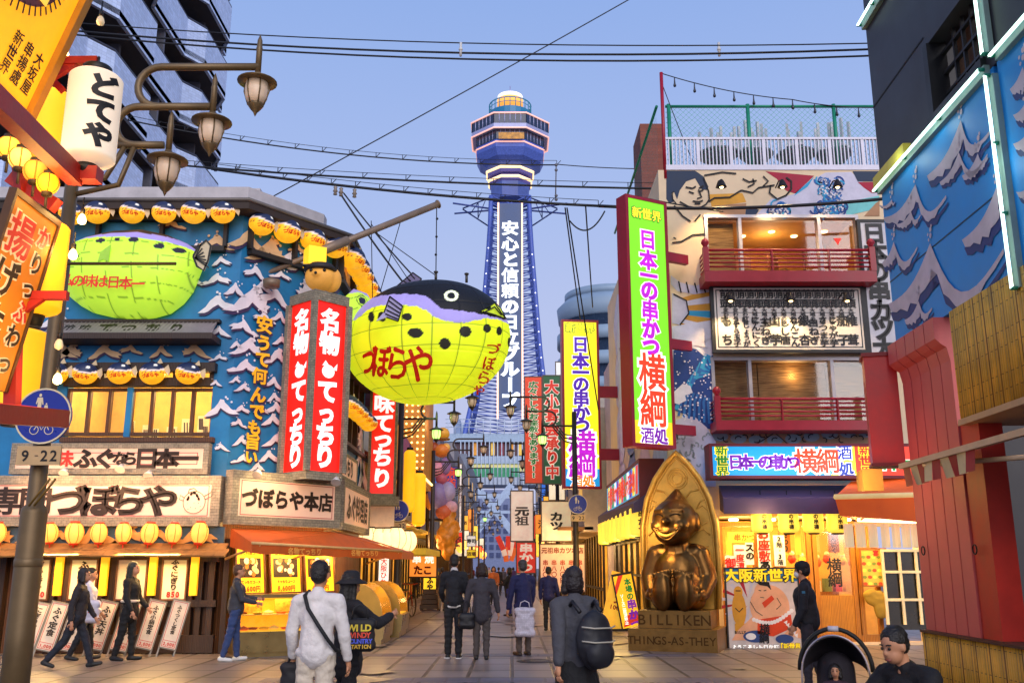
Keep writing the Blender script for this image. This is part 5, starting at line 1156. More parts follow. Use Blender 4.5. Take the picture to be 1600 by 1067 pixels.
r2, w, h = vbox('light_box_sign', 'tall yellow glowing sign with purple and magenta words farther down the street', 878, 936, 499, 761, 28.5, R(6), .3, LYW, it)
m = MB(); m.b2(-w / 2 + .07, w / 2 - .07, -.137, -.132, -h / 2 + .07, -h / 2 + .07 + h * .1); m.o('colour_field', LB_, r2)
for z_ in (.07, -.3): m = MB(); m.b2(w / 2, w / 2 + 1.1, -.08, .08, h * z_ - .17, h * z_ + .17); m.o('bracket', CRIM, r2)
# ---- shop interior and front
WARM = mat('e0a548', .7); m = MB(); m.M = RF.M(); a = sh_
m.b2(a[0], a[1], 2.3, 2.4, 0, a[3]); m.b2(a[0] - .1, a[0], .31, 2.4, 0, a[3]); m.b2(a[0], a[1], .31, 2.3, -.05, .02); m.o('shop_room', WARM, mr_, True)
for i in range(5): m = MB(); m.M = RF.M(); uu = a[0] + .5 + i * .8; m.lathe((uu, .9, a[3] - .03), [(.001, -.02), (.1, -.02), (.1, .02)], 12); m.o('downlight', glow('fff0b8', 10), mr_, True)
for i in range(3): lamp('POINT', RF.w(a[0] + .7 + i * 1.3, a[3] - .35, -1.0), 75, (1, .68, .22), .15)
lamp('AREA', RF.w(a[0] + 1.6, a[3] - .02, .5), 130, (1, .66, .2), 3.0, .3, (0, 0, 0))
m = MB(); m.M = RF.M(); zf = lambda y: RF.hit(1250, y)[1]; uf = lambda x: RF.hit(x, 900)[0]
for x in (1129, 1183, 1226, 1268, 1277, 1336, 1345, 1372): m.b2(uf(x) - .045, uf(x) + .045, .02, .12, .06, zf(818))
m.b2(a[0], uf(1372), .0, .14, zf(822), zf(816)); m.b2(a[0], uf(1372), .03, .11, .06, .2); m.b2(a[0], uf(1268), .03, .11, zf(935), zf(928))
m.o('shop_frame', mat('c07a22', .55, kind='wood', bump=.2), mr_, True)
m = MB(); m.M = RF.M(); m.b2(uf(1277), uf(1336), .04, .1, .2, zf(930)); dr = m.o('door', mat('d08a2a', .5, kind='wood', bump=.3), mr_, True)
m = MB(); m.M = RF.M(); m.b2(uf(1280), uf(1334), .06, .065, zf(928), zf(820)); m.o('pane', glass(k=.9), dr, True)
m = MB(); m.M = RF.M(.0); m.txt('横', uf(1306), zf(883), .3, wt=.06, y=.05); m.txt('綱', uf(1306), zf(905), .3, wt=.06, y=.05); m.o('lettering', MBK, dr, True)
for i in range(14):
    uu = uf(1140) + i * .27; o = T('counter_doll', 'small rounded ' + ('red', 'gold', 'orange')[i % 3] + ' doll standing in the row inside the shop window', 'doll', RF.w(uu, zf(872 + (i % 3) * 3), -1.2 - .2 * (i % 2)), 0, 'dolls inside the shop window')
    c_ = mat(('b8301a', 'd8a02a', 'd8642a')[i % 3], .5, em=.1); m = MB(); m.ball((0, 0, 0), (.09, .08, .1), 10); m.o('body', c_, o); m = MB(); m.ball((0, -.02, .11), .055, 8); m.o('head', mat('e8c89a', .5), o)
m = MB(); m.M = RF.M(); m.b2(uf(1228), uf(1335), 1.0, 1.5, .1, zf(926)); m.o('counter', mat('a86a2a', .5, kind='wood'), mr_, True)
for i in range(8): m = MB(); m.M = RF.M(); uu = uf(1230) + i * .22; m.b2(uu, uu + .14, 1.1, 1.3, zf(926) + .002, zf(912 - (i % 3) * 4)); tag(m.o('counter_box', mat(('d8d2c0', '7a8a5a', 'c0391a', 'e0b050')[i % 4], .5)), ORD[i] + ' small box from the left on the counter inside the shop', 'box', 'boxes on the shop counter')
m = MB(); m.M = RF.M()
for i, x in enumerate((1150, 1204, 1240, 1262, 1288, 1330)): m.b2(uf(x) - .06, uf(x) + .06, .5, .52, zf(866), zf(822))
m.o('hanging_papers', mat('ffd24a', .6, em=.5), mr_, True)
m = MB(); m.M = RF.M()
for i, x in enumerate((1240, 1318)): m.b2(uf(x) - .11, uf(x) + .11, .45, .48, zf(862), zf(826))
m.o('wood_plaque', mat('a8641c', .6), mr_, True); m = MB(); m.M = RF.M(); m.txt('さわり', uf(1240), zf(845), .14, True, .04, .44); m.txt('にんにく', uf(1318), zf(845), .12, True, .04, .44); m.o('plaque_lettering', MBK, mr_, True)
# word posters in the window
WPO = mat('f2e8da', .6, em=.25); REDL = mat('d8200f', .5, em=.2)
for lb, x0, x1, y0, y1, tx in (('white poster with red brush words in the window over the wrestler poster', 1184, 1201, 830, 888, [('お座敷', 0, .1, .22, REDL), ('あ', 0, -.3, .2, MBK)]), ('white strip with black words and digits between shop lanterns', 1209, 1224, 838, 882, [('2階·3階', 0, 0, .115, MBK)]), ('white strip with black words, third from the left in the window', 1165, 1175, 848, 880, [('スの', 0, .03, .16, MBK)]), ('white strip with three red words in the left of the shop window', 1147, 1163, 853, 890, [('一度漬', 0, 0, .16, REDL)]), ('lowest white strip with red word beside the statue niche', 1133, 1147, 870, 888, [('御', 0, 0, .2, REDL)])):
    P, w, h = onpl(RF, x0, y0, x1, y1, .06); board('window_poster', lb, 'poster', P, w + .03, h + .05, .02, 0, None, WPO, [(s_, u_, v_, sz, True, m_, .06, None, 1.1) for s_, u_, v_, sz, m_ in tx])
P, w, h = onpl(RF, 1136, 831, 1176, 847, .07); board('window_poster', 'yellow scroll shaped sign with small brown words in the shop window', 'poster', P, w, h, .02, 0, None, mat('f4c63c', .6, em=.4), [('串かつ', .08, 0, .15, False, mat('9a5a1a', .6), .03)])
P, w, h = onpl(RF, 1342, 856, 1384, 916, .1); 
def food(root, X, yy):
    m = MB(); 
    for i in range(24): m.k = i % 3; m.disc(-.2 + (i % 5) * .1, -.32 + (i // 5) * .13, .045, .035, yy - .003, 10)
    m.o('food_pictures', [mat('d8481c', .5, em=.2), mat('f0d84a', .5, em=.2), mat('7a8a2a', .5, em=.2)], root)
board('menu_poster', 'orange menu poster full of food pictures by the lattice window', 'poster', P, w, h, .03, 0, mat('9a5a1a', .6), mat('f0a83a', .5, em=.35), [('宴', .05, h / 2 - .1, .12, False, REDL, .05)], .03, extra=food)
m = MB(); m.M = RF.M(.2)
for x in (1376, 1402, 1428): m.b2(uf(x) - .025, uf(x) + .025, 0, .05, .4, zf(858))
for y in (860, 893, 936): m.b2(uf(1374), uf(1440), -.01, .06, zf(y) - .025, zf(y) + .025)
m.o('lattice_window', mat('f0d8a8', .5, em=.15), mr_, True); m = MB(); m.M = RF.M(.12); m.b2(uf(1376), uf(1440), 0, .03, .3, zf(858)); m.o('dark_pane', mat('1c1712', .25), mr_, True)
m = MB(); vs_, fs_ = soft([('s', (0, 0, 0), (.32, .12, .2)), ('s', (.1, 0, -.25), (.2, .12, .25)), ('s', (-.15, 0, .1), (.2, .1, .12))], .03, 4, .02, 5); m.smooth = True; m.M = Matrix.Translation(RF.P(1366, 934, .12)) @ Matrix.Diagonal((.75, .5, .8, 1)); m.add(vs_, fs_); tag(m.o('hung_cloth', mat('a8862a', .8)), 'draped yellow cloth hanging under the orange menu poster', 'cloth')
# cylinder lanterns under the awnings
def tube_lantern(P, lb, word, grp, r=.2, h=.62):
    o = T('shop_lantern', lb, 'lantern', P, 0, grp); n = 16; prof = [(r * (1 if i % 2 else .97) * (1 - .35 * max(0, (abs(i / (2 * n) - .5) - .4) / .1) ** 2), -h / 2 + h * i / (2 * n)) for i in range(2 * n + 1)]
    m = MB(); m.lathe((0, 0, 0), prof, 24); m.o('shade', mat('ffd84a', .6, em=.95, var=.08), o); m = MB(); m.lathe((0, 0, h / 2), [(r * .6, 0), (r * .6, .04), (.001, .05)], 16); m.lathe((0, 0, -h / 2 - .03), [(.001, 0), (r * .5, 0), (r * .6, .03)], 16); m.tube([(0, 0, h / 2), (0, 0, h / 2 + .2)], .01, 5); m.o('cap', BLACKP, o)
    t_ = MB(); t_.txt(word, 0, 0, h * .8 / len(word), True, .05); m = MB(); m.add([(r * 1.02 * math.sin(p.x / r), -r * 1.02 * math.cos(p.x / r) + p.y * .3, p.z) for p in t_.v], t_.f); m.o('lettering', BRN, o); return o
for i, x in enumerate((1175, 1215, 1252, 1288)): tube_lantern(RF.P(x, 810, .75), ORD[i] + ' yellow lantern from the left under the wide purple awning', '日本の串揚' if i else '自慢の串揚', 'lanterns under the wide awning')
yl = None
for i in range(9):
    Y_ = 20.6 + i * .95; P = V((XC - .5, Y_, W(985, 818, 21.5).z)); lb = ORD[i] + ' yellow lantern from the statue under the side street awning'
    tube_lantern(P, lb, '串かつ', 'lanterns under the side awning', .24, .62)
lamp('AREA', V((XC - .35, 24, W(985, 800, 21.5).z + .2)), 120, (1, .68, .2), .4, 7, (0, 0, 0))
lamp('POINT', V((XC - .75, 18.1, 2.3)), 38, (1, .68, .25), .2); lamp('POINT', RF.P(1172, 815, 1.25), 26, (1, .68, .25), .2)
for yy in (21, 24, 27): lamp('POINT', V((XC - .7, yy, 1.9)), 45, (1, .66, .2), .2)
m = MB(); m.M = RS.M(.06)
for i in range(7): u_ = RS.len - .6 - i * 1.2; m.b2(u_ - .45, u_ + .45, 0, .03, .5, 2.1)
m.o('side_glow_panes', mat('e0a030', .6, em=.35), mr_, True)
m = MB(); m.M = RS.M(.1)
for i in range(9): u_ = RS.len - .1 - i * 1.2; m.b2(u_ - .06, u_ + .06, -.02, .05, 0, 2.5)
for z_ in (.45, 1.3, 2.15): m.b2(RS.len - 10, RS.len - .05, -.01, .04, z_ - .03, z_ + .03)
m.o('side_lattice', DWOOD, mr_, True)
m = MB(); m.M = RS.M(.15); P = RS.P(1012, 880, .15); 
P = V((XC - .2, 21.6, 1.75)); board('paper_menu', 'pinkish paper menu hanging by the side entrance behind the tilted street board', 'menu', P, .5, .7, .03, R(-60), None, mat('e0a58a', .6, em=.15), [('お品書', 0, 0, .18, True, MBK, .04)])
# rooftop: parapet rail, mesh fence, tables
RR = FY(YF + .05); ua, ub = RR.hit(1040, 262)[0], XE; z0 = ztop; z1 = RR.hit(1200, 216)[1]
o = T('roof_railing', 'white metal bar railing along the roof edge of the mural building', 'railing', V(((ua + ub) / 2, YF + .05, z0)))
m = MB(); m.b2(ua, ub, YF, YF + .06, z1 - .05, z1); m.b2(ua, ub, YF - .02, YF + .2, z0, z0 + .12); m.o('rail', mat('c9c6d2', .5, .2), o, True)
m = MB(); n = 62
for i in range(n + 1): uu = ua + (ub - ua) * i / n; k = .035 if i % 9 == 0 else .012; m.b2(uu - k, uu + k, YF + .01, YF + .04 + k, z0 + .12, z1 - .05)
m.o('bars', mat('c9c6d2', .5, .2), o, True)
zf_ = RR.hit(1200, 157)[1]
GRNM = mat('1f8a6a', .5, .2); o = T('chain_link_fence', 'green chain-link fence on the roof of the mural building', 'fence', V(((ua + ub) / 2, YF + .4, z0)))
for x in (1046, 1170, 1305, 1440): uu = FY(YF + .35).hit(x, 200)[0]; m = MB(); m.tube([V((uu, YF + .35, z0)), V((uu, YF + .35, zf_ + .05))], .045, 8); m.o('post', GRNM, o, True)
m = MB(); m.tube([V((ua + .1, YF + .35, zf_)), V((ub, YF + .35, zf_))], .035, 8); m.tube([V((XC + .08, YF + .35, zf_)), V((XC + .08, 29, zf_ + .2))], .035, 8); m.o('top_rail', GRNM, o, True)
m = MB(); L_ = ub - ua - .1; H_ = zf_ - z0; st = .13; rr = .0045
i = -int(H_ / st)
while i * st < L_:
    for s_ in (0, 1):
        x0_, x1_ = i * st, i * st + H_; za, zb = (0, H_) if s_ == 0 else (H_, 0)
        c0, c1 = max(x0_, 0), min(x1_, L_)
        if c1 > c0: 
            fz = lambda x: za + (zb - za) * (x - x0_) / H_
            a_, b_ = V((ua + .1 + c0, YF + .35, z0 + fz(c0))), V((ua + .1 + c1, YF + .35, z0 + fz(c1))); m.add([a_ + V((0, 0, rr)), a_ - V((0, 0, rr)), b_ - V((0, 0, rr)), b_ + V((0, 0, rr))], [(0, 1, 2, 3)])
    i += 1
for k in range(-10, 70):
    y0_ = k * st
    for s_ in (0, 1):
        ya, yb = y0_, y0_ + H_; za, zb = (0, H_) if s_ == 0 else (H_, 0); c0, c1 = max(ya, 0), min(yb, 8.5)
        if c1 > c0:
            fz = lambda x: za + (zb - za) * (x - ya) / H_
            a_, b_ = V((XC + .08, YF + .4 + c0, z0 + fz(c0))), V((XC + .08, YF + .4 + c1, z0 + fz(c1))); m.add([a_ + V((0, 0, rr)), a_ - V((0, 0, rr)), b_ - V((0, 0, rr)), b_ + V((0, 0, rr))], [(0, 1, 2, 3)])
m.o('mesh', GRNM, o, True)
rp = V((ua - .02, YF + .02, z0)); m = MB(); m.tube([rp - V((0, 0, .2)), V((rp.x, rp.y, RR.hit(1042, 115)[1]))], .04, 8); tag(m.o('red_pole', CRIM), 'thin crimson pole at the roof corner carrying the string of bulbs', 'pole')
PWH = mat('c8c8cc', .5)
for i, (x0_, x1_) in enumerate(((1090, 1154), (1156, 1208), (1214, 1274), (1276, 1330))):
    Yt = YF + 1.3; P = W((x0_ + x1_) / 2, 244, Yt); r_ = (W(x1_, 244, Yt).x - W(x0_, 244, Yt).x) / 2
    o = T('cafe_table', ORD[i] + ' round roof terrace table from the left with stools turned upside down on it', 'table', V((P.x, Yt, z0)), 0, 'tables on the roof terrace')
    zt = P.z - z0 + .05; m = MB(); m.lathe((0, 0, zt), [(r_, -.05), (r_, 0), (r_ * .9, .02), (.001, .04)], 28); m.lathe((0, 0, zt - .1), [(r_ * .3, -.25), (r_ * .85, 0), (r_ * .97, .05)], 28); m.o('table_top', mat('5d5560', .5), o); m = MB(); m.lathe((0, 0, 0), [(.25, 0), (.25, .03), (.05, .06), (.05, zt - .2)], 14); m.o('pedestal', DK, o)
    for k in range(2):
        a_ = 2.4 * k + i; s_ = T('stool', ('left' if k == 0 else 'right') + ' white stool upside down on the ' + ORD[i] + ' roof terrace table', 'stool', V((P.x + r_ * .45 * math.cos(a_), Yt + r_ * .45 * math.sin(a_), z0 + zt + .045)), a_, 'upturned stools on the roof tables')
        m = MB(); m.b2(-.2, .2, -.2, .2, 0, .05); m.o('seat', PWH, s_)
        for dx in (-.16, .16):
            for dy in (-.16, .16): m = MB(); m.b2(dx - .03, dx + .03, dy - .03, dy + .03, .05, .58 + .12 * (i % 2)); m.o('leg', PWH, s_)
pts = catenary(V((rp.x, rp.y, RR.hit(1042, 116)[1])), W(1238, 156, YF + .3), .1, 20) + catenary(W(1238, 156, YF + .3), W(1420, 165, YF + .3), .12, 16)[1:]
o = T('bulb_string', 'string of dark unlit bulbs dropping from the red pole along the roof fence', 'string lights', pts[0]); m = MB(); m.tube(pts, .012, 5); m.tube(catenary(V((rp.x, rp.y, RR.hit(1042, 130)[1])), W(1085, 258, YF + .3), .05, 10), .01, 5); m.o('wire', CABLE, o, True)
for i in range(2, 35, 3):
    q = pts[i]; m = MB(); m.lathe(q - V((0, 0, .2)), [(.001, -.05), (.03, -.03), (.035, 0), (.02, .05), (.015, .12), (.01, .2)], 10); m.o('bulb', mat('2a2a33', .3), o, True)
# brick chimney block behind
m = MB(); m.b2(XC + .35, XC + 1.0, 24.5, 26, ztop - 1, W(980, 272, 28).z); tag(m.o('brick_block', mat('8a4a3a', .8, kind='brick', a=.3, b=.1, h2='5a4a44', bump=.4)), 'red brick roof block behind the side of the mural building', 'chimney')
# ================================================================== BRONZE STATUE
gp = G(1052, 1019); ST = R(-20)
BRZ = mat('78542a', .33, .92, var=.3, vs=2.2, bump=.06, bs=9); BRZ2 = mat('e8b04a', .42, .5, var=.2, vs=3, bump=.1)
kk = 1 / 88.0 * (gp.y / 17.4)
st = T('laughing_statue', 'large bronze laughing seated figure in a pointed golden niche on a stepped plinth', 'statue', (gp.x + .28, gp.y + .75, 0), ST)
m = MB(); m.b2(-.85, .78, -.72, .6, 0, .4); m.b2(-.68, .66, -.6, .5, .405, .72); pl_ = m.o('plinth', mat('8f6a34', .42, .75, bump=.3, bs=10, var=.25), st)
m = MB(); m.txt('BILLIKEN', -.02, .56, .26, wt=.012, y=-.606, sx=1.05); m.txt('THINGS-AS-THEY', -.05, .2, .2, wt=.012, y=-.727, sx=1.0); m.o('lettering', mat('5a3c16', .5, .7), pl_)
arch = [(-.7, .725), (-.74, 1.6), (-.72, 2.3), (-.62, 2.8), (-.44, 3.2), (-.22, 3.5), (0, 3.72), (.22, 3.5), (.44, 3.2), (.62, 2.8), (.72, 2.3), (.74, 1.6), (.7, .725)]
m = MB(); m.prism(arch, .24, .5); ni = m.o('niche', BRZ2, st)
m = MB(); ins = [(x * .9, .725 + (z - .725) * .965) for x, z in arch]
for k, (a0, b0) in enumerate(((arch, .2), )):
    m.tube([V((x, .23, z)) for x, z in arch], .055, 8); m.tube([V((x, .235, z)) for x, z in ins], .02, 6)
for r_ in (.1, .155, .2): m.tube([V((r_ * math.cos(t), .235, 3.2 + r_ * math.sin(t))) for t in [2 * math.pi * i / 24 for i in range(25)]], .016, 6)
for s_ in (-1, 1):
    m.tube([V((s_ * .02, .235, 2.5)), V((s_ * .1, .235, 2.75)), V((s_ * .25, .235, 2.95)), V((s_ * .42, .235, 2.98))], .02, 6)
    for z_ in (2.55, 2.1, 1.65): m.tube([V((s_ * .6, .235, z_)), V((s_ * .48, .235, z_ + .12)), V((s_ * .36, .235, z_ + .06)), V((s_ * .44, .235, z_ + .2)), V((s_ * .56, .235, z_ + .25))], .016, 6)
m.o('carving', BRZ2, ni)
Zb = .72
pr = [('s', (0, .02, Zb + .58), (.52, .42, .62)), ('s', (0, -.1, Zb + .42), (.5, .42, .42)), ('c', (-.33, .02, Zb + 1.03), (.33, .02, Zb + 1.03), .2, .2), ('c', (0, 0, Zb + 1.0), (0, -.04, Zb + 1.3), .27, .22)]
for s_ in (-1, 1):
    pr += [('c', (s_ * .27, -.1, Zb + .22), (s_ * .21, -.52, Zb + .25), .27, .23), ('s', (s_ * .2, -.62, Zb + .34), (.195, .15, .36)), ('c', (s_ * .42, .02, Zb + 1.0), (s_ * .56, -.02, Zb + .58), .2, .185), ('c', (s_ * .56, -.02, Zb + .58), (s_ * .5, -.28, Zb + .3), .185, .13), ('s', (s_ * .48, -.38, Zb + .26), (.1, .13, .09))]
    for k in range(4): pr.append(('c', (s_ * (.46 + .03 * k - .04), -.42, Zb + .2 + .05 * k), (s_ * (.43 + .02 * k), -.53, Zb + .17 + .05 * k), .034, .028))
    for k in range(5): pr.append(('c', (s_ * (.05 + .074 * k), -.62, Zb + .6 - .014 * k), (s_ * (.05 + .074 * k), -.66, Zb + .72 - .016 * k), .042 - .002 * k, .04 - .002 * k))
hd = [('s', (0, -.08, 1.58), (.39, .38, .38)), ('c', (0, -.02, 1.75), (0, .06, 2.08), .27, .06), ('s', (0, -.2, 1.37), (.3, .26, .19)), ('s', (0, -.46, 1.56), (.07, .1, .06)), ('s', (0, -.33, 1.27), (.14, .1, .08))]
for s_ in (-1, 1): hd += [('s', (s_ * .2, -.32, 1.49), (.13, .12, .11)), ('s', (s_ * .37, -.02, 1.56), (.055, .1, .16)), ('c', (s_ * .08, -.4, 1.75), (s_ * .24, -.33, 1.74), .04, .035)]
HZ = Zb + 0.0
hd = [(p[0], (p[1][0], p[1][1], p[1][2] + HZ), p[2]) if p[0] == 's' else ('c', (p[1][0], p[1][1], p[1][2] + HZ), (p[2][0], p[2][1], p[2][2] + HZ), p[3], p[4]) for p in hd]
hr = Matrix.Rotation(R(-12), 4, 'Z')
HS = 1.14; hsc = lambda p: (p[0] * HS, p[1] * HS, (p[2] - HZ - 1.28) * HS + HZ + 1.3)
hd = [(p[0], hsc(p[1]), tuple(q * HS for q in p[2])) if p[0] == 's' else ('c', hsc(p[1]), hsc(p[2]), p[3] * HS, p[4] * HS) for p in hd]
hd = [('s', tuple(hr @ V(p[1])), p[2], hr) if p[0] == 's' else ('c', tuple(hr @ V(p[1])), tuple(hr @ V(p[2])), p[3], p[4]) for p in hd]
fg = softo('figure', pr + hd, .022, BRZ, st, 5)
HM = hr @ Matrix.Translation((0, 0, HZ + 1.3)) @ Matrix.Scale(HS, 4) @ Matrix.Translation((0, 0, -1.28)); DBR = mat('2e1d0c', .5, .6)
def onhead(x, z, d=0): # point on the face surface
    best = -9; 
    for c, r in (((0, -.08, 1.58), (.39, .38, .38)), ((0, -.2, 1.37), (.3, .26, .19)), ((.2, -.32, 1.49), (.13, .12, .11)), ((-.2, -.32, 1.49), (.13, .12, .11))):
        k = 1 - ((x - c[0]) / r[0]) ** 2 - ((z - c[2]) / r[2]) ** 2
        if k > 0: best = max(best, -(c[1] - r[1] * math.sqrt(k)))
    return V((x, -best - d, z))
m = MB(); m.M = HM
up_ = [onhead(-.24 + .48 * i / 12, 1.46 - .07 * math.sin(math.pi * i / 12), .0) for i in range(13)]; lo_ = [onhead(-.24 + .48 * i / 12, 1.46 - .2 * math.sin(math.pi * i / 12), .0) for i in range(13)]
up_ = [p + V((0, -.012, 0)) for p in up_]; lo_ = [p + V((0, -.012, 0)) for p in lo_]
m.add(up_ + lo_, [(i, i + 13, i + 14, i + 1) for i in range(12)]); m.o('mouth', DBR, fg)
m = MB(); m.M = HM; m.tube([p + V((0, -.01, .0)) for p in up_], .018, 6); m.tube([p + V((0, -.01, 0)) for p in lo_], .024, 6); m.o('lips', BRZ, fg)
m = MB(); m.M = HM; m.tube([p.lerp(q, .5) + V((0, -.006, 0)) for p, q in zip(up_[2:11], lo_[2:11])], .03, 6); m.o('teeth', BRZ2, fg)
m = MB(); m.M = HM
for s_ in (-1, 1): m.tube([onhead(s_ * (.06 + .17 * i / 6), 1.645 + .025 * math.sin(math.pi * i / 6) + .02 * i / 6, .005) for i in range(7)], .012, 6)
m.o('eyes', DBR, fg)
# ================================================================== POSTER, STREET BOARD
P, w, h = onpl(FY(18.9), 1134, 886, 1251, 1018)
def wrest(root, X, yy):
    m = MB(); A = lambda x, y: ((x - 1192) / 117 * w, -(y - 952) / 132 * h); K = w / 117
    def D(x, y, rx, ry, k, ly): m.k = k; u, z = A(x, y); m.disc(u, z, rx * K, ry * K, yy - .002 * ly, 26)
    def L(pts, k, ly, wd=.02): m.k = k; m.rib([A(*p) for p in pts], wd, yy - .002 * ly)
    def Pg(pts, k, ly): m.k = k; m.poly([A(*p) for p in pts], yy - .002 * ly)
    Pg([(1135, 888), (1249, 888), (1249, 908), (1135, 906)], 6, 1)
    for i in range(16): a_ = i * .4; Pg([(1170 + 6 * math.cos(a_), 940 + 6 * math.sin(a_)), (1170 + 46 * math.cos(a_), 940 + 34 * math.sin(a_)), (1170 + 46 * math.cos(a_ + .16), 940 + 34 * math.sin(a_ + .16))], 4 if i % 2 else 5, 1.4)
    D(1154, 952, 11, 26, 7, 3); D(1154, 925, 7, 9, 7, 3.4); Pg([(1146, 974), (1166, 974), (1166, 992), (1146, 992)], 7, 3.5); L([(1150, 923), (1158, 923)], 3, 4); L([(1148, 950), (1154, 956), (1160, 950)], 3, 4)
    D(1202, 948, 31, 33, 0, 4); Pg([(1150, 985), (1180, 958), (1195, 985), (1170, 1000), (1140, 1000)], 0, 3.8); Pg([(1238, 975), (1250, 985), (1250, 998), (1222, 990)], 0, 3.8)
    D(1191, 926, 12, 15, 0, 5); Pg([(1183, 909), (1203, 909), (1206, 922), (1200, 916), (1188, 914)], 3, 6); Pg([(1190, 942), (1206, 930), (1210, 936), (1194, 950)], 2, 6)
    Pg([(1182, 968), (1234, 960), (1236, 980), (1205, 994), (1180, 990)], 2, 5); 
    for i in range(14): D(1176 + i * 4.6, 968 + 10 * math.sin(i * .26) - i * .9, 3.1, 3.1, 1, 6)
    for i in range(6): Pg([(1222 + i * 3, 972 + i * 4), (1228 + i * 3, 969 + i * 4), (1227 + i * 3, 976 + i * 4)], 1, 6.5)
    D(1178, 994, 20, 9, 8, 5); D(1222, 998, 14, 7, 8, 5); D(1170, 994, 8, 5, 1, 6)
    L([(1172, 940), (1180, 955), (1190, 962)], 3, 6, .012); L([(1214, 934), (1220, 945), (1212, 952)], 3, 6, .012); L([(1186, 922), (1190, 923)], 3, 7, .015); L([(1194, 923), (1198, 922)], 3, 7, .015); L([(1188, 933), (1194, 934)], 3, 7, .012)
    m.o('picture', [mat('e8a87e', .5, em=.15), mat('efe6e0', .5, em=.15), mat('d8421a', .5, em=.15), mat('191414', .5), mat('b01f2c', .5, em=.1), mat('d8d2dc', .5), mat('1f78b8', .5, em=.1), mat('d8962a', .5, em=.15), mat('2f4f8e', .5)], root)
GY = mat('ffe02a', .5, em=.4)
po_ = board('wrestler_poster', 'big standing poster of a painted wrestler in an orange apron with yellow words on top', 'poster', P, w, h, .06, 0, mat('3a3430', .5), mat('d8c8c0', .5, em=.12), [('大阪新世界', -.02, h / 2 - .14, .27, False, GY, .05, MBK, 1.05), ('横', -.0, -.36, .2, False, MBK, .06), ('綱', -.02, -.53, .2, False, MBK, .06), ('ようこそレトロな町', -.2, -h / 2 + .09, .1, False, TWH, .04, MBK), ('「新世界」', .5, -h / 2 + .1, .13, False, GY, .05, MBK, .85), ('BILLY', -.47, -.42, .07, False, MBK, .04)], .03, extra=wrest)
gp2 = G(968, 985); ab = T('street_board', 'two sided yellow lit street board with skewer words standing left of the statue', 'street board', (W(975, 950, gp2.y).x, gp2.y, 0), R(-12))
hB = W(975, 893, gp2.y).z; 
m = MB(); bz = Matrix.Translation((.22, -.1, 0)) @ Matrix.Rotation(R(-10), 4, 'Y'); m.M = bz; m.b2(-.26, .26, -.08, .08, .05, hB); m.o('frame', BLACKP, ab)
m = MB(); m.M = bz; m.b2(-.22, .22, -.1, -.083, .1, hB - .06); m.o('panel', mat('ffc21e', .5, em=.7), ab)
m = MB(); m.M = bz; m.poly([(-.22, .9), (.02, hB - .06), (-.1, hB - .06), (-.22, hB - .3)], -.103); m.poly([(-.2, .12), (.2, .2), (.2, .42), (-.1, .38)], -.103); m.o('colour_field', mat('d8361a', .5, em=.5), ab)
m = MB(); m.M = bz; m.txt('本場の', .1, hB - .4, .17, True, .05, -.106); m.o('lettering', mat('138a36', .5, em=.4), ab); m = MB(); m.M = bz; m.txt('串かつ', .1, hB - 1.0, .24, True, .06, -.106); m.o('lettering', VIO, ab); m = MB(); m.M = bz; m.txt('ソース二度漬禁止', -.1, hB - .85, .09, True, .04, -.109); m.o('lettering', TWH, ab)
m = MB(); b3 = Matrix.Translation((-.3, -.05, 0)) @ Matrix.Rotation(R(22), 4, 'Z') @ Matrix.Rotation(R(14), 4, 'Y'); m.M = b3; m.b2(-.3, .3, -.03, .03, .05, hB); m.o('panel', mat('f0b43a', .5, em=.6), ab); m = MB(); m.M = b3; m.txt('串かつ', 0, hB - .5, .25, True, .05, -.035); m.txt('100円', 0, .55, .14, False, .05, -.035); m.o('lettering', mat('a0551a', .5, em=.2), ab)
m = MB(); m.b2(-.5, .5, -.22, .22, 0, .05); m.o('foot', BLACKP, ab)
# ================================================================== NEAR BUILDING ON THE RIGHT
RN = PL((5.0, 12.0), (4.73, 4.0)); BLK = mat('2c2a2e', .5, var=.15, vs=1.5); SAL = mat('d2605a', .5, var=.12, vs=1.2)
nb = T('wave_building', 'black building with a blue wave painting, bamboo panels and red timber at the right edge', 'building', (6, 9, 0))
def rn(pts): return [RN.hit(*p) for p in pts]
ztp = 12.0
zl = lambda x, pts=((1372, 287), (1558, 118)): None
zA = RN.hit(1372, 288)[1]; zA2 = RN.hit(1555, 122)[1]; zB = RN.hit(1397, 533)[1]; zB2 = RN.hit(1597, 432)[1]
zN = (zA + zA2) / 2; zM = (zB + zB2) / 2
wn = (RN.hit(1447, 100)[0], RN.hit(1541, 100)[0], RN.hit(1500, 152)[1], RN.hit(1500, 0)[1])
m = MB(); m.M = RN.M(); wallhole(m, 0, 8, zN, ztp, [wn], 0, .25); m.b2(0, 8, .25, 4, ztp - .2, ztp); m.b2(0, .02, .25, 4, 0, ztp - .2); m.b2(wn[0] - .1, wn[1] + .1, .6, .65, wn[2] - .1, wn[3] + .1); m.o('wall', BLK, nb, True)
m = MB(); m.M = RN.M(.004); jz = RN.hit(1360, 175)[1]
m.b2(0, wn[0], -.002, .002, jz - .012, jz + .012); m.b2(1.1, 1.115, -.002, .002, zN, zN + .001); m.b2(wn[1] + .2, wn[1] + .22, -.002, .002, zN, ztp); m.o('panel_joint', mat('0c0b0d', .7), nb, True)
m = MB(); m.M = RN.M(); a = wn
m.b2(a[0], a[0] + .12, -.03, .2, a[2] + .1, a[3]); m.b2(a[0], a[1], -.06, .2, a[2], a[2] + .1); m.b2(a[1] - .05, a[1], -.03, .2, a[2] + .1, a[3])
wf = m.o('window', mat('1b191b', .5), nb, True)
m = MB(); m.M = RN.M(); n = 5; wu = (a[1] - a[0] - .25)
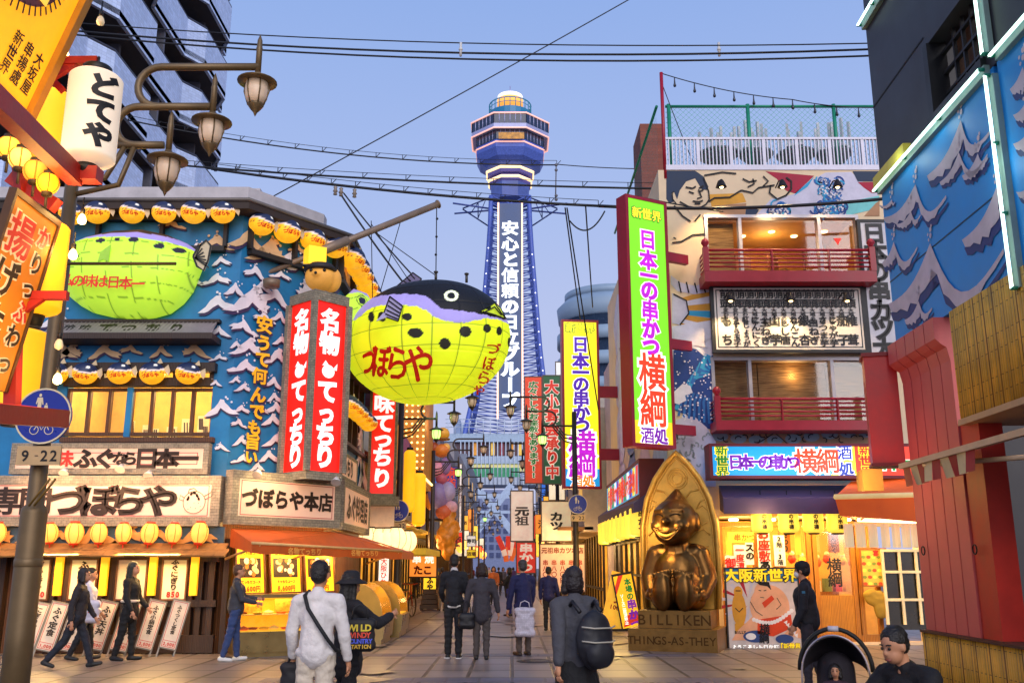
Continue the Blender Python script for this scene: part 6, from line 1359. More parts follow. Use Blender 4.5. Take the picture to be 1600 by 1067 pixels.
for i in range(1, n): uu = a[0] + .2 + wu * i / n; m.b2(uu - .016, uu + .016, .14, .18, a[2] + .1, a[3])
for i in range(1, 7): zz_ = a[2] + .1 + i * wu / n * 1.15; m.b2(a[0] + .12, a[1] - .05, .135, .185, zz_ - .016, zz_ + .016)
m.o('lattice', mat('1b191b', .5), wf, True)
m = MB(); m.M = RN.M(); m.b2(a[0] + .12, a[1] - .05, .3, .32, a[2], a[3]); m.o('shoji_pane', mat('6b4a30', .6, var=.5, vs=3), wf, True)
m = MB(); m.M = RN.M(); uj = RN.hit(1577, 280)[0]
BL2 = mat('1690dc', .5, var=.1, vs=1.2)
m.b2(.0, uj - .03, 0, .2, zM, zN - .002); m.b2(uj + .05, 8, 0, .2, zM - .6, zN - .002); m.o('blue_panel', BL2, nb, True)
m = MB(); m.M = RN.M(.003); zz_ = RN.hit(1380, 450)[1]; m.b2(0, uj - .03, -.002, .002, zz_ - .008, zz_ + .008); m.o('panel_joint', mat('0d3a55', .6), nb, True)
m = MB()
def brush(x0, y0, x1, y1, x2, y2, wd, k=0):     # long curled crest: from (x0,y0) up to peak (x1,y1) then down to (x2,y2)
    P0, P1, P2 = RN.hit(x0, y0), RN.hit(x1, y1), RN.hit(x2, y2)
    def q(t, A, B, bow): return (A[0] + (B[0] - A[0]) * t - bow * math.sin(math.pi * t) * (B[1] - A[1]), A[1] + (B[1] - A[1]) * t + bow * math.sin(math.pi * t) * (B[0] - A[0]))
    up = [q(i / 10, P0, P1, -.10) for i in range(11)] + [q(i / 10, P1, P2, -.28) for i in range(1, 11)]
    wd *= 2.3
    th = [wd * (.25 + .9 * math.sin(math.pi * min(1, i / 20 + .08)) ** .8) * (1 + .2 * math.sin(i * 2.7)) for i in range(21)]
    dn = [(p[0] + (.25 if i > 10 else .55) * th[i] * (1 if i < 10 else -.3), p[1] - th[i]) for i, p in enumerate(up)]
    for kk_, of, dx, dz in ((1, .008, .02, -wd * .55), (0, .014, 0, 0)):
        m.M = RN.M(of); m.k = kk_; m.poly([(p[0] + dx, p[1] + dz) for p in up] + [(p[0] + dx, p[1] + dz) for p in dn[::-1]], 0)
    m.k = 0
    for i in range(5): m.disc(P1[0] + .05 * math.sin(i * 2.2) + .02 * i - .03, P1[1] + .05 + .035 * i, .02 + .012 * (i % 2), None, 0, 8)
for b in ((1450, 275, 1503, 188, 1548, 205, .07), (1470, 285, 1500, 238, 1545, 240, .04), (1382, 340, 1432, 288, 1480, 305, .07), (1505, 275, 1530, 240, 1545, 245, .05), (1402, 350, 1425, 330, 1440, 335, .04), (1380, 410, 1398, 378, 1435, 385, .06), (1390, 475, 1455, 380, 1570, 388, .1), (1505, 375, 1560, 290, 1572, 300, .08), (1415, 500, 1437, 470, 1458, 480, .05), (1375, 320, 1395, 312, 1400, 315, .02), (1580, 140, 1600, 105, 1625, 110, .06), (1585, 180, 1605, 160, 1640, 165, .06), (1585, 225, 1612, 200, 1640, 210, .06), (1590, 300, 1610, 290, 1640, 295, .05)): brush(*b)
m.o('wave_painting', [mat('cfc0c6', .6, var=.15), mat('2a3a7a', .6)], nb, True)
# bamboo panel, soffit, red timber, dado
BAM = mat('eaae34', .5, kind='bamboo', a=.42, b=.055, h2='7a4c10', bump=.4, var=.25, vs=3)
ub0 = RN.hit(1496, 550)[0]; zb0 = RN.hit(1510, 652)[1]; zb1 = RN.hit(1600, 625)[1]; zbb = (zb0 + zb1) / 2
m = MB(); m.M = RN.M(.02)
i = 0; uu = ub0
while uu < 8: m.tube([V((uu, 0, zbb)), V((uu, 0, zM - .01))], .024, 7); uu += .043
m.o('bamboo_panel', BAM, nb, True)
m = MB(); m.M = RN.M(.02); m.b2(ub0 - .02, 8, -.05, 1.4, zbb - .07, zbb - .005); m.o('soffit', mat('c8a070', .6), nb, True)
m = MB(); m.M = RN.M(.02); dl = RN.hit(1588, 640)[0]; m.lathe((dl + .25, .3, zbb - .075), [(.001, -.01), (.08, -.01), (.09, .002)], 16); m.o('downlight', glow('fff0c0', 10), nb, True)
lamp('SPOT', RN.w(dl + .25, zbb - .12, -.28), 40, (1, .66, .25), .05, rot=(0, 0, 0))
uc1 = RN.hit(1503, 760)[0]; zd = (RN.hit(1460, 985)[1] + RN.hit(1565, 1003)[1]) / 2
m = MB(); m.M = RN.M(); cz0 = RN.hit(1405, 570)[1]
nbd = 5; bw = uc1 / nbd
for i in range(nbd):
    u0_, u1_ = i * bw + .01, (i + 1) * bw - .01
    pr_ = [(-.12, zM - .002), (-.12, cz0 + .0), (-.06, cz0 - .06), (.0, cz0 - .1), (.03, cz0 - .25), (.03, zd), (.25, zd), (.25, zM - .002)]
    vs_ = [(u0_, y, z) for y, z in pr_] + [(u1_, y, z) for y, z in pr_]; k_ = len(pr_)
    m.add(vs_, [tuple(range(k_)), tuple(range(2 * k_ - 1, k_ - 1, -1))] + [(j, j + k_, (j + 1) % k_ + k_, (j + 1) % k_) for j in range(k_)])
m.o('red_timber', SAL, nb, True)
m = MB(); m.M = RN.M(); m.b2(.0, uc1, .12, .2, zd, zM - .01); m.o('groove_dark_sheet', mat('2a0d0a', .7), nb, True)  # dark sheet added behind the board gaps so the grooves read darker
m = MB(); m.M = RN.M(); m.b2(uc1 + .003, uc1 + .45, .05, .3, zd, zbb); m.o('red_pier', mat('c02a20', .5), nb, True)
m = MB(); m.M = RN.M(); m.b2(uc1 + .45, 8, 1.2, 1.3, 0, zbb); m.b2(0, 8, .3, .35, 0, zd); m.o('dark_recess', mat('15100e', .7), nb, True)
m = MB(); m.M = RN.M(.0); uu = 0
while uu < 8: m.tube([V((uu, 0, 0)), V((uu, 0, zd - .03))], .022, 7); uu += .046
m.o('bamboo_dado', BAM, nb, True); m = MB(); m.M = RN.M(.0); m.b2(0, 8, -.05, .3, zd - .03, zd - .001); m.o('dado_cap', mat('4a2418', .6), nb, True)
m = MB(); m.M = RN.M(0)
for x, y in ((1445, 860), (1523, 858)): u, z = RN.hit(x, y); m.tube([V((u + .05 * math.cos(t), -.02 if x < 1500 else .0, z + .05 * math.sin(t))) for t in [i * .45 for i in range(15)]], .008, 5)
m.o('iron_rings', BLACKP, nb, True)
# neon
NEO, NEG = glow('d8fff0', 2.6), mat('bfeadf', .4, em=.6)
def neon(lb, a, b, wd=.1):
    o = T('neon_tube', lb, 'neon tube', RN.P(*a)); ua, za = RN.hit(*a); ub_, zb_ = RN.hit(*b); m = MB(); m.M = RN.M(.0)
    A, B = V((ua, -.06, za)), V((ub_, -.06, zb_)); d = (B - A).normalized(); s_ = V((-d.z, 0, d.x)) * wd / 2
    m.add([A + s_, A - s_, B - s_, B + s_, A + s_ + V((0, .06, 0)), A - s_ + V((0, .06, 0)), B - s_ + V((0, .06, 0)), B + s_ + V((0, .06, 0))], [(0, 1, 2, 3), (0, 4, 5, 1), (1, 5, 6, 2), (2, 6, 7, 3), (3, 7, 4, 0)])
    m.o('tray', mat('7f968e', .5), o, True); m = MB(); m.M = RN.M(0)
    m.tube([A + V((0, -.05, 0)), B + V((0, -.05, 0))], .018, 8); m.o('tube', NEO, o, True)
    m = MB(); m.M = RN.M(0)
    for t in (.0, .33, .66, 1): q = A.lerp(B, t); m.tube([q, q + V((0, -.06, 0))], .022, 6)
    m.o('clip', mat('1f8a6a', .5), o, True); return o
PN = lambda u, z: u
def pix(u, z): return proj(RN.w(u, z))
neon('horizontal neon tube above the blue wave painting', pix(.0, zN), pix(uj - .1, zN), .11); neon('horizontal neon tube continuing right of the vertical one', pix(uj + .14, zN + .02), pix(uj + 2.5, zN + .02), .11)
neon('vertical neon tube beside the blue wave painting', pix(uj, zN - .12), pix(uj, zM - .2)); neon('upper vertical neon tube beside the lattice window', pix(uj, zN + .12), pix(uj, zN + 3)); 
zz_ = RN.hit(1345, 52)[1]; neon('short neon tube high on the corner of the black wall', pix(.0, zz_), pix(1.6, zz_), .16)
m = MB(); m.M = RN.M(.02); m.b2(.05, 1.15, -.1, .0, zN + .02, zN + .16); m.o('yellow_lit_tray', mat('b8a83a', .5, em=.2), nb, True)  # yellow light on the tray put into its colour and faint glow
for t in (.3, .6): lamp('POINT', RN.w(uj * t, zN + .0, .25), 3.0, (.75, 1, .9), .1)
lamp('POINT', RN.w(uj, (zN + zM) / 2, .25), 3, (.75, 1, .9), .1)
# blank red box sign
P = W(1377, 642, 12.3); w, h = W(1399, 642, 12.3).x - W(1357, 642, 12.3).x, W(1377, 562, 12.3).z - W(1377, 726, 12.3).z
o = T('blank_red_sign', 'plain red hanging box sign without words at the corner of the red timber', 'sign', P, R(-16)); m = MB(); m.b2(-w / 2, w / 2 + .04, -.18, .18, -h / 2, h / 2); m.o('panel', mat('b51a0c', .4, var=.15, em=.08), o); m = MB(); m.b2(-w / 2 - .03, w / 2 + .07, -.21, .21, h / 2, h / 2 + .05); m.b2(-w / 2 - .02, w / 2 + .05, -.2, .2, -h / 2 - .04, -h / 2); m.o('frame', mat('8a140c', .5), o)
# striped awning
o = T('striped_awning', 'small red and cream striped awning with a cream end cap on the red timber', 'awning', RN.P(1460, 740)); m = MB()
ST_ = RN.off(.55); A_, B_2 = ST_.hit(1412, 742), ST_.hit(1522, 690); n = 9
m.M = ST_.M(); zt = (A_[1] + B_2[1]) / 2
for i in range(n):
    m.k = i % 2; u0_, u1_ = A_[0] + (B_2[0] - A_[0]) * i / n, A_[0] + (B_2[0] - A_[0]) * (i + 1) / n; yb_ = .04 * math.sin(i * 1.4)
    m.add([(u0_, .0, zt + .0), (u1_, .0, zt + .0), (u1_, .02 + yb_, zt - .2), (u0_, .02 + yb_, zt - .2)], [(0, 1, 2, 3)]); m.add([(u0_, 0, zt), (u1_, 0, zt), (u1_, .55, zt + .16), (u0_, .55, zt + .16)], [(0, 3, 2, 1)])
m.o('fabric', [mat('a8202a', .7), mat('e6cf96', .7)], o, True)
m = MB(); m.M = ST_.M(); m.b2(A_[0] - .05, B_2[0] + 2.2, -.03, .03, zt, zt + .06); m.tube([V((A_[0] + .6, .0, zt - .02)), V((A_[0] + 2.2, .5, zt - .1))], .025, 6); m.o('arm', mat('d8b48a', .5), o, True)
m = MB(); m.M = RN.M(); u, z = RN.hit(1415, 752); m.prism([(u - .02, z - .12), (u + .2, z - .13), (u + .2, z + .14), (u - .02, z + .12), (u - .05, z)], -.6, -.35); m.o('end_cap', mat('e8b04a', .5, em=.1), o, True)
# orange awning in front of the mural shop
o = T('orange_awning', 'lit orange awning on pale bars over the right end of the mural shop', 'awning', W(1370, 800, 17))
p0, p1, p2, p3 = W(1330, 752, 19.3), W(1470, 735, 19.3), W(1304, 776, 16.6), W(1465, 772, 16.6)
OR = mat('ea5f1c', .6, em=.32); m = MB(); v0, v1 = W(1312, 805, 16.6), W(1465, 818, 16.6)  # OR glows by itself to imitate lamplight through the fabric
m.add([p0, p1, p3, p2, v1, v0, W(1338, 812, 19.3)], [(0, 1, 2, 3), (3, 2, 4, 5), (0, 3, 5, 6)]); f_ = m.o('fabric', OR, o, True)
m = MB(); m.tube([p2, p3], .045, 8); m.tube([W(1335, 818, 18.2), W(1465, 822, 18.2)], .04, 8); m.tube([W(1345, 812, 17), W(1400, 770, 17.5)], .022, 6); m.tube([W(1390, 800, 17), W(1415, 775, 17.5)], .022, 6); m.tube([p2, W(1345, 810, 18.2)], .025, 6); m.o('bar', mat('f8d088', .4, em=.45), o, True)  # bars are no lamps; lamplight on them is put in as glow
m = MB(); m.tube([W(1340, 812, 17.6), W(1440, 815, 17.6)], .03, 8); m.o('tube_light', glow('ffe2a0', 6), o, True); lamp('AREA', W(1390, 815, 17.6) + V((0, 0, -.05)), 40, (1, .6, .2), 1.3, .1)
lamp('POINT', (4.2, 11.7, 2.5), 13, (1, .5, .16), .1)
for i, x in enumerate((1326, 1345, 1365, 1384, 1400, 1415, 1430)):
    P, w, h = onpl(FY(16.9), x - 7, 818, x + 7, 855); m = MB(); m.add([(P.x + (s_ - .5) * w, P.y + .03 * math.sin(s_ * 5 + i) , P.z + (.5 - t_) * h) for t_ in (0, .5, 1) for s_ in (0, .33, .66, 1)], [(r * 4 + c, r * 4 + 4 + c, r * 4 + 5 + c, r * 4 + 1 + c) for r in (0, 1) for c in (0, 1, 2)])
    tag(m.o('cloth_strip', mat('f6d8a6', .7, em=.5)), ORD[i] + ' pale cloth strip from the left hanging under the orange awning', 'cloth strip', 'cloth strips under the orange awning')  # cloth given its own glow for the light coming from behind

# ================================================================== TOWER
TY = 190.0; tx = W(797, 300, TY).x
def tw(px, py): return W(px, py, TY)
def tz(py): return W(797, py, TY).z
def tr(py, hw): return abs(W(797 + hw, py, TY).x - W(797, py, TY).x)
to = T('observation_tower', 'tall blue lattice observation tower with octagonal deck, neon lines and glowing words, behind the fish', 'tower', (tx, TY, 0))
TB = mat('4a60b0', .5, .1, em=.08, var=.25); SIL = mat('9fa4c8', .45, .2, em=.05); PNK = glow('ffb9a8', .9); GLD = glow('ffd89a', 1.6); WND = mat('20304e', .2, var=.3, vs=.4)  # TB: blue illumination of the steel put in as faint emission
def oct_(name, prof, m_, n=8, sm=False):
    m = MB(); m.M = Matrix.Rotation(R(22.5), 4, 'Z') if n == 8 else Matrix(); k = 1 / math.cos(math.pi / n) if n == 8 else 1
    m.M = Matrix.Translation((tx, TY, 0)) @ m.M; m.lathe((0, 0, 0), [(max(.01, tr(y, hw) * k) if hw else .001, tz(y)) for y, hw in prof], n, smooth=sm); return m.o(name, m_, to, True)
oct_('dome', [(167, 20), (158, 20.3)], glow('ffa94a', 1.1), 24, True); oct_('dome_cap', [(157.9, 20.5), (152, 19.5), (149, 0)], glow('fff0dc', 1.0), 24, True)
m = MB(); m.tube([V((tx, TY, tz(150))), V((tx, TY, tz(135)))], .12, 6); m.o('mast', SIL, to, True)
oct_('roof_deck', [(190, 33), (180, 33), (179, 31), (179, 0)], mat('1f6f96', .4, em=.15), 24); 
m = MB(); 
for k in range(24): a_ = k * math.pi / 12; r_ = tr(170, 32.5); m.tube([V((tx + r_ * math.cos(a_), TY + r_ * math.sin(a_), tz(180))), V((tx + r_ * math.cos(a_), TY + r_ * math.sin(a_), tz(167)))], .1, 5)
m.tube([V((tx + r_ * math.cos(k * math.pi / 16), TY + r_ * math.sin(k * math.pi / 16), tz(167))) for k in range(33)], .14, 5); m.tube([V((tx + r_ * math.cos(k * math.pi / 16), TY + r_ * math.sin(k * math.pi / 16), tz(173))) for k in range(33)], .08, 5); m.o('deck_railing', mat('2f7f9a', .4, em=.2), to, True)
oct_('deck_roof', [(204, 59), (190, 33.5), (189, 0)], SIL); oct_('upper_windows', [(219, 58.5), (205, 58.5)], WND); oct_('lower_windows', [(239, 51), (226, 52)], WND)
oct_('deck_band', [(225, 52.5), (225, 59), (219.2, 59)], SIL); oct_('deck_band', [(204.8, 59), (204, 59.3)], SIL)
oct_('deck_skirt', [(272, 33), (262, 47), (251, 52), (240, 51.5)], TB)
def strip(y, hw, m_, rad=.17): 
    k = 1 / math.cos(math.pi / 8); r_ = tr(y, hw) * k; m = MB(); m.tube([V((tx + r_ * math.cos(R(22.5 + 45 * i)), TY + r_ * math.sin(R(22.5 + 45 * i)), tz(y))) for i in range(9)], rad, 6); m.o('neon_strip', m_, to, True)
strip(204, 59.5, PNK); strip(226, 59.2, PNK); strip(244, 52, PNK); 
for y, hw in ((262, 37), (275, 35), (288, 32)): oct_('neck_ring', [(y + 6, hw - 2), (y + 3, hw), (y - 1, hw), (y - 4, hw - 2)], mat('6a62a8', .5, em=.1)); strip(y, hw + .4, GLD, .3)
oct_('neck', [(318, 29), (288, 30)], mat('4c5fa2', .5, em=.06, var=.3, vs=.3))
# window mullions and lit room
m = MB(); k = 1 / math.cos(math.pi / 8)
for ya, yb_, hw in ((219, 205, 58.8), (239, 226, 51.6)):
    r_ = tr(ya, hw) * k
    for s_ in range(8):
        A, B = [V((tx + r_ * math.cos(R(22.5 + 45 * (s_ + q))), TY + r_ * math.sin(R(22.5 + 45 * (s_ + q))), 0)) for q in (0, 1)]
        for i in range(7): q = A.lerp(B, i / 6); m.tube([q + V((0, 0, tz(ya))), q + V((0, 0, tz(yb_)))], .11, 4)
m.o('mullions', SIL, to, True)
m = MB(); m.M = FY(TY - tr(212, 58.5) - .08).M(); 
def hitT(x, y, Yp): return FY(Yp).hit(x, y)
Yp = TY - tr(212, 58.5) - .08
m.poly([hitT(779, 217, Yp), hitT(819, 217, Yp), hitT(819, 207, Yp), hitT(779, 207, Yp)], 0); m.o('lit_room', mat('a8742a', .5, em=.5, var=.6, vs=1.2), to, True)
# shaft lattice
def hwid(y): return itp2([(317, 29), (360, 30.5), (400, 33), (450, 37), (500, 41), (560, 46), (620, 53), (660, 62), (760, 82)], y)
m = MB(); rows = list(range(317, 761, 12)); 
cor = [(-1, -1), (1, -1), (1, 1), (-1, 1)]
pt = lambda y, c: V((tx + c[0] * tr(y, hwid(y)), TY + c[1] * tr(y, hwid(y)), tz(y)))
for c in cor: m.tube([pt(y, c) for y in rows], .5, 6)
for a_, b_ in zip(rows, rows[1:]):
    for i in range(4):
        c, d = cor[i], cor[(i + 1) % 4]; m.tube([pt(a_, c), pt(a_, d)], .13, 4, False); m.tube([pt(a_, c), pt(b_, c).lerp(pt(b_, d), .5)], .13, 4, False); m.tube([pt(a_, d), pt(b_, c).lerp(pt(b_, d), .5)], .13, 4, False)
m.o('lattice_shaft', TB, to, True)
m = MB()
for s_ in (-1, 1):
    for zz_ in (0, 1):
        m.tube([tw(797 + s_ * 88, 326) + V((0, zz_ * 6 - 3, 0)), tw(797 + s_ * 20, 328)], .2, 5); m.tube([tw(797 + s_ * 74, 326) + V((0, 0, 0)), tw(797 + s_ * 29, 308)], .16, 5); m.tube([tw(797 + s_ * 74, 327), tw(797 + s_ * 30, 356)], .16, 5); m.tube([tw(797 + s_ * 50, 317), tw(797 + s_ * 50, 341)], .12, 5); m.tube([tw(797 + s_ * 50, 317), tw(797 + s_ * 62, 334)], .1, 4); m.tube([tw(797 + s_ * 38, 312), tw(797 + s_ * 50, 341)], .1, 4)
m.o('spokes', mat('3a4a8e', .5), to, True)
Yp = TY - tr(660, 62) - 1.5
m = MB()
def hp(x, y): return FY(Yp).hit(x, y)
m.M = FY(Yp).M(); a_, b_ = hp(797 - 20, 640), hp(797 + 20, 318); m.b2(a_[0], b_[0], 0, .6, a_[1], b_[1]); m.o('word_panel', mat('3c527a', .5, em=.05, var=.2, vs=.2), to, True)
m = MB(); m.M = FY(Yp).M(-.0)
for i, ch in enumerate('安心と信頼の日立グループ'): u, z = hp(797, 357 + 24.4 * i); s_ = hp(797, 345)[1] - hp(797, 368)[1]; m.txt(ch, u, z, s_, True, .06, -.2, 1.12)
m.o('lettering', glow('f4fbff', .95), to, True)
for s_ in (-1, 1): m = MB(); m.M = FY(Yp).M(); q0, q1 = hp(797 + s_ * 19.5, 655), hp(797 + s_ * 19.5, 318); m.b2(q0[0] - .16, q0[0] + .16, -.5, -.1, q0[1], q1[1]); m.o('neon_strip', glow('ffc9a4', 1.4), to, True)
m = MB()
for i in range(26): 
    y = 400 + i * 10; s_ = 1 if i % 2 else -1; m.ball(pt(y, (s_, -1)) + V((0, -.7, 0)), .13, 6)
m.o('small_lamps', glow('ffffff', 2), to, True)
# base building of the tower
BY = 172; tb = T('tower_base', 'grey storeyed building under the tower with a green glass band at the street end', 'building', (0, BY + 5, 0))
def band(nm, x0, x1, y0, y1, m_, dy=0, dep=8): 
    u, z, w, h = FY(BY + dy).rect(x0, y0, x1, y1); m = MB(); m.b2(u - w / 2, u + w / 2, BY + dy, BY + dy + dep, z - h / 2, z + h / 2); return m.o(nm, m_, tb, True)
PAL = mat('9db4cc', .5); band('terrace', 690, 870, 677, 690, PAL, -1); band('storey', 696, 860, 690.3, 712, mat('5a3f4a', .5), 0); band('floor_band', 690, 866, 712.3, 724, mat('a9bcd2', .5), -1)
m_ = band('storey', 700, 858, 724.3, 730, mat('e8d89a', .5, em=.7), .5); band('green_band', 722, 812, 730.3, 745, mat('0f8a5e', .3, em=.25), -.5); band('floor_band', 690, 866, 745.3, 757, mat('b3c0d4', .5), -1)
m = MB()
for i in range(20): x = 720 + i * 6.4; a_, b_ = W(x, 690, BY - 1.2), W(x, 756, BY - 1.2); m.tube([a_, b_], .12, 4)
for i in range(14): x = 700 + i * 11; m.tube([W(x, 677, BY - 1.5), W(x, 655, BY - 1.5)], .09, 4)
for y in (655, 661, 667): m.tube([W(696, y, BY - 1.5), W(858, y, BY - 1.5)], .08, 4)
m.o('mullions', mat('c2cfdf', .5), tb, True)
m = MB()
for i, (x, c) in enumerate(((742, 0), (756, 1), (770, 2), (784, 1), (800, 0), (812, 2))): m.k = c; u, z, w, h = FY(BY - .1).rect(x - 3, 692, x + 3, 711); m.b2(u - w / 2, u + w / 2, BY - .12, BY, z - h / 2, z + h / 2)
m.o('lit_windows', [mat('c8862a', .5, em=.6), mat('8a2a3a', .5, em=.2), mat('d8b04a', .5, em=.6)], tb, True)
m = MB(); m.M = FY(BY - 1).M()
for x0_, x1_ in ((742, 800), (800, 745)): m.rib([FY(BY - 1).hit(x0_, 757), FY(BY - 1).hit(x1_, 830)], 1.2, -.2 - (x0_ > 770) * .1)
m.rib([FY(BY - 1).hit(726, 775), FY(BY - 1).hit(812, 775)], .8, -.35); m.rib([FY(BY - 1).hit(726, 800), FY(BY - 1).hit(812, 800)], .5, -.35); m.o('truss', mat('a9bcd6', .5), tb, True)
for i, (x, h0, w_) in enumerate(((700, 300, 30), (745, 640, 14))): pass
fb_ = T('distant_block', 'blue grey apartment block closing the far end of the street under the tower', 'building', (0, 240, 0)); u, z, w, h = FY(240).rect(715, 765, 822, 884); m = MB(); m.b2(u - w / 2, u + w / 2, 240, 252, 0, z + h / 2); m.o('wall', mat('8590b4', .6), fb_, True)
for j in range(7):
    for i in range(9): 
        q = W(724 + i * 11, 792 + j * 12.5, 239.9); m = MB(); m.b2(q.x - .55, q.x + .55, 239.8, 239.98, q.z - .6, q.z + .6); m.o('window', mat('4a5680', .3), fb_, True)
db = T('distant_tower_block', 'pale blue distant high-rise just left of the tower legs', 'building', (W(732, 700, 330).x, 330, 0)); m = MB(); a_, b_ = W(709, 655, 330), W(719, 655, 330); m.b2(a_.x, b_.x, 330, 340, 0, a_.z); a_, b_ = W(719.5, 663, 332), W(726, 663, 332); m.b2(a_.x, b_.x, 332, 340, 0, a_.z); m.o('wall', mat('7d93b8', .6, var=.2, vs=.5), db, True)
# ================================================================== HOTEL BLOCK, FAR RIGHT
ht = T('curved_block', 'blue grey high-rise with a rounded corner and banded floors behind the yellow light box', 'building', (9, 97, 0))
hx, hy, hr_ = 10.3, 96, 5.6; z_t = W(930, 446, 92).z; m = MB()
prof = []; z_ = z_t; floors = []
HG = mat('8aa0b4', .5, var=.1, vs=.3); HD = mat('26344a', .25)
def rr_(k, za, zb): m.lathe((hx, hy, 0), [(hr_ * k, za), (hr_ * k, zb)], 40); 
m.lathe((hx, hy, 0), [(hr_ * .85, z_t - .8), (hr_ * .85, z_t), (.01, z_t)], 40); m.lathe((hx, hy, 0), [(hr_ * .92, z_t - 3.2), (hr_ * .97, z_t - 3.0), (hr_ * 1.0, z_t - 1.6), (hr_ * .86, z_t - .8)], 40)
for i in range(11): z1 = z_t - 4.4 - i * 2.6; m.lathe((hx, hy, 0), [(hr_ * .9, z1 - 1.3), (hr_ * (1.0 + .0), z1 - 1.25), (hr_ * 1.0, z1), (hr_ * .9, z1 + .05)], 40)
m.o('floor_bands', HG, ht, True); m = MB(); m.lathe((hx, hy, 0), [(hr_ * .93, 0), (hr_ * .93, z_t - 2)], 40); m.o('window_bands', HD, ht, True)
# ================================================================== APARTMENT BLOCK, TOP LEFT
ab_ = T('apartment_block', 'grey blue apartment block with rows of tiled balconies rising behind the restaurant roof', 'building', (-15, 32, 0))
TIL = mat('cfe0ff', .4, kind='tile', a=.22, b=.11, h2='8ea2c8', var=.1, vs=.5); SOF = mat('4c4a50', .8)
Xw, Xo = -13.75, -12.7; Ya, Yb = 22, 38.0
m = MB(); m.b2(-22, Xw, Ya, Yb, 0, 45); m.o('wall', mat('5b6276', .7), ab_, True)
edge = [(Xo, Ya), (Xo, 25.5), (Xo + .5, 26.3), (Xo + .5, 29.2), (Xo, 30.0), (Xo, 33.2), (Xo + .5, 34.0), (Xo + .5, 36.8), (Xo, 37.6), (Xo, Yb)]
for f_ in range(1, 15):
    z_ = 4.6 + f_ * 2.75; s_ = MB(); s_.slab([(Xw, Ya)] + edge + [(Xw, Yb)], z_ - .2, z_); bl_ = s_.o('balcony', SOF, ab_, True)
    s_ = MB()
    for p, q in zip(edge, edge[1:]): 
        d = (V((*q, 0)) - V((*p, 0))).normalized(); nn = V((d.y, -d.x, 0)) * .12
        s_.slab([p, q, (q[0] - nn.x, q[1] - nn.y), (p[0] - nn.x, p[1] - nn.y)], z_ - .3, z_ + 1.3)
    s_.b2(Xw, Xo, Yb - .12, Yb, z_, z_ + 1.3); s_.o('parapet', TIL, bl_, True)
    s_ = MB(); s_.tube([V((p[0] - .06, p[1], z_ + 1.36)) for p in edge], .06, 5); s_.o('handrail', mat('3a3a44', .5), bl_, True)
s_ = MB()
for y_ in (24, 28, 31.5, 35.5): s_.b2(Xw, Xw + .9, y_ - .07, y_ + .07, 7, 44)
s_.o('partition', mat('6a6a74', .7), ab_, True)
s_ = MB()
for f_ in range(1, 15):
    for y_ in (23, 26.3, 29.7, 33.2, 36.6): s_.b2(Xw, Xw + .05, y_ - .8, y_ + .8, 4.7 + f_ * 2.75, 6.7 + f_ * 2.75)
s_.o('window', mat('20262f', .2), ab_, True)
# ================================================================== OVERHEAD CABLES
def cable(lb, pts, r=.018, coil=0):
    m = MB(); m.tube([W(*p) for p in pts], r, 6)
    o = tag(m.o('cable', CABLE), lb, 'cable', None); return o
def span(a, b, sag, n=16): q = catenary(W(*a), W(*b), sag, n); return q
def cab(lb, a, b, sag, r=.018, extra=None):
    m = MB(); q = span(a, b, sag); m.tube(q, r, 6)
    if extra == 'loops':
        q2 = [p + V((0, 0, .14)) for p in q]; m.tube(q2, .008, 5)
        for p, p2 in zip(q[::1], q2[::1]): m.tube([p, p2], .012, 4); m.tube([p, p2 + V((.12, 0, 0))], .01, 4)
    tag(m.o('cable', CABLE), lb, 'cable')
cab('topmost of the three long parallel cables across the sky', (90, 34, 17), (1440, 66, 15), .25, .012); cab('middle one of the three long parallel cables across the sky', (90, 46, 17), (1440, 74, 15), .32, .02); cab('lowest of the three long parallel cables across the sky', (90, 52, 17), (1440, 84, 15), .34, .018)
for i, x in enumerate((720, 1123)): m = MB(); P = W(x, 77, 16); m.tube([P + V((0, -.02, .12)), P + V((0, -.02, -.16))], .025, 6); m.ball(P + V((0, -.02, -.02)), .04, 8); tag(m.o('cable_spacer', mat('d8d4cc', .4)), ('left' if i == 0 else 'right') + ' small pale spacer clipped on the three parallel cables', 'cable spacer')
cab('thin wire slanting steeply up to the top edge over the tower', (425, 308, 30), (1000, -10, 30), .05, .02)
cab('bundled cable crossing in front of the octagonal tower deck', (200, 188, 24), (870, 258, 26), .35, .02, 'loops'); cab('thin wire going on from the tower deck to the red light box', (870, 257, 26), (1050, 264, 26), .05, .014)
cab('second bundled cable crossing just under the tower deck', (240, 255, 22), (1345, 296, 20.5), .22, .025, 'loops'); cab('lower thick bundled cable passing behind the fish pole tip', (330, 264, 21), (935, 322, 21), .12, .032, 'loops'); cab('thick cable running across the mural above the upper windows', (935, 322, 19), (1380, 311, 18.6), .12, .035)
cab('red wire sloping down across the mural', (1000, 308, 18.7), (1130, 331, 19), .02, .014)
for i, (a, b) in enumerate((((883, 325, 21), (907, 500, 26)), ((886, 325, 21), (935, 640, 27)), ((915, 322, 21), (926, 480, 26)), ((890, 345, 21), (945, 330, 21)))):
    cab(('left drop wire falling from the thick cable to the yellow light box', 'long drop wire crossing the yellow light box', 'right drop wire beside the yellow light box', 'slack loop of wire under the thick cable')[i], a, b, .02 if i < 3 else .35, .018)
for i, (x, y) in enumerate(((524, 298), (533, 300), (554, 302))): m = MB(); P = W(x, y, 20.5); m.lathe(P, [(.001, -.12), (.05, -.1), (.03, -.04), (.06, -.02), (.03, .04), (.05, .08), (.001, .12)], 10); tag(m.o('insulator', mat('8a7a6a', .4)), ORD[i] + ' small ceramic insulator from the left at the cable end near the pole', 'insulator')
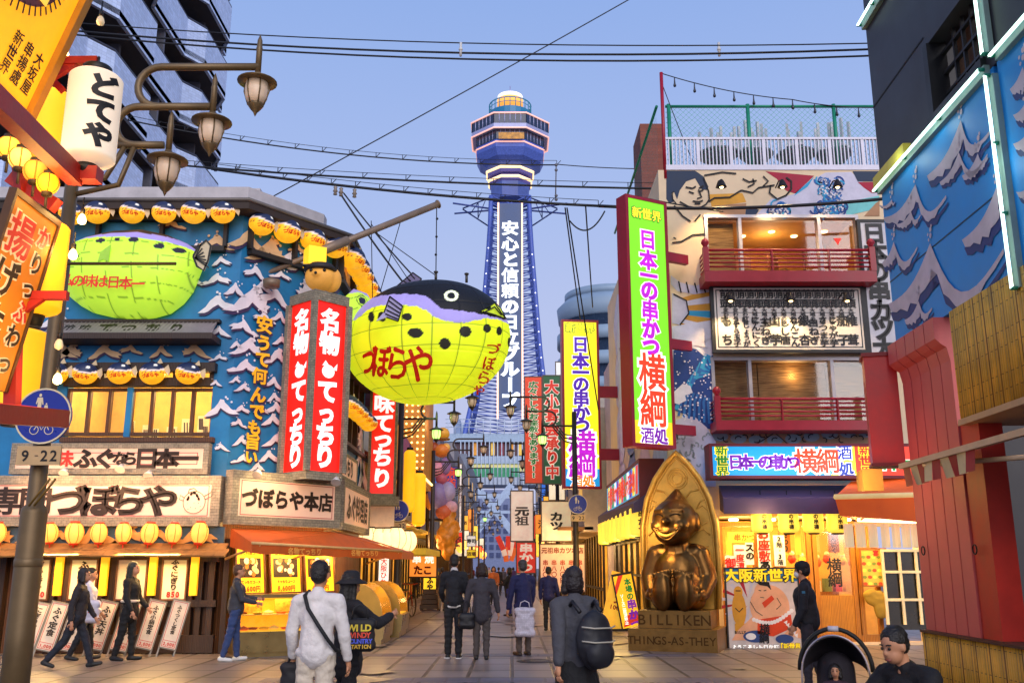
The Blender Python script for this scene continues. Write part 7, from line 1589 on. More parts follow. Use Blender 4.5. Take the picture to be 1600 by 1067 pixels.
cab('dark cable dropping from the insulators towards the fish', (530, 300, 20.5), (632, 444, 20.4), .05, .022); cab('second dark cable dropping from the insulators behind the pole', (537, 302, 20.6), (650, 436, 20.5), .05, .018)
m = MB(); q = [(869, 258), (869, 300)]; m.tube([W(869, 256, 26), W(868, 312, 26)], .02, 5)
for y in (258, 266, 306, 312): m.ball(W(869, y, 26), .05, 8)
tag(m.o('cable_hanger', mat('6a6a74', .5)), 'short vertical hanger with beads between two cables right of the tower deck', 'cable hanger')
# ================================================================== CORNER AWNING, DISPLAY CASES
zA_ = LCs.hit(400, 824)[1]
A = LCs.P(361, 825); B = V((-3.5, 18.98, A.z)); C = V((-3.5, 23.2, A.z)); Af, Bf = W(394, 848, 16.3), W(628, 861, 20.8); Cf = V((-2.35, 23.2, Bf.z))
OR2 = mat('c8581c', .65, em=.06, var=.15); m = MB(); Bm = Af.lerp(Bf, .62); n_ = 14
dz = V((0, 0, -.16)); ed = [Af.lerp(Bf, i / n_) + V((0, 0, -.02 * (i % 2))) for i in range(n_ + 1)]
m.add([A, B] + ed, [tuple([0, 1] + list(range(n_ + 2, 1, -1)))][0:1]); m.add([B, C, Cf, Bf], [(0, 1, 2, 3)])
m.add([p for p in ed] + [p + dz for p in ed], [(i, i + n_ + 1, i + n_ + 2, i + 1) for i in range(n_)]); m.add([A, Af, Af + dz, A + dz * 2.0], [(0, 1, 2, 3)]); m.add([Bf, Cf, Cf + dz, Bf + dz], [(0, 1, 2, 3)])
o = T('corner_awning', 'wide orange fabric awning with valance wrapping the corner of the blue restaurant', 'awning', A); m.o('fabric', OR2, o, True)
m = MB(); mid = Af.lerp(Bf, .5); Mx = Matrix.Translation(mid + V((.0, -.012, -.085))) @ Matrix.Rotation(math.atan2(Bf.y - Af.y, Bf.x - Af.x), 4, 'Z'); m.M = Mx
m.txt('名物てっちり', -1.0, 0, .13, wt=.04, y=-.02, sx=1.3); m.txt('名物てっちり', 1.0, 0, .13, wt=.04, y=-.02, sx=1.3); m.o('lettering', mat('e8a04a', .6, em=.1), o, True)
m = MB(); 
for t in (.04, .4, .62, .97): q = Af.lerp(Bf, t); m.tube([q + V((0, 0, -.03)), q + V((-.75, .62, -.25))], .022, 6)
m.tube([Af, Bf], .025, 8); m.o('arm', mat('e0b070', .5), o, True)
mid = (A + B + Af + Bf) / 4
for t in (.2, .5, .8): q = A.lerp(B, t).lerp(Af.lerp(Bf, t), .5); lamp('POINT', q + V((0, 0, -.22)), 50, (1, .62, .2), .12)
lamp('POINT', V((-2.9, 21.5, 1.95)), 55, (1, .64, .2), .12)
GOLDP = mat('ffc61e', .5, em=.8)
for i, (x0, x1, pr) in enumerate(((371, 409, '6,600円'), (424, 466, '8,600円'), (478, 518, '4,800円'))):
    P, w, h = onpl(LC, x0, 866, x1, 940, .55); P = W((x0 + x1) / 2, 900, P.y); P.z = 1.43; h = .86
    def cf(root, X, yy):
        m = MB(); m.M = X; m.b2(-w / 2 + .04, w / 2 - .04, yy - .006, yy - .001, -.12, h / 2 - .2); pp = m.o('photo_panel', mat('1e1712', .5), root); m = MB(); m.M = X; r_ = random.Random(i)
        for j in range(16): m.k = j % 3; m.disc(r_.uniform(-.2, .2) * w / .5 * .8, r_.uniform(-.06, .2), r_.uniform(.03, .06), None, yy - .008 - j * .0006, 12)
        m.o('dishes', [mat('e8c890', .5, em=.3), mat('d8782a', .5, em=.25), mat('f2ead0', .5, em=.3)], root)
    board('course_menu', ('first', 'second', 'third')[i] + ' glowing yellow course menu from the left under the orange awning', 'menu board', P, w + .12, h, .06, LC.rz, WOOD, GOLDP, [('ふぐ料理コース', 0, h / 2 - .11, .068, False, BRN, .04), ('てっちりコース', 0, -.2, .06, False, BRN, .05), (pr, 0, -h / 2 + .11, .12, False, mat('c85a12', .5, em=.2), .05, None, .9)], .04, tilt=R(-8), extra=cf)
# straight glass case
STN = mat('a08a5a', .3, .8, var=.15); CASEG = glass('fff4d8', .9); LITC = mat('ffc83a', .5, em=.75)
def food_bits(M_, x0, x1, y, z, n, seed, dep, where):
    r_ = random.Random(seed)
    for i in range(n):
        x = x0 + (x1 - x0) * (i + .5) / n; m = MB(); m.M = M_; m.lathe((x, y + r_.uniform(-dep, dep) * .5, z + .003), [(.0001, 0), (.07, .0), (.1, .03), (.085, .035), (.0001, .03 + .05 * r_.random())], 10)
        tag(m.o('food_dish', FOOD[(i + seed) % 4]), 'small round dish of model food ' + where, 'food dish', 'dishes ' + where)
FOOD = [mat('e8d8b0', .5, em=.15), mat('d8642a', .5, em=.15), mat('8a3a1a', .5), mat('d8b04a', .5, em=.15)]
o = T('display_case', 'low steel and glass display case of food models below the yellow menus', 'display case', (-4.28, 17.35, 0), R(28))
m = MB(); m.b2(-.62, .62, -.3, .3, .08, .42); m.b2(-.6, .6, -.26, .28, 0, .08); m.b2(-.62, .62, -.3, .3, .98, 1.04); m.b2(-.62, -.585, -.3, .3, .42, .98); m.b2(.585, .62, -.3, .3, .42, .98); m.o('cabinet', STN, o)
m = MB(); m.b2(-.58, .58, .24, .28, .42, .98); m.b2(-.58, .58, -.26, .24, .42, .44); m.o('lit_back', LITC, o)
m = MB(); m.b2(-.58, .58, -.2, .24, .69, .70); m.o('shelf', mat('e8dcc0', .3), o); food_bits(WM[o], -.55, .55, -.05, .44, 6, 1, .2, 'on the lower shelf of the straight glass case'); food_bits(WM[o], -.55, .55, 0, .70, 5, 2, .2, 'on the upper shelf of the straight glass case'); m = MB(); m.b2(-.58, .58, -.295, -.29, .43, .97); m.o('glass_pane', CASEG, o)
m = MB(); m.b2(-.5, -.12, .02, .03, .72, .95); m.b2(.1, .45, .02, .03, .72, .95); m.o('food_pictures', mat('e8a040', .5, em=.3, var=.6, vs=14), o)
lamp('AREA', V((-4.28, 17.3, .96)), 8, (1, .75, .3), .9, .2, (0, 0, R(28)))
def curved_case(label, x, y, sc=1.0):
    o = T('curved_case', label, 'display case', (x, y, 0)); 
    pf = [(-.45, .12), (.42, .12), (.45, .48), (-.45, .48)]; m = MB(); m.prism(pf, 0, 1.5); m.b2(-.4, .38, .05, 1.45, 0, .12); m.o('cabinet', STN, o)
    arc = [(-.45, 1.18)] + [(-.1 + .5 * math.sin(t), .5 + .68 * math.cos(t)) for t in [math.pi / 2 * i / 10 for i in range(11)]]
    m = MB(); m.prism([(-.45, .485)] + arc + [(.42, .485)], -.03, .02); m.prism([(-.45, .485)] + arc + [(.42, .485)], 1.48, 1.53); m.o('end_panel', mat('a8843a', .35, .7), o)
    m = MB(); q = arc[3:]; m.add([(a, y_, b) for y_ in (.02, 1.48) for a, b in q], [(i, i + 1, i + 1 + len(q), i + len(q)) for i in range(len(q) - 1)]); m.o('glass_pane', CASEG, o)
    m = MB(); m.b2(-.43, -.4, .02, 1.48, .49, 1.15); m.b2(-.4, .36, .02, 1.48, .485, .5); m.o('lit_back', LITC, o)
    food_bits(WM[o] @ Matrix.Rotation(R(90), 4, 'Z'), .1, 1.4, .0, .5, 6, 3, .3, 'inside the ' + label.split()[0] + ' curved glass case')
    m = MB(); [m.tube([(sx_, sy_, 0), (sx_, sy_, .07)], .03, 6) for sx_ in (-.35, .35) for sy_ in (.1, 1.4)]; m.o('castors', BLACKP, o)
    lamp('POINT', V((x + .1, y + .7, 1.0)), 5, (1, .75, .3), .1); return o
curved_case('front curved glass food case standing on the street side of the corner', -2.95, 19.4); curved_case('second curved glass food case behind the front one', -2.85, 21.6)
P = W(600, 898, 23.6); board('lit_word_sign', 'slim white lit sign with red vertical words behind the curved cases', 'sign', P, .3, .95, .16, 0, mat('5a5048', .5), mat('fff4ea', .5, em=.95), [('大阪ひれ酒', 0, 0, .16, True, mat('d8301a', .5, em=.3), .03)], .03)
o = T('bicycle', 'parked bicycle leaning by the lit shopfronts behind the stand lantern', 'bicycle', (-3.25, 30.2, 0), R(75)); m = MB()
for dx in (-.5, .5): m2 = MB(); m2.tube([V((dx + .33 * math.cos(t), 0, .33 + .33 * math.sin(t))) for t in [2 * math.pi * i / 24 for i in range(25)]], .022, 6); [m2.tube([V((dx, 0, .33)), V((dx + .32 * math.cos(k), 0, .33 + .32 * math.sin(k)))], .005, 4) for k in range(7)]; m2.o('wheel', DK, o)
m.tube([(-.5, 0, .33), (-.15, 0, .33), (.35, 0, .8), (-.25, 0, .75), (-.15, 0, .33)], .02, 6); m.tube([(-.5, 0, .33), (-.25, 0, .75)], .015, 6); m.tube([(.5, 0, .33), (.36, 0, .95)], .02, 6); m.tube([(.3, -.25, 1.0), (.38, 0, .97), (.3, .25, 1.0)], .015, 6); m.o('frame', mat('b8431f', .4, .3), o); m = MB(); m.box((-.26, 0, .82), (.24, .14, .06)); m.o('saddle', BLACKP, o)
# stand lantern with stepped wooden base
gq = G(672, 953); o = T('stand_lantern', 'roofed street lantern sign with yellow lit panel on a stepped wooden stand', 'lantern sign', (gq.x, gq.y, 0)); hT = W(672, 884, gq.y).z
m = MB(); [m.b2(-.34 + .03 * k, .34 - .03 * k, -.34 + .03 * k, .34 - .03 * k, .06 + .17 * k, .06 + .17 * k + .15) for k in range(4)]; [m.b2(sx_ * .3 - .03, sx_ * .3 + .03, -.3, .3, 0, .06) for sx_ in (-1, 1)]; m.o('stand', mat('4a3a2e', .6, kind='wood'), o)
m = MB(); m.b2(-.26, .26, -.26, .26, .74, hT - .2); m.o('panel', mat('ffd02a', .5, em=.9), o); m = MB(); [m.b2(sx_ * .26 - .03, sx_ * .26 + .03, sy_ * .26 - .03, sy_ * .26 + .03, .72, hT - .18) for sx_ in (-1, 1) for sy_ in (-1, 1)]; m.o('frame', DWOOD, o)
m = MB(); m.lathe((0, 0, hT - .2), [(.5, 0), (.36, .1), (.2, .16), (.001, .2)], 4, smooth=False); m.o('roof', mat('3a342f', .6), o); m = MB(); m.txt('ぎふや', 0, (hT + .54) / 2, .23, True, .06, -.268); m.o('lettering', MBK, o)
# ================================================================== LAMP POSTS DOWN THE STREET
def make_post(label, x, y, top=6.0, mirror=1, lit=0, nl=3):
    o = T('lamp_post', label, 'lamp post', (x, y, 0), 0, 'hooked lamp posts along the street'); s_ = mirror; PS = mat('3a3230', .5, .35, var=.2)
    m = MB(); m.lathe((x, y, 0), [(.13, 0), (.13, .9), (.1, 1.0), (.085, 2.1), (.07, top)], 12); m.o('post', PS, o, True)
    m = MB(); off_ = (.95, 1.42, 1.9); zz = (top - .42, top + .02, top + .45)
    for k in range(3): m.tube([V((x, y, zz[0] - .3 - .12 * k)), V((x + s_ * .3, y, zz[0] - .25 - .1 * k)), V((x + s_ * (.5 + .08 * k), y, zz[0]))], .022, 6)
    m.tube([V((x, y, zz[0])), V((x + s_ * off_[0], y, zz[0]))], .03, 6)
    for k in (0, 1):
        xl = .75 + k * .2; rr = (zz[k + 1] - zz[k]) / 2; arc = [V((x + s_ * (xl - rr * math.sin(math.pi * i / 8)), y, zz[k] + rr - rr * math.cos(math.pi * i / 8))) for i in range(9)]
        m.tube([V((x + s_ * off_[k], y, zz[k]))] + arc + [V((x + s_ * off_[k + 1], y, zz[k + 1]))], .03, 6)
    m.o('arm', PS, o, True)
    for k in range(3): street_lantern(None, o, V((x + s_ * off_[k], y, zz[k] - .3)), .9, lit and k == 0, PS)
    return o
LPX = [(-2.98, 25.3, 'first'), (-2.98, 36, 'second'), (-2.98, 47, 'third'), (-2.98, 59, 'fourth'), (-2.98, 72, 'fifth'), (-2.98, 87, 'sixth'), (-2.98, 104, 'seventh')]
for i, (x, y, nm) in enumerate(LPX):
    o = make_post(nm + ' hooked lamp post on the left kerb beyond the blue restaurant', x, y, 5.8, 1, i in (0, 1, 4))
    if i == 0: round_sign(o, V((x + .0, y - .13, W(625, 798, y).z)), .28)
for i, (x, y, nm) in enumerate(((1.85, 28, 'first'), (1.85, 39, 'second'), (1.85, 51, 'third'), (1.85, 64, 'fourth'), (1.85, 79, 'fifth'), (1.85, 97, 'sixth'))):
    o = make_post(nm + ' hooked lamp post on the right kerb by the yellow light box', x, y, 6.0, -1, i in (0, 3))
    if i == 0: round_sign(o, V((x + .06, y - .13, W(901, 788, y).z)), .28)
lamp('POINT', W(683, 648, 25.1), 6, (.6, 1, .3), .1); lamp('POINT', W(840, 632, 27.8), 6, (.6, 1, .3), .1)
# ================================================================== STREET BUILDINGS BEYOND
GRY = [mat('8d8a90', .7), mat('a59a8e', .7), mat('7c8494', .7), mat('b5aaa0', .7), mat('6d6672', .7)]
SHOP = mat('ffb43a', .6, em=.6, var=.5, vs=1.5)
def shop_house(label, xs, y0, y1, h, mi, side, eave=None):
    o = T('shop_house', label, 'building', (xs + side * 3, (y0 + y1) / 2, 0)); m = MB(); m.b2(xs, xs + side * 7, y0, y1, 2.7, h); m.b2(xs + side * .8, xs + side * 7, y0, y1, 0, 2.7); m.o('wall', GRY[mi], o, True)
    m = MB(); m.b2(xs + side * .7, xs + side * .78, y0 + .3, y1 - .3, .1, 2.65); m.o('shop_window', SHOP, o, True)
    m = MB(); k = max(2, int((y1 - y0) / 1.1)); 
    for i in range(k + 1): yy = y0 + .3 + (y1 - y0 - .6) * i / k; m.b2(xs + side * .62, xs + side * .7, yy - .06, yy + .06, 0, 2.65)
    m.b2(xs + side * .62, xs + side * .7, y0 + .3, y1 - .3, .7, .8); m.o('shop_mullion', DWOOD, o, True)
    for f_ in range(int((h - 3.2) / 2.6)):
        for i in range(max(1, int((y1 - y0) / 3))): m = MB(); yy = y0 + 1.5 + i * 3; m.b2(xs - side * .02, xs + side * .05, yy - .7, yy + .7, 3.9 + f_ * 2.6, 5.2 + f_ * 2.6); m.o('window', mat('2c3242', .25) if (i + f_) % 3 else mat('e8b45a', .5, em=.6), o, True)
    m = MB(); m.b2(xs - side * .9, xs + side * .3, y0, y1, 2.75, 2.85); m.o('canopy', eave or mat('6a4a30', .6), o, True); return o
shop_house('cream shop house just beyond the blue restaurant with a brown eave', -4.0, 24.4, 31, 4.3, 3, -1); shop_house('grey shop house behind the gold lit facade on the left', -4.2, 31.2, 43, 6.2, 1, -1, mat('c8a02a', .6, em=.2))
shop_house('third shop house on the left side of the street', -4.2, 43.3, 55, 7.5, 2, -1); shop_house('fourth shop house on the left side, taller and grey', -4.2, 55.3, 70, 9.0, 4, -1); shop_house('fifth shop house far down the left side', -4.3, 70.4, 90, 10.5, 0, -1); shop_house('last shop house on the left near the tower base', -4.3, 90.4, 120, 12, 2, -1)
shop_house('pale shop house right after the mural building with white word boards', 2.5, 33.2, 42, 7.0, 3, 1); shop_house('second shop house on the right behind the banners', 2.7, 42.3, 54, 9, 1, 1); shop_house('third shop house on the right, grey and plain', 2.8, 54.3, 68, 10, 4, 1); shop_house('fourth shop house far down on the right', 2.9, 68.3, 92, 11, 2, 1); shop_house('last shop house on the right near the tower base', 3.0, 92.4, 122, 12, 0, 1)
m = MB(); m.b2(XC + .02, XC + 5, 31.1, 33.0, 0, 8.2); tag(m.o('white_wall_block', mat('c3b4b8', .7, var=.2)), 'narrow pale building with pipes between the mural restaurant and the shop houses', 'building')
# cream board, eave roof, gold facade, big lanterns on the left
P, w, h = onpl(FY(24.35), 572, 779, 616, 832); board('blank_board', 'blank cream board beneath the far red hanging sign', 'board', P, w, h, .1, 0, None, mat('e8c2a0', .6, em=.15))
m = MB(); m.prism([(-4.6, 4.9), (-3.2, 4.1), (-3.2, 3.95), (-4.6, 4.7)], 24.6, 31); m.prism([(-4.6, 6.9), (-3.4, 6.2), (-3.4, 6.05), (-4.6, 6.7)], 24.9, 29); tag(m.o('wooden_eave', mat('8a5a2e', .6, kind='wood', bump=.2)), 'brown wooden pent roof stepping out over the cream shop house', 'eave')
m = MB(); m.b2(-4.6, -3.3, 24.5, 28, 5.6, 6.6); tag(m.o('dark_tiled_wall', mat('4a4a66', .5, kind='tile', a=.25, b=.18, h2='1f1f2c', bump=.6)), 'dark blue tiled upper wall just right of the far red sign', 'wall')
o = T('gold_facade', 'golden tower facade covered in rows of warm bulbs on the left of the street', 'facade', (-4.4, 33, 0)); yG = 33.0; a_, b_ = W(640, 590, yG), W(686, 700, yG)
m = MB(); m.b2(-5.2, -3.05, yG, yG + 3.4, 4.3, 8.0); m.prism([(-5.2, 8.0), (-3.05, 8.0), (-3.05, 8.1), (-3.6, 9.3), (-5.2, 9.6)], yG, yG + 3.4); m.o('panel', mat('b87414', .5, em=.18, var=.3), o, True)
m = MB()
for j in range(20):
    for i in range(11): m.ball((-5.1 + i * .2, yG - .04, 4.4 + j * .22), .038, 6)
for j in range(16): m.ball((-3.02, yG + .1 + j * .2, 8.1), .04, 6); m.ball((-3.02, yG + .1 + j * .2, 4.5), .04, 6)
m.o('bulb', glow('ffdd80', 3.5), o, True)['kind'] = 'stuff'; m = MB(); m.M = FY(yG - .06).M(); m.prism([(-3.95, 4.5), (-3.5, 4.5), (-3.5, 5.6), (-3.72, 5.95), (-3.95, 5.6)], -.02, .05); m.o('arched_window', mat('7a3a5a', .5, em=.1), o, True)
lamp('POINT', V((-2.6, 34, 6.5)), 20, (1, .65, .2), .3)
P, w, h = midP(630, 702, 649, 800, 27); drum_lantern('drum_lantern', 'very tall yellow drum lantern beneath the brown eave down the street', P, w / 2, h, 'ffb818', .85)
P, w, h = midP(644, 738, 665, 822, 29.5); drum_lantern('drum_lantern', 'second tall yellow drum lantern just right of the first one', P, w / 2, h, 'ffb818', .85)
for i, (x, y) in enumerate(((577, 841), (593, 842), (606, 842), (618, 841), (636, 845))):
    o = paper_lantern(.27, 'ffe0a8', '3a2a1c', 1.3, .3); o.location = W(x, y, 24.0 if i < 4 else 26); tag(o, ORD[i] + ' white lantern from the left in the cluster behind the awning tip', 'lantern', 'white lantern cluster behind the awning')
m = MB(); m.b2(-3.9, -2.3, 26, 31, W(640, 866, 26).z, W(640, 856, 26).z); tag(m.o('yellow_canopy', mat('c8a01a', .6, em=.3)), 'bright yellow canopy edge over the lit shops beyond the lamp post', 'canopy')
P = W(650, 905, 29); board('lit_shop_board', 'orange lit shop board with white round signs beyond the stand lantern', 'sign', W(661, 880, 31.0), .95, .9, .1, 0, DWOOD, mat('ff9a3a', .5, em=.7), [('串', -.2, .15, .3, False, TWH, .06), ('焼', .2, .15, .3, False, TWH, .06), ('たこ', 0, -.2, .3, False, mat('7a1a0a', .5), .05)], .05)
# festival figures
def floaty(lb, balls, Y, extra=None):
    o = T('festival_ornament', lb, 'ornament', W(balls[0][0], balls[0][1], Y))
    for x, y, rx, ry, c, nm in balls: 
        s_ = Y * .97 / F; m = MB(); P = W(x, y, Y); m.ball(P, (rx * s_, rx * s_ * .9, ry * s_), 18); m.o(nm, mat(c, .45, em=.12, var=.25, vs=3), o, True)
    return o
floaty('gold banded round ornament on a bar, topmost of the festival figures', [(692, 678, 11, 11, 'd89a2a', 'ball'), (692, 686, 12, 3, '8a5a1a', 'band')], 38)
floaty('orange and gold round festival figure below the gold ball', [(690, 704, 13, 11, 'd8782a', 'body'), (697, 699, 7, 7, 'e8a84a', 'face'), (678, 700, 9, 10, 'a8481a', 'sleeve')], 38)
floaty('pink and purple bulging festival figure under the orange one', [(682, 733, 13, 14, 'd88a9a', 'body'), (696, 728, 9, 14, '8a6a9a', 'sleeve'), (690, 748, 10, 9, 'b8586a', 'lap')], 38)
floaty('large lilac and orange festival figure, biggest of the stack', [(684, 775, 17, 22, '8f7aa8', 'body'), (672, 782, 9, 15, 'e8842a', 'sash'), (700, 768, 12, 16, 'a89ac0', 'sleeve'), (694, 800, 14, 12, 'c8603a', 'lap'), (705, 792, 10, 10, 'e0a8b0', 'hand')], 38)
o = T('golden_flame_ornament', 'golden flame shaped ornament glowing below the festival figures', 'ornament', W(700, 860, 38)); vs_, fs_ = soft([('c', tuple(W(700, 868, 38)), tuple(W(698, 835, 38)), .18, .42), ('c', tuple(W(698, 835, 38)), tuple(W(705, 800, 38)), .42, .16), ('s', tuple(W(708, 828, 38)), (.28, .25, .4)), ('s', tuple(W(690, 845, 38)), (.22, .22, .3))], .06, 2, .08, 3); m = MB(); m.smooth = True; m.add(vs_, fs_); m.o('flame', mat('b8701a', .5, em=.25, var=.5, vs=3), o, True)
m = MB(); m.tube([W(650, 679, 36), W(690, 679, 38)], .05, 6); m.tube([W(660, 812, 38), W(712, 812, 38)], .06, 6); m.tube([W(668, 690, 38), W(668, 880, 38)], .08, 6); tag(m.o('ornament_rack', DWOOD), 'dark rack of bars holding the stacked festival figures', 'rack')
for lb, x0, x1, y0, y1, Y, fc, tc_, word, vert in (
    ('dark blue hanging sign with two red characters on the left side', 694, 716, 728, 764, 44, '2a3a8a', 'e8482a', '麻雀', True), ('narrow white strip sign with dark dashes behind the dark blue sign', 717, 722, 724, 830, 50, 'e8e0dc', '6a2a3a', 'ゲームコーナー', True),
    ('square white sign with dark characters near the street end', 729, 744, 836, 854, 60, 'efe8dc', '3a3a3a', '寿司', False), ('bright yellow sign near the street end under the white one', 729, 744, 858, 872, 60, 'ffd81e', '5a3a0a', '酒場', False),
    ('orange red banner with green words hanging over the right of the street', 819, 848, 588, 756, 38, 'd8421e', '1f7a34', '広々としたお座敷もあります!!', True), ('dark green banner with red words hanging beside the orange red one', 848, 877, 586, 757, 38, '1f5a34', 'e0341e', '大小宴会承り中', True),
    ('white tall sign partly hidden behind the green banner', 868, 880, 565, 700, 41, 'e8ece8', '2a3a2a', '串かつ料理', True),
    ('white cloth board with black brush marks above red banners', 797, 834, 766, 846, 37, 'e8d4c4', '3a2a24', '元祖', True), ('lower red banner with white outlined characters', 806, 838, 846, 896, 37, 'd8321e', 'fbe8d8', '串かつ', True),
    ('cream square board with black brush words beside the right lamp post', 845, 894, 782, 846, 34, 'ecd9b4', '1f1a16', 'カツ', True), ('large cream board with brown rows of words beneath the brush word board', 843, 915, 849, 925, 34.2, 'e2b898', '7a3a24', '元祖串カツ本店', False)):
    P, w, h = onpl(FY(Y), x0, y0, x1, y1); n = len(word); sz = min(h * .9 / n, w * .8) * (.5 if word in ('元祖', 'カツ') else 1) if vert else min(w * .92 / n, h * .5); dark = fc in ('1f5a34', '2a3a8a')
    tx_ = [(word, 0, 0 if n < 7 or vert else h * .36, sz, vert, mat(tc_, .5, em=.2), .05, mat('f4ead8', .5, em=.3) if Y in (38,) else None, 1.0 if not vert else min(1.5, max(1, w * .75 / sz)))]
    if 'rows' in lb: tx_ += [('串八〇円' , u_, -.12, .2, True, mat('b0401e', .5), .03) for u_ in (-.6, -.3, 0, .3, .6)] + [('8', .25, -h * .4, .35, False, mat('c8301a', .5), .05)]
    board('street_sign', lb, 'sign', P, w, h, .1, 0, mat('5a4a3e', .6), mat(fc, .55, em=.3 if not dark else .15), tx_, .04)
m = MB(); a_, b_ = W(845, 778, 34.3), W(936, 745, 34.3); m.prism([(FY(34.3).hit(843, 784)), (FY(34.3).hit(938, 762)), (FY(34.3).hit(938, 790)), (FY(34.3).hit(843, 850))], 0, .5); tag(m.o('slanted_board', mat('e0cfa0', .6, em=.12)), 'pale slanted gable board above the cream word boards', 'board')
r_ = random.Random(21)
for sd in (-1, 1):  # made-up lit signs, added at random to warm the far street
    for i in range(11):
        Y = 44 + i * 6.5 + r_.uniform(-2, 2); z_ = r_.uniform(3.0, 6.2); w_, h_ = r_.uniform(.5, 1.0), r_.uniform(.7, 2.2); x_ = (-4.05 + w_ / 2 if sd < 0 else 2.5 - w_ / 2); cl_ = ('ffb43a', 'f0e0c0', 'd8321e', 'ffd84a', 'f08a2a', '2f6ac8')[(i * 5 + sd) % 6]
        board('added_far_sign', 'small lit shop sign jutting out among others on the ' + ('left' if sd < 0 else 'right') + ' side far down the street', 'sign', V((x_, Y, z_)), w_, h_, .15, 0, mat('4a3a30', .6), mat(cl_, .5, em=.75), [('酒', 0, 0, min(w_, h_) * .6, False, mat('3a1a10', .5), .05)], .03, 'far shop signs on the ' + ('left' if sd < 0 else 'right') + ' side')
# rows of far lanterns and pennants
r_ = random.Random(11)
for sd in (-1, 1):
    for i in range(14):
        Y = 62 + i * 4.2; P = V((2.25 if sd > 0 else -3.3, Y, 2.7 + .25 * (i % 3))); m = MB(); m.ball(P, (.28, .28, .34), 8); tag(m.o('far_lantern', glow(('ff9a3a', 'ffb85a', 'ff5a2a')[i % 3], 2.2)), ('glowing far lantern in the row on the right side near the street end' if sd > 0 else 'glowing far lantern in the row on the left side near the street end'), 'lantern', 'far lanterns on the ' + ('right' if sd > 0 else 'left') + ' side')
for i in range(7):
    P = W(782 + i * 4, 848 + (i % 3) * 9, 48 + i); m = MB(); m.M = Matrix.Translation(P) @ Matrix.Rotation(R(-25 + 9 * i), 4, 'Y'); m.b2(-.13, .13, 0, .02, -.36, .36); tag(m.o('pennant', mat(('d8321e', 'f0d8c8', 'e06a2a')[i % 3], .6, em=.25)), ('red', 'pale', 'orange')[i % 3] + ' small pennant tilted out from the right side near the street end', 'pennant', 'pennants near the street end')
for y in (30, 38, 48, 62, 80, 105): lamp('POINT', V((-3.0, y, 2.3)), 110, (1, .6, .22), .3); lamp('POINT', V((2.0, y + 3, 2.3)), 110, (1, .6, .22), .3)
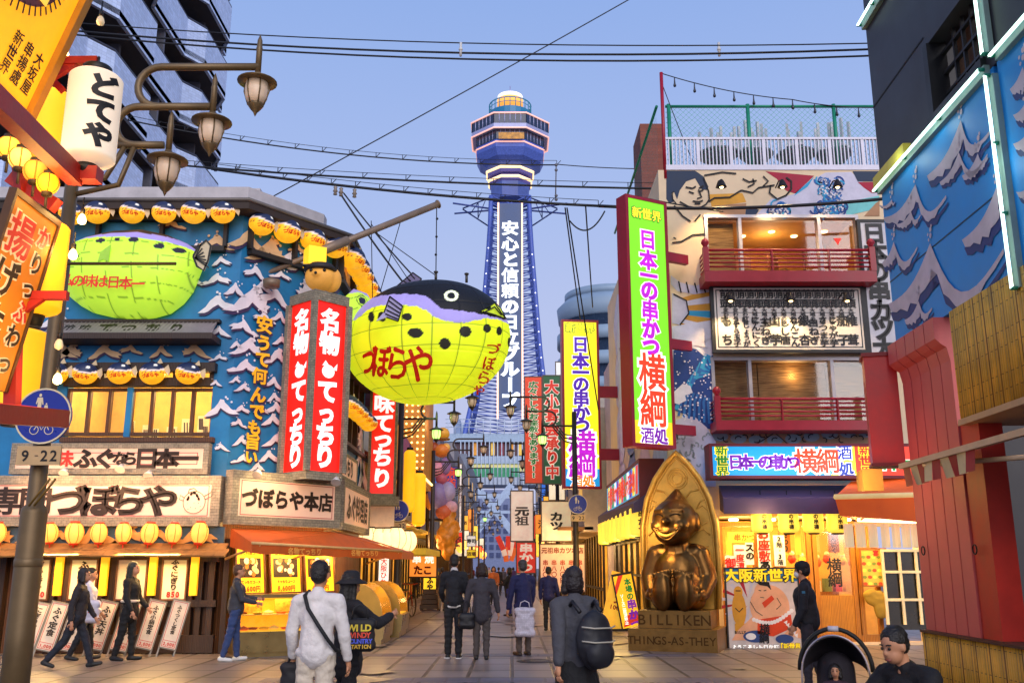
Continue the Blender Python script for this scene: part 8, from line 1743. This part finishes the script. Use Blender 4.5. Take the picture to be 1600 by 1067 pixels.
# ================================================================== PEOPLE
SKIN = mat('c48a66', .55, var=.08, vs=6)
def rotx(v, a): c, s = math.cos(a), math.sin(a); return V((v.x, v.y * c - v.z * s, v.y * s + v.z * c))
def person(label, x, y, H, face=0, top='2a2a30', pants='1c1c22', hair='17120f', shoes='161616', coat=.50, style='short', lean=0, twist=0, head=(0, 0), arms=((.1, .12, .25), (.1, .12, .25)), legs=((0, 0), (0, 0)), skirt=None, vox=.014, collar=None, hem=None, mask=False, hat=None, slim=1.0, puff=1.0, inner=None, group=None, sit=None, sole=None, belt=None):
    """face: heading in degrees (0 = walking away from the viewer); arms: (forward, outward, forearm forward); legs: (hip forward, knee bend)"""
    o = T('person', label, 'person', (x, y, 0), R(-face), group); s = H; k = slim
    rt = lambda p: rotx(V(p) - V((0, 0, .53)), -lean) + V((0, 0, .53))
    L = []; info = {}; low = 9
    for i, sd in enumerate((-1, 1)):
        hf, kb = legs[i]; hip = V((sd * .052 * k, 0, .52)); kn = hip + V((sd * .004, math.sin(hf), -math.cos(hf))) * .243; an = kn + V((0, math.sin(hf - kb), -math.cos(hf - kb))) * .235
        ta = hf - kb; toe = an + V((sd * .012, .095 * math.cos(ta) , -.018 + .095 * math.sin(ta)* .6)); heel = an + V((0, -.025, -.02)); info[i] = (hip, kn, an, toe, heel); low = min(low, an.z - .04, toe.z - .018)
    if sit is not None: low = sit
    dz = V((0, 0, -low)); S_ = lambda p: (V(p) + dz) * s
    body = []; trou = []; shoe = []
    for i in (0, 1):
        hip, kn, an, toe, heel = info[i]
        body += [('c', S_(hip), S_(kn), .045 * s, .03 * s), ('c', S_(kn), S_(an), .03 * s, .02 * s), ('c', S_(heel), S_(toe), .02 * s, .017 * s)]
        trou += [('c', S_(hip), S_(kn), .056 * k * s, .041 * k * s), ('c', S_(kn), S_(kn.lerp(an, .93)), .041 * k * s, .034 * k * s)]
        shoe.append([('c', S_(heel + V((0, 0, .0))), S_(toe), .026 * s, .02 * s), ('c', S_(an), S_(heel), .027 * s, .025 * s)])
    pel, wai, che, shc, nb = (0, 0, .535), rt((0, .0, .63)), rt((0, .008, .725)), rt((0, -.003, .795)), rt((0, 0, .835))
    body += [('s', S_(pel), (.085 * k * s, .06 * s, .06 * s)), ('c', S_(wai), S_(che), .062 * k * s, .07 * k * s), ('c', S_(shc + V((-.07 * k, 0, 0))), S_(shc + V((.07 * k, 0, 0))), .04 * s, .04 * s), ('c', S_(nb - V((0, 0, .02))), S_(nb + V((0, .008, .04))), .031 * s, .028 * s)]
    hc = rt((0, .012, .93)); hm = Matrix.Rotation(R(-head[0]), 4, 'Z') @ Matrix.Rotation(R(-head[1]), 4, 'X'); hp_ = lambda p: S_(hc + (hm @ V(p)))
    body += [('s', hp_((0, -.006, .012)), (.046 * s, .056 * s, .056 * s), hm), ('s', hp_((0, .014, -.028)), (.036 * s, .042 * s, .04 * s), hm), ('s', hp_((0, .055, -.012)), (.008 * s, .011 * s, .013 * s), hm), ('s', hp_((-.047, -.002, -.006)), (.007 * s, .012 * s, .018 * s), hm), ('s', hp_((.047, -.002, -.006)), (.007 * s, .012 * s, .018 * s), hm)]
    jac = [('c', S_(wai + V((0, 0, -.04))), S_(che), .078 * k * puff * s, .088 * k * puff * s), ('s', S_(che), (.105 * k * puff * s, .07 * puff * s, .09 * s)), ('c', S_(shc + V((-.085 * k, 0, .002))), S_(shc + V((.085 * k, 0, .002))), .042 * puff * s, .042 * puff * s), ('c', S_(shc + V((0, -.005, .015))), S_(nb + V((0, -.004, .0))), .05 * s, .04 * s)]
    bot = V((0, 0, coat)); jac.append(('c', S_(wai), S_(bot + V((0, 0, .05))), .085 * k * puff * s, .092 * k * puff * s)); jac.append(('s', S_(bot + V((0, 0, .045))), (.105 * k * puff * s, .074 * puff * s, .05 * s)))
    if coat < .47: jac.append(('c', S_((0, 0, .5)), S_(bot + V((0, 0, .03))), .098 * k * s, .1 * k * s))
    hands = []
    for i, sd in enumerate((-1, 1)):
        fu, ou, ff_ = arms[i]; sh = rt((sd * .105 * k * (puff ** .5), -.003, .795)); d1 = V((sd * math.sin(ou), math.sin(fu) * math.cos(ou), -math.cos(fu) * math.cos(ou))); el = sh + d1 * .168
        inn = -sd * max(0, min(.5, (ff_ - .3) * .35)); d2 = V((sd * math.sin(ou * .6) + inn, math.sin(ff_) * math.cos(ou), -math.cos(ff_) * math.cos(ou))).normalized(); wr = el + d2 * .148
        body += [('c', S_(sh), S_(el), .027 * s, .022 * s), ('c', S_(el), S_(wr), .022 * s, .016 * s)]; jac += [('c', S_(sh), S_(el), .038 * puff * s, .034 * puff * s), ('c', S_(el), S_(el + d2 * .135), .034 * puff * s, .026 * puff * s)]
        pc = wr + d2 * .035; sidev = d2.cross(V((sd, 0, 0))).normalized(); nrm = d2.cross(sidev).normalized()
        pm_ = Matrix((( *sidev, 0), (*nrm, 0), (*d2, 0), (0, 0, 0, 1))).transposed(); body.append(('s', S_(pc), (.021 * s, .0105 * s, .03 * s), pm_)); body.append(('c', S_(wr), S_(pc), .015 * s, .015 * s)); hands.append((pc, d2, sidev, nrm, sd, wr))
    def fingers(b):
        for pc, d2, sv, nr, sd, wr in hands:
            nrm_in = nr if nr.dot(V((-sd, 0, 0))) > 0 else -nr
            for f_, ln in enumerate((.036, .041, .038, .03)):
                b0 = pc + d2 * .024 + sv * (.0135 - .009 * f_); b1 = b0 + (d2 * .8 + nrm_in * (.3 + .06 * f_)).normalized() * ln * .55; b2_ = b1 + (d2 * .45 + nrm_in * .8).normalized() * ln * .5
                b.tube([S_(b0), S_(b1), S_(b2_)], [.0058 * s, .0052 * s, .0038 * s], 6)
            t0 = pc - d2 * .008 + sv * .018; t1 = t0 + (d2 * .6 + sv * .7).normalized() * .022; t2 = t1 + (d2 * .9 + nrm_in * .4).normalized() * .016; b.tube([S_(t0), S_(t1), S_(t2)], [.0075 * s, .006 * s, .0042 * s], 6)
    softo('body', body, max(.011, vox * .85), SKIN, o, 3, extra=fingers)
    cl = lambda h, v=.12: mat(h, .8, var=v, vs=9, bump=.35, bs=45) if isinstance(h, str) else h
    sd_ = int(abs(x * 31 + y * 17)) % 97
    softo('top', jac, vox, cl(top), o, 4, .0042 * s, 11, sd_)
    if skirt: softo('skirt', [('c', S_((0, 0, .55)), S_((0, .0, skirt[1])), .085 * s, .12 * s), ('c', S_((-.03, 0, .5)), S_((-.06, 0, skirt[1] + .01)), .08 * s, .085 * s), ('c', S_((.03, 0, .5)), S_((.06, 0, skirt[1] + .01)), .08 * s, .085 * s)], vox, cl(skirt[0]), o, 4, .01, 8, sd_ + 3)
    softo('trousers', trou + [('s', S_((0, 0, .525)), (.094 * k * s, .068 * s, .065 * s))], vox, cl(pants), o, 4, .0075 * s, 12, sd_ + 1)
    for i in (0, 1):
        so_ = softo('shoe', shoe[i], max(.01, vox * .8), mat(shoes, .5), o, 2)
        if sole: hip, kn, an, toe, heel = info[i]; m = MB(); c = S_((heel + toe) / 2); m.box((c.x, c.y, c.z - .018 * s), (.052 * s, .165 * s, .016 * s)); m.box((c.x, c.y + .02 * s, c.z + .012 * s), (.05 * s, .05 * s, .012 * s)); m.o('sole', mat(sole, .5), so_)
    if hem: softo('shirt_hem', [('s', S_(bot + V((0, 0, .002))), (.103 * k * s, .072 * s, .032 * s))], vox, cl(hem), o, 3)
    if collar: softo('collar', [('c', S_(nb + V((0, -.006, -.012))), S_(nb + V((0, -.004, .012))), .043 * s, .038 * s)], vox * .8, cl(collar), o, 2)
    if belt: m = MB(); q = [S_(rt((.1 * k * math.cos(t), .075 * math.sin(t), .6))) for t in [2 * math.pi * i / 20 for i in range(21)]]; m.tube(q, .016 * s, 6); m.o('belt', mat(belt, .6), o)
    hr_ = [('s', hp_((0, -.014, .026)), (.051 * s, .057 * s, .052 * s), hm), ('s', hp_((0, -.03, .0)), (.046 * s, .04 * s, .05 * s), hm)]
    if style == 'bob': hr_ += [('s', hp_((0, -.022, -.02)), (.056 * s, .048 * s, .062 * s), hm), ('c', hp_((-.046, .0, .02)), hp_((-.05, .002, -.06)), .018 * s, .022 * s), ('c', hp_((.046, .0, .02)), hp_((.05, .002, -.06)), .018 * s, .022 * s)]
    if style == 'long': hr_ += [('c', hp_((0, -.03, .0)), hp_((0, -.045, -.13)), .048 * s, .04 * s), ('c', hp_((-.045, -.005, .02)), hp_((-.046, -.01, -.1)), .018 * s, .02 * s), ('c', hp_((.045, -.005, .02)), hp_((.046, -.01, -.1)), .018 * s, .02 * s)]
    softo('hair', hr_, max(.009, vox * .7), mat(hair, .5, var=.3, vs=30, bump=.5, bs=80), o, 2, .004 * s, 40, sd_)
    for sd in (-1, 1): m = MB(); m.ball(hp_((sd * .018, .0475, .004)), .0062 * s, 8); m.o('eye', mat('1a1410', .3), o)
    m = MB(); m.tube([hp_((-.014, .0515, -.04)), hp_((0, .0555, -.041)), hp_((.014, .0515, -.04))], .0042 * s, 6); m.o('mouth', mat('8a4a40', .5), o)
    for sd in (-1, 1): m = MB(); m.tube([hp_((sd * .009, .0505, .017)), hp_((sd * .018, .0495, .02)), hp_((sd * .029, .043, .017))], .0028 * s, 5); m.o('eyebrow', mat(hair, .7), o)
    if mask: softo('face_mask', [('s', hp_((0, .03, -.032)), (.037 * s, .034 * s, .03 * s), hm)], .009, mat('e6e0dc', .7), o, 2)
    if hat == 'beanie': softo('knit_hat', [('s', hp_((0, -.008, .034)), (.056 * s, .063 * s, .047 * s), hm), ('c', hp_((-.0, -.008, .012)), hp_((0, -.008, .02)), .055 * s, .055 * s)], .01, cl('15151a'), o, 2, .004, 40)
    if hat == 'brim': m = MB(); m.M = Matrix.Translation(hp_((0, 0, .02))) @ hm; m.lathe((0, 0, 0), [(.05 * s, -.0), (.1 * s, -.02 * s), (.1 * s, -.014 * s), (.055 * s, .012 * s), (.05 * s, .05 * s), (.03 * s, .062 * s), (.001, .064 * s)], 24); m.o('brim_hat', cl('17151a'), o)
    o['_'] = 0; del o['_']
    PINFO[o] = (S_, rt, hands, info, s); return o
PINFO = {}
def hpos(o, i, dn=.0): S_, rt, hands, info, s = PINFO[o]; return WM[o] @ S_(hands[i][0] + hands[i][1] * .05 - V((0, 0, dn)))
def Hh(py, px, Y): return W(px, py, Y).z
def at(px, py_feet): q = G(px, py_feet); return q.x, q.y
def bag(label, P, w, h, d, col, rz=0, handle=.25, shape='tote', name='bag', txt_=None, strapcol=None):
    o = T(name, label, 'bag', (P.x, P.y, P.z - handle - h), rz); pr_ = [('c', (sx_ * (w / 2 - d * .5), 0, z_), (sx_ * (w / 2 - d * .5), 0, z_ + .001), d * .5, d * .5) for sx_ in (-1, 1) for z_ in (d * .5, h - d * .4)]
    vs_, fs_ = soft([('c', pr_[0][1], pr_[3][1], d * .5, d * .5), ('c', pr_[1][1], pr_[2][1], d * .5, d * .5), ('c', pr_[0][1], pr_[2][1], d * .5, d * .5), ('c', pr_[1][1], pr_[3][1], d * .5, d * .5), ('s', (0, 0, h * .5), (w * .46, d * .5, h * .46))], .014, 3, .006, 9, 4); m = MB(); m.smooth = True; m.add(vs_, fs_); m.o('bag_body', col, o)
    m = MB()
    for dy in (-.02, .02): m.tube([(-w * .25, dy, h * .92), (-w * .18, dy, h + handle * .75), (0, dy * .3, h + handle), (w * .18, dy, h + handle * .75), (w * .25, dy, h * .92)], .009, 6)
    m.o('handle', strapcol or col, o)
    if txt_:
        for t_, z_, sz, c in txt_: m = MB(); m.txt(t_, 0, z_, sz, wt=.04, y=-d * .56); m.o('lettering', mat(c, .5), o)
    return o
# --- near and middle figures
p1_ = person('man in a crinkled white jacket from behind with a black strap across his back', W(497, 950, 8.1).x, 8.1, Hh(876, 497, 8.1), 4, top='dcd6d2', pants='c8bba8', shoes='7a6a5c', coat=.49, arms=((.12, .2, .5), (.1, .2, .35)), vox=.011, head=(0, 6), puff=1.04, legs=((.03, 0), (-.03, 0)))
S_, rt, hands, info, s_ = PINFO[p1_]; m = MB(); q = [S_(rt(p)) for p in ((-.06, .03, .845), (-.062, -.045, .825), (-.03, -.088, .76), (.03, -.1, .68), (.085, -.085, .6), (.112, -.03, .55), (.115, .03, .54))]
for a_, b_ in zip(q, q[1:]): pass
m.tube(q, .017, 6); m.o('shoulder_strap', mat('17171b', .7), p1_)
bag('black shoulder bag hanging at the front left hip of the man in white', p1_.location + V((-.2, .16, .78)), .26, .3, .1, mat('1c1a1e', .7), 0, .05)
p2_ = person('woman in black with a brimmed hat and grey scarf beside the man in white', W(545, 950, 8.9).x, 8.9, Hh(893, 545, 8.9), 50, top='17161b', pants='131318', coat=.42, style='long', hat='brim', arms=((.2, .15, .6), (.9, .2, 1.9)), vox=.012, legs=((.06, 0), (-.06, 0)), collar='6a6474', puff=1.05)
b_ = bag('black tote bag with colourful block letters carried by the woman in black', hpos(p2_, 1) * 0 + V((W(563, 955, 8.55).x, 8.55, W(563, 944, 8.55).z)), .3, .27, .1, mat('141418', .7), R(10), .12, txt_=[('WILD', .2, .075, 'd8c02a'), ('WINDY', .14, .06, 'd8402a'), ('COUNTRY', .09, .05, '4a5ad8'), ('STATION', .045, .045, 'c8a02a')])
x, y = at(708, 1028); p3_ = person('man in black sweater with white shirt tail beside the woman in grey coat', x, y, Hh(866, 708, y), 3, top='15151c', pants='141418', coat=.5, arms=((.25, .18, .9), (.12, .14, .4)), hem='d8d2cc', collar='d8d2d0', shoes='121214', sole='d8d4d0', vox=.013, legs=((.02, 0), (-.03, 0)))
x, y = at(752, 1030); p4_ = person('woman in a dark grey padded coat beside the man in the black sweater', x, y, Hh(879, 752, y), -2, top='38343a', pants='4a423f', coat=.42, style='bob', hair='2a1a16', arms=((.08, .26, .1), (.08, .26, .15)), vox=.013, puff=1.12, hem='8a7a68', legs=((.02, 0), (-.02, 0)))
bag('round black handbag hanging between the couple', V((W(729, 965, y - .1).x, y - .1, .95)), .3, .26, .14, mat('141216', .6), 0, .2, name='handbag')
x, y = at(818, 1024); p5_ = person('man in a navy jacket holding a large white patterned bag, seen from behind', x, y, Hh(874, 816, y), -25, top='1a1c48', pants='5d5048', coat=.47, hair='3a3634', arms=((.05, .2, .15), (.15, .1, .45)), vox=.013, puff=1.1, lean=.05, shoes='2a1c16')
bag('large white dotted carrier bag held low by the man in the navy jacket', V((W(820, 985, y - .35).x, y - .35, W(820, 938, y - .35).z)), .38, .48, .12, mat('d2cbd6', .6, kind='tile', a=.03, b=.03, h2='8a8494', var=.05), 0, .12)
x, y = at(858, 985); p6_ = person('man in a navy jacket and black trousers standing by the cream word boards', x, y, Hh(885, 858, y), 20, top='1c2052', pants='15151a', coat=.49, arms=((.1, .2, .3), (.1, .2, .5)), vox=.016, puff=1.08)
x, y = at(796, 962); person('person in a black coat and blue trousers facing the shops behind the white carrier bag', x, y, Hh(886, 792, y), -70, top='1a181c', pants='1c2a78', coat=.4, style='bob', vox=.018, arms=((.5, .1, 1.6), (.5, .1, 1.6)))
p8_ = person('woman with bobbed hair in grey jacket and black skirt wearing a striped backpack', W(900, 950, 8.3).x, 8.3, Hh(880, 897, 8.3), -28, top='45454c', pants='1a1a20', style='bob', hair='1d1416', coat=.48, arms=((-.35, .15, -.1), (.3, .15, .6)), legs=((.3, .1), (-.25, .3)), vox=.012, puff=1.15, skirt=('121216', .3), hem='8a7468', lean=.06)
bp = T('backpack', 'black backpack with pale stripes on the back of the walking woman', 'backpack', tuple(WM[p8_] @ V((0.02, -.25, .72))), p8_.rotation_euler.z); vs_, fs_ = soft([('s', (0, 0, .2), (.17, .1, .24)), ('s', (0, -.08, .1), (.13, .07, .12))], .014, 3, .006, 10, 2); m = MB(); m.smooth = True; m.add(vs_, fs_); m.o('pack_body', mat('15161e', .6), bp); m = MB(); [m.tube([(-.16, -.06, z_), (-.08, -.125, z_ - .01), (.08, -.125, z_ - .01), (.16, -.06, z_)], .007, 5) for z_ in (.31, .2)]; m.o('stripes', mat('b0aa9a', .5), bp); 
for sx_ in (-1, 1): m = MB(); m.tube([(sx_ * .1, .06, .42), (sx_ * .11, .16, .5), (sx_ * .11, .28, .4)], .018, 6); m.o('strap', mat('15161e', .6), bp)
p9_ = person('man in a black beanie and face mask standing before the wrestler poster', W(1261, 950, 12.6).x, 12.6, Hh(877, 1250, 12.6), -68, top='15171f', pants='2c2830', coat=.48, hat='beanie', mask=True, arms=((.1, .1, .5), (.15, .12, .6)), vox=.012, puff=1.08, lean=.03, head=(5, 0), legs=((.05, 0), (-.12, .1)))
S_, rt, hands, info, s_ = PINFO[p9_]; m = MB()
for i in range(5): q = S_(rt((-.149, -.002 + .004 * i, .76 - .028 * i))); m.box(q, (.006, .04, .03))
m.o('sleeve_print', mat('2a6a8a', .6), p9_)
# --- people by the left shop
x, y = at(112, 1043); p12 = person('long haired person striding past the leaning menus in dark clothes', x, y, Hh(882, 118, y), 80, top='2a2426', pants='1f222c', style='bob', hair='2a201c', coat=.48, arms=((.3, .12, .6), (-.25, .12, .1)), legs=((.4, .1), (-.35, .35)), vox=.014, lean=.06)
x, y = W(142, 900, 16.5).x, 16.5; person('person in a pale top holding a white carrier bag close behind the striding walker', x, y, Hh(886, 140, y), 70, top='d0c8d0', pants='15151c', style='short', coat=.48, arms=((.2, .12, .5), (.3, .12, .7)), legs=((.2, .1), (-.2, .2)), vox=.016)
bag('white paper carrier bag with a red mark held by the second walker on the left', V((W(143, 945, y - .3).x, y - .3, W(143, 928, y - .3).z)), .3, .36, .12, mat('d8d2dc', .6), R(20), .1, txt_=[('寿', .2, .09, 'c8301a')])
x, y = W(207, 900, 16.4).x, 16.4; person('long haired woman in black with a white belt before the menu boards', x, y, Hh(877, 212, y), 95, top='121214', pants='111113', style='long', hair='16201c', coat=.44, arms=((.2, .15, .8), (.15, .15, .5)), legs=((.1, .05), (-.15, .1)), vox=.014, belt='c8c4bc')
x, y = W(372, 900, 16.3).x, 16.3; person('man in dark top, blue jeans and white trainers reading the yellow menus', x, y, Hh(881, 383, y), 75, top='3a3a40', pants='2f426e', shoes='d8d4cc', hair='5a3a24', coat=.49, arms=((.5, .1, 1.5), (.4, .12, 1.3)), legs=((.08, 0), (-.2, .05)), vox=.014)
# --- stroller and the crouching person lower right
sx, sy = W(1302, 1000, 8.6).x, 8.6
so = T('stroller', 'black pushchair with a curved hood and silver rim at the lower right', 'stroller', (sx, sy, 0), R(-19)); zt = W(1302, 985, sy).z
BF = mat('1c161e', .8, bump=.2, bs=60)
m = MB(); hw_ = .265; m.smooth = True; n_, k_ = 16, 8; vs_ = []
for j in range(k_ + 1):
    ph = -.25 + 1.9 * j / k_
    for i in range(n_ + 1): t = math.pi * i / n_; vs_.append((hw_ * math.cos(t), .34 * math.sin(ph) * math.sin(t) ** .8 - .02, zt - .36 + .32 * math.sin(t) * math.cos(ph * .75)))
m.add(vs_, [(j * (n_ + 1) + i, j * (n_ + 1) + i + 1, (j + 1) * (n_ + 1) + i + 1, (j + 1) * (n_ + 1) + i) for j in range(k_) for i in range(n_)]); m.o('hood', BF, so)
m = MB(); m.tube([V((hw_ * 1.04 * math.cos(t), -.12 , zt - .36 + .33 * math.sin(t))) for t in [math.pi * i / 20 for i in range(21)]] + [V((-hw_ * 1.05, -.14, zt - .75))], .008, 6); m.tube([V((hw_ * 1.04, -.12, zt - .36)), V((hw_ * 1.1, -.16, zt - .75))], .008, 6); m.o('hood_rim', mat('b8b0b8', .3, .8), so)
m = MB(); m.tube([V((.31 * math.cos(t), .3, zt - .36 + .36 * math.sin(t))) for t in [math.pi * i / 16 for i in range(17)]], .02, 8); m.o('handle', BLACKP, so); m = MB(); m.tube([V((-.045, .3, zt)), V((.045, .3, zt))], .025, 8); m.o('handle_clip', mat('d0c8d0', .4), so)
vs_, fs_ = soft([('c', (0, .12, .62), (0, .02, .4), .17, .17), ('c', (0, .02, .4), (0, -.25, .38), .17, .15), ('c', (0, -.25, .38), (0, -.36, .2), .13, .1)], .02, 3); m = MB(); m.smooth = True; m.add(vs_, fs_); m.o('seat', BF, so)
m = MB(); [m.tube([V((sx_ * .26, .3, zt - .5)), V((sx_ * .26, -.32, .14))], .014, 6) for sx_ in (-1, 1)]; [m.tube([V((sx_ * .26, -.1, zt - .5)), V((sx_ * .26, .36, .14))], .014, 6) for sx_ in (-1, 1)]; m.o('chassis', mat('2a262c', .4, .5), so)
for sx_ in (-1, 1):
    for yy in (-.32, .36): m = MB(); m.M = Matrix.Translation((sx_ * .26, yy, .09)) @ Matrix.Rotation(R(90), 4, 'Y'); m.lathe((0, 0, 0), [(.03, -.02), (.085, -.02), (.09, 0), (.085, .02), (.03, .02)], 18); m.o('wheel', BLACKP, so)
person('small child with dark hair sitting in the black pushchair', sx - .03, sy - .08, .85, 199, top='3a2430', pants='22202a', style='bob', sit=.18, arms=((.5, .2, 1.2), (.5, .2, 1.2)), legs=((1.3, 1.1), (1.3, 1.1)), vox=.014)
cx = W(1440, 1000, 6.6).x
zc = W(1440, 966, 6.6).z
person('dark haired person in black crouching at the lower right in front of the bamboo', cx, 6.6, 1.62, -118, top='0f0e12', pants='121216', style='short', sit=.94 - zc / 1.62 + .055, lean=.4, head=(0, 16), arms=((.7, .2, 1.3), (.7, .2, 1.3)), legs=((1.9, 2.3), (1.8, 2.3)), vox=.012, puff=1.15, coat=.5)
# --- distant pedestrians
DP = [(690, 955, 894, 'd2', 0, 'pale trousers and brown coat', '4a3a30', '8a7a64'), (771, 945, 884, '', 180, 'orange top', 'b8622a', '2a2a30'), (779, 930, 892, '', 0, 'black coat near the street centre', '1c1a20', '1a1a1e'), (786, 925, 893, '', 160, 'grey jacket', '5a5660', '22222a'), (738, 912, 890, '', 0, 'dark red coat', '6a2a2a', '1e1c22'), (752, 908, 889, '', 10, 'dark blue coat', '22284a', '1e1c22'), (764, 912, 888, '', 185, 'pale cream jacket', 'b8a890', '2a2a32'), (723, 918, 891, '', 0, 'olive coat', '4a4a32', '1e1c22'), (649, 935, 885, '', 170, 'black top by the orange lit boards', '1f1c20', '1c1c20'), (802, 918, 889, '', 5, 'purple jacket', '4a3266', '1c1c22'), (812, 912, 890, '', 180, 'white shirt near the red banners', 'c8c0c0', '22222a')]
for i, (px, fy, hy_, _, fc, nm, tp, pn_) in enumerate(DP):
    x, y = at(px, fy); person('distant pedestrian in ' + nm, x, y, max(1.5, min(1.78, Hh(hy_, px, y))), fc, top=tp, pants=pn_, vox=.03, style='bob' if i % 2 else 'short', arms=((.2, .12, .4), (-.15, .12, .1)), legs=((.25, .05), (-.2, .15)))
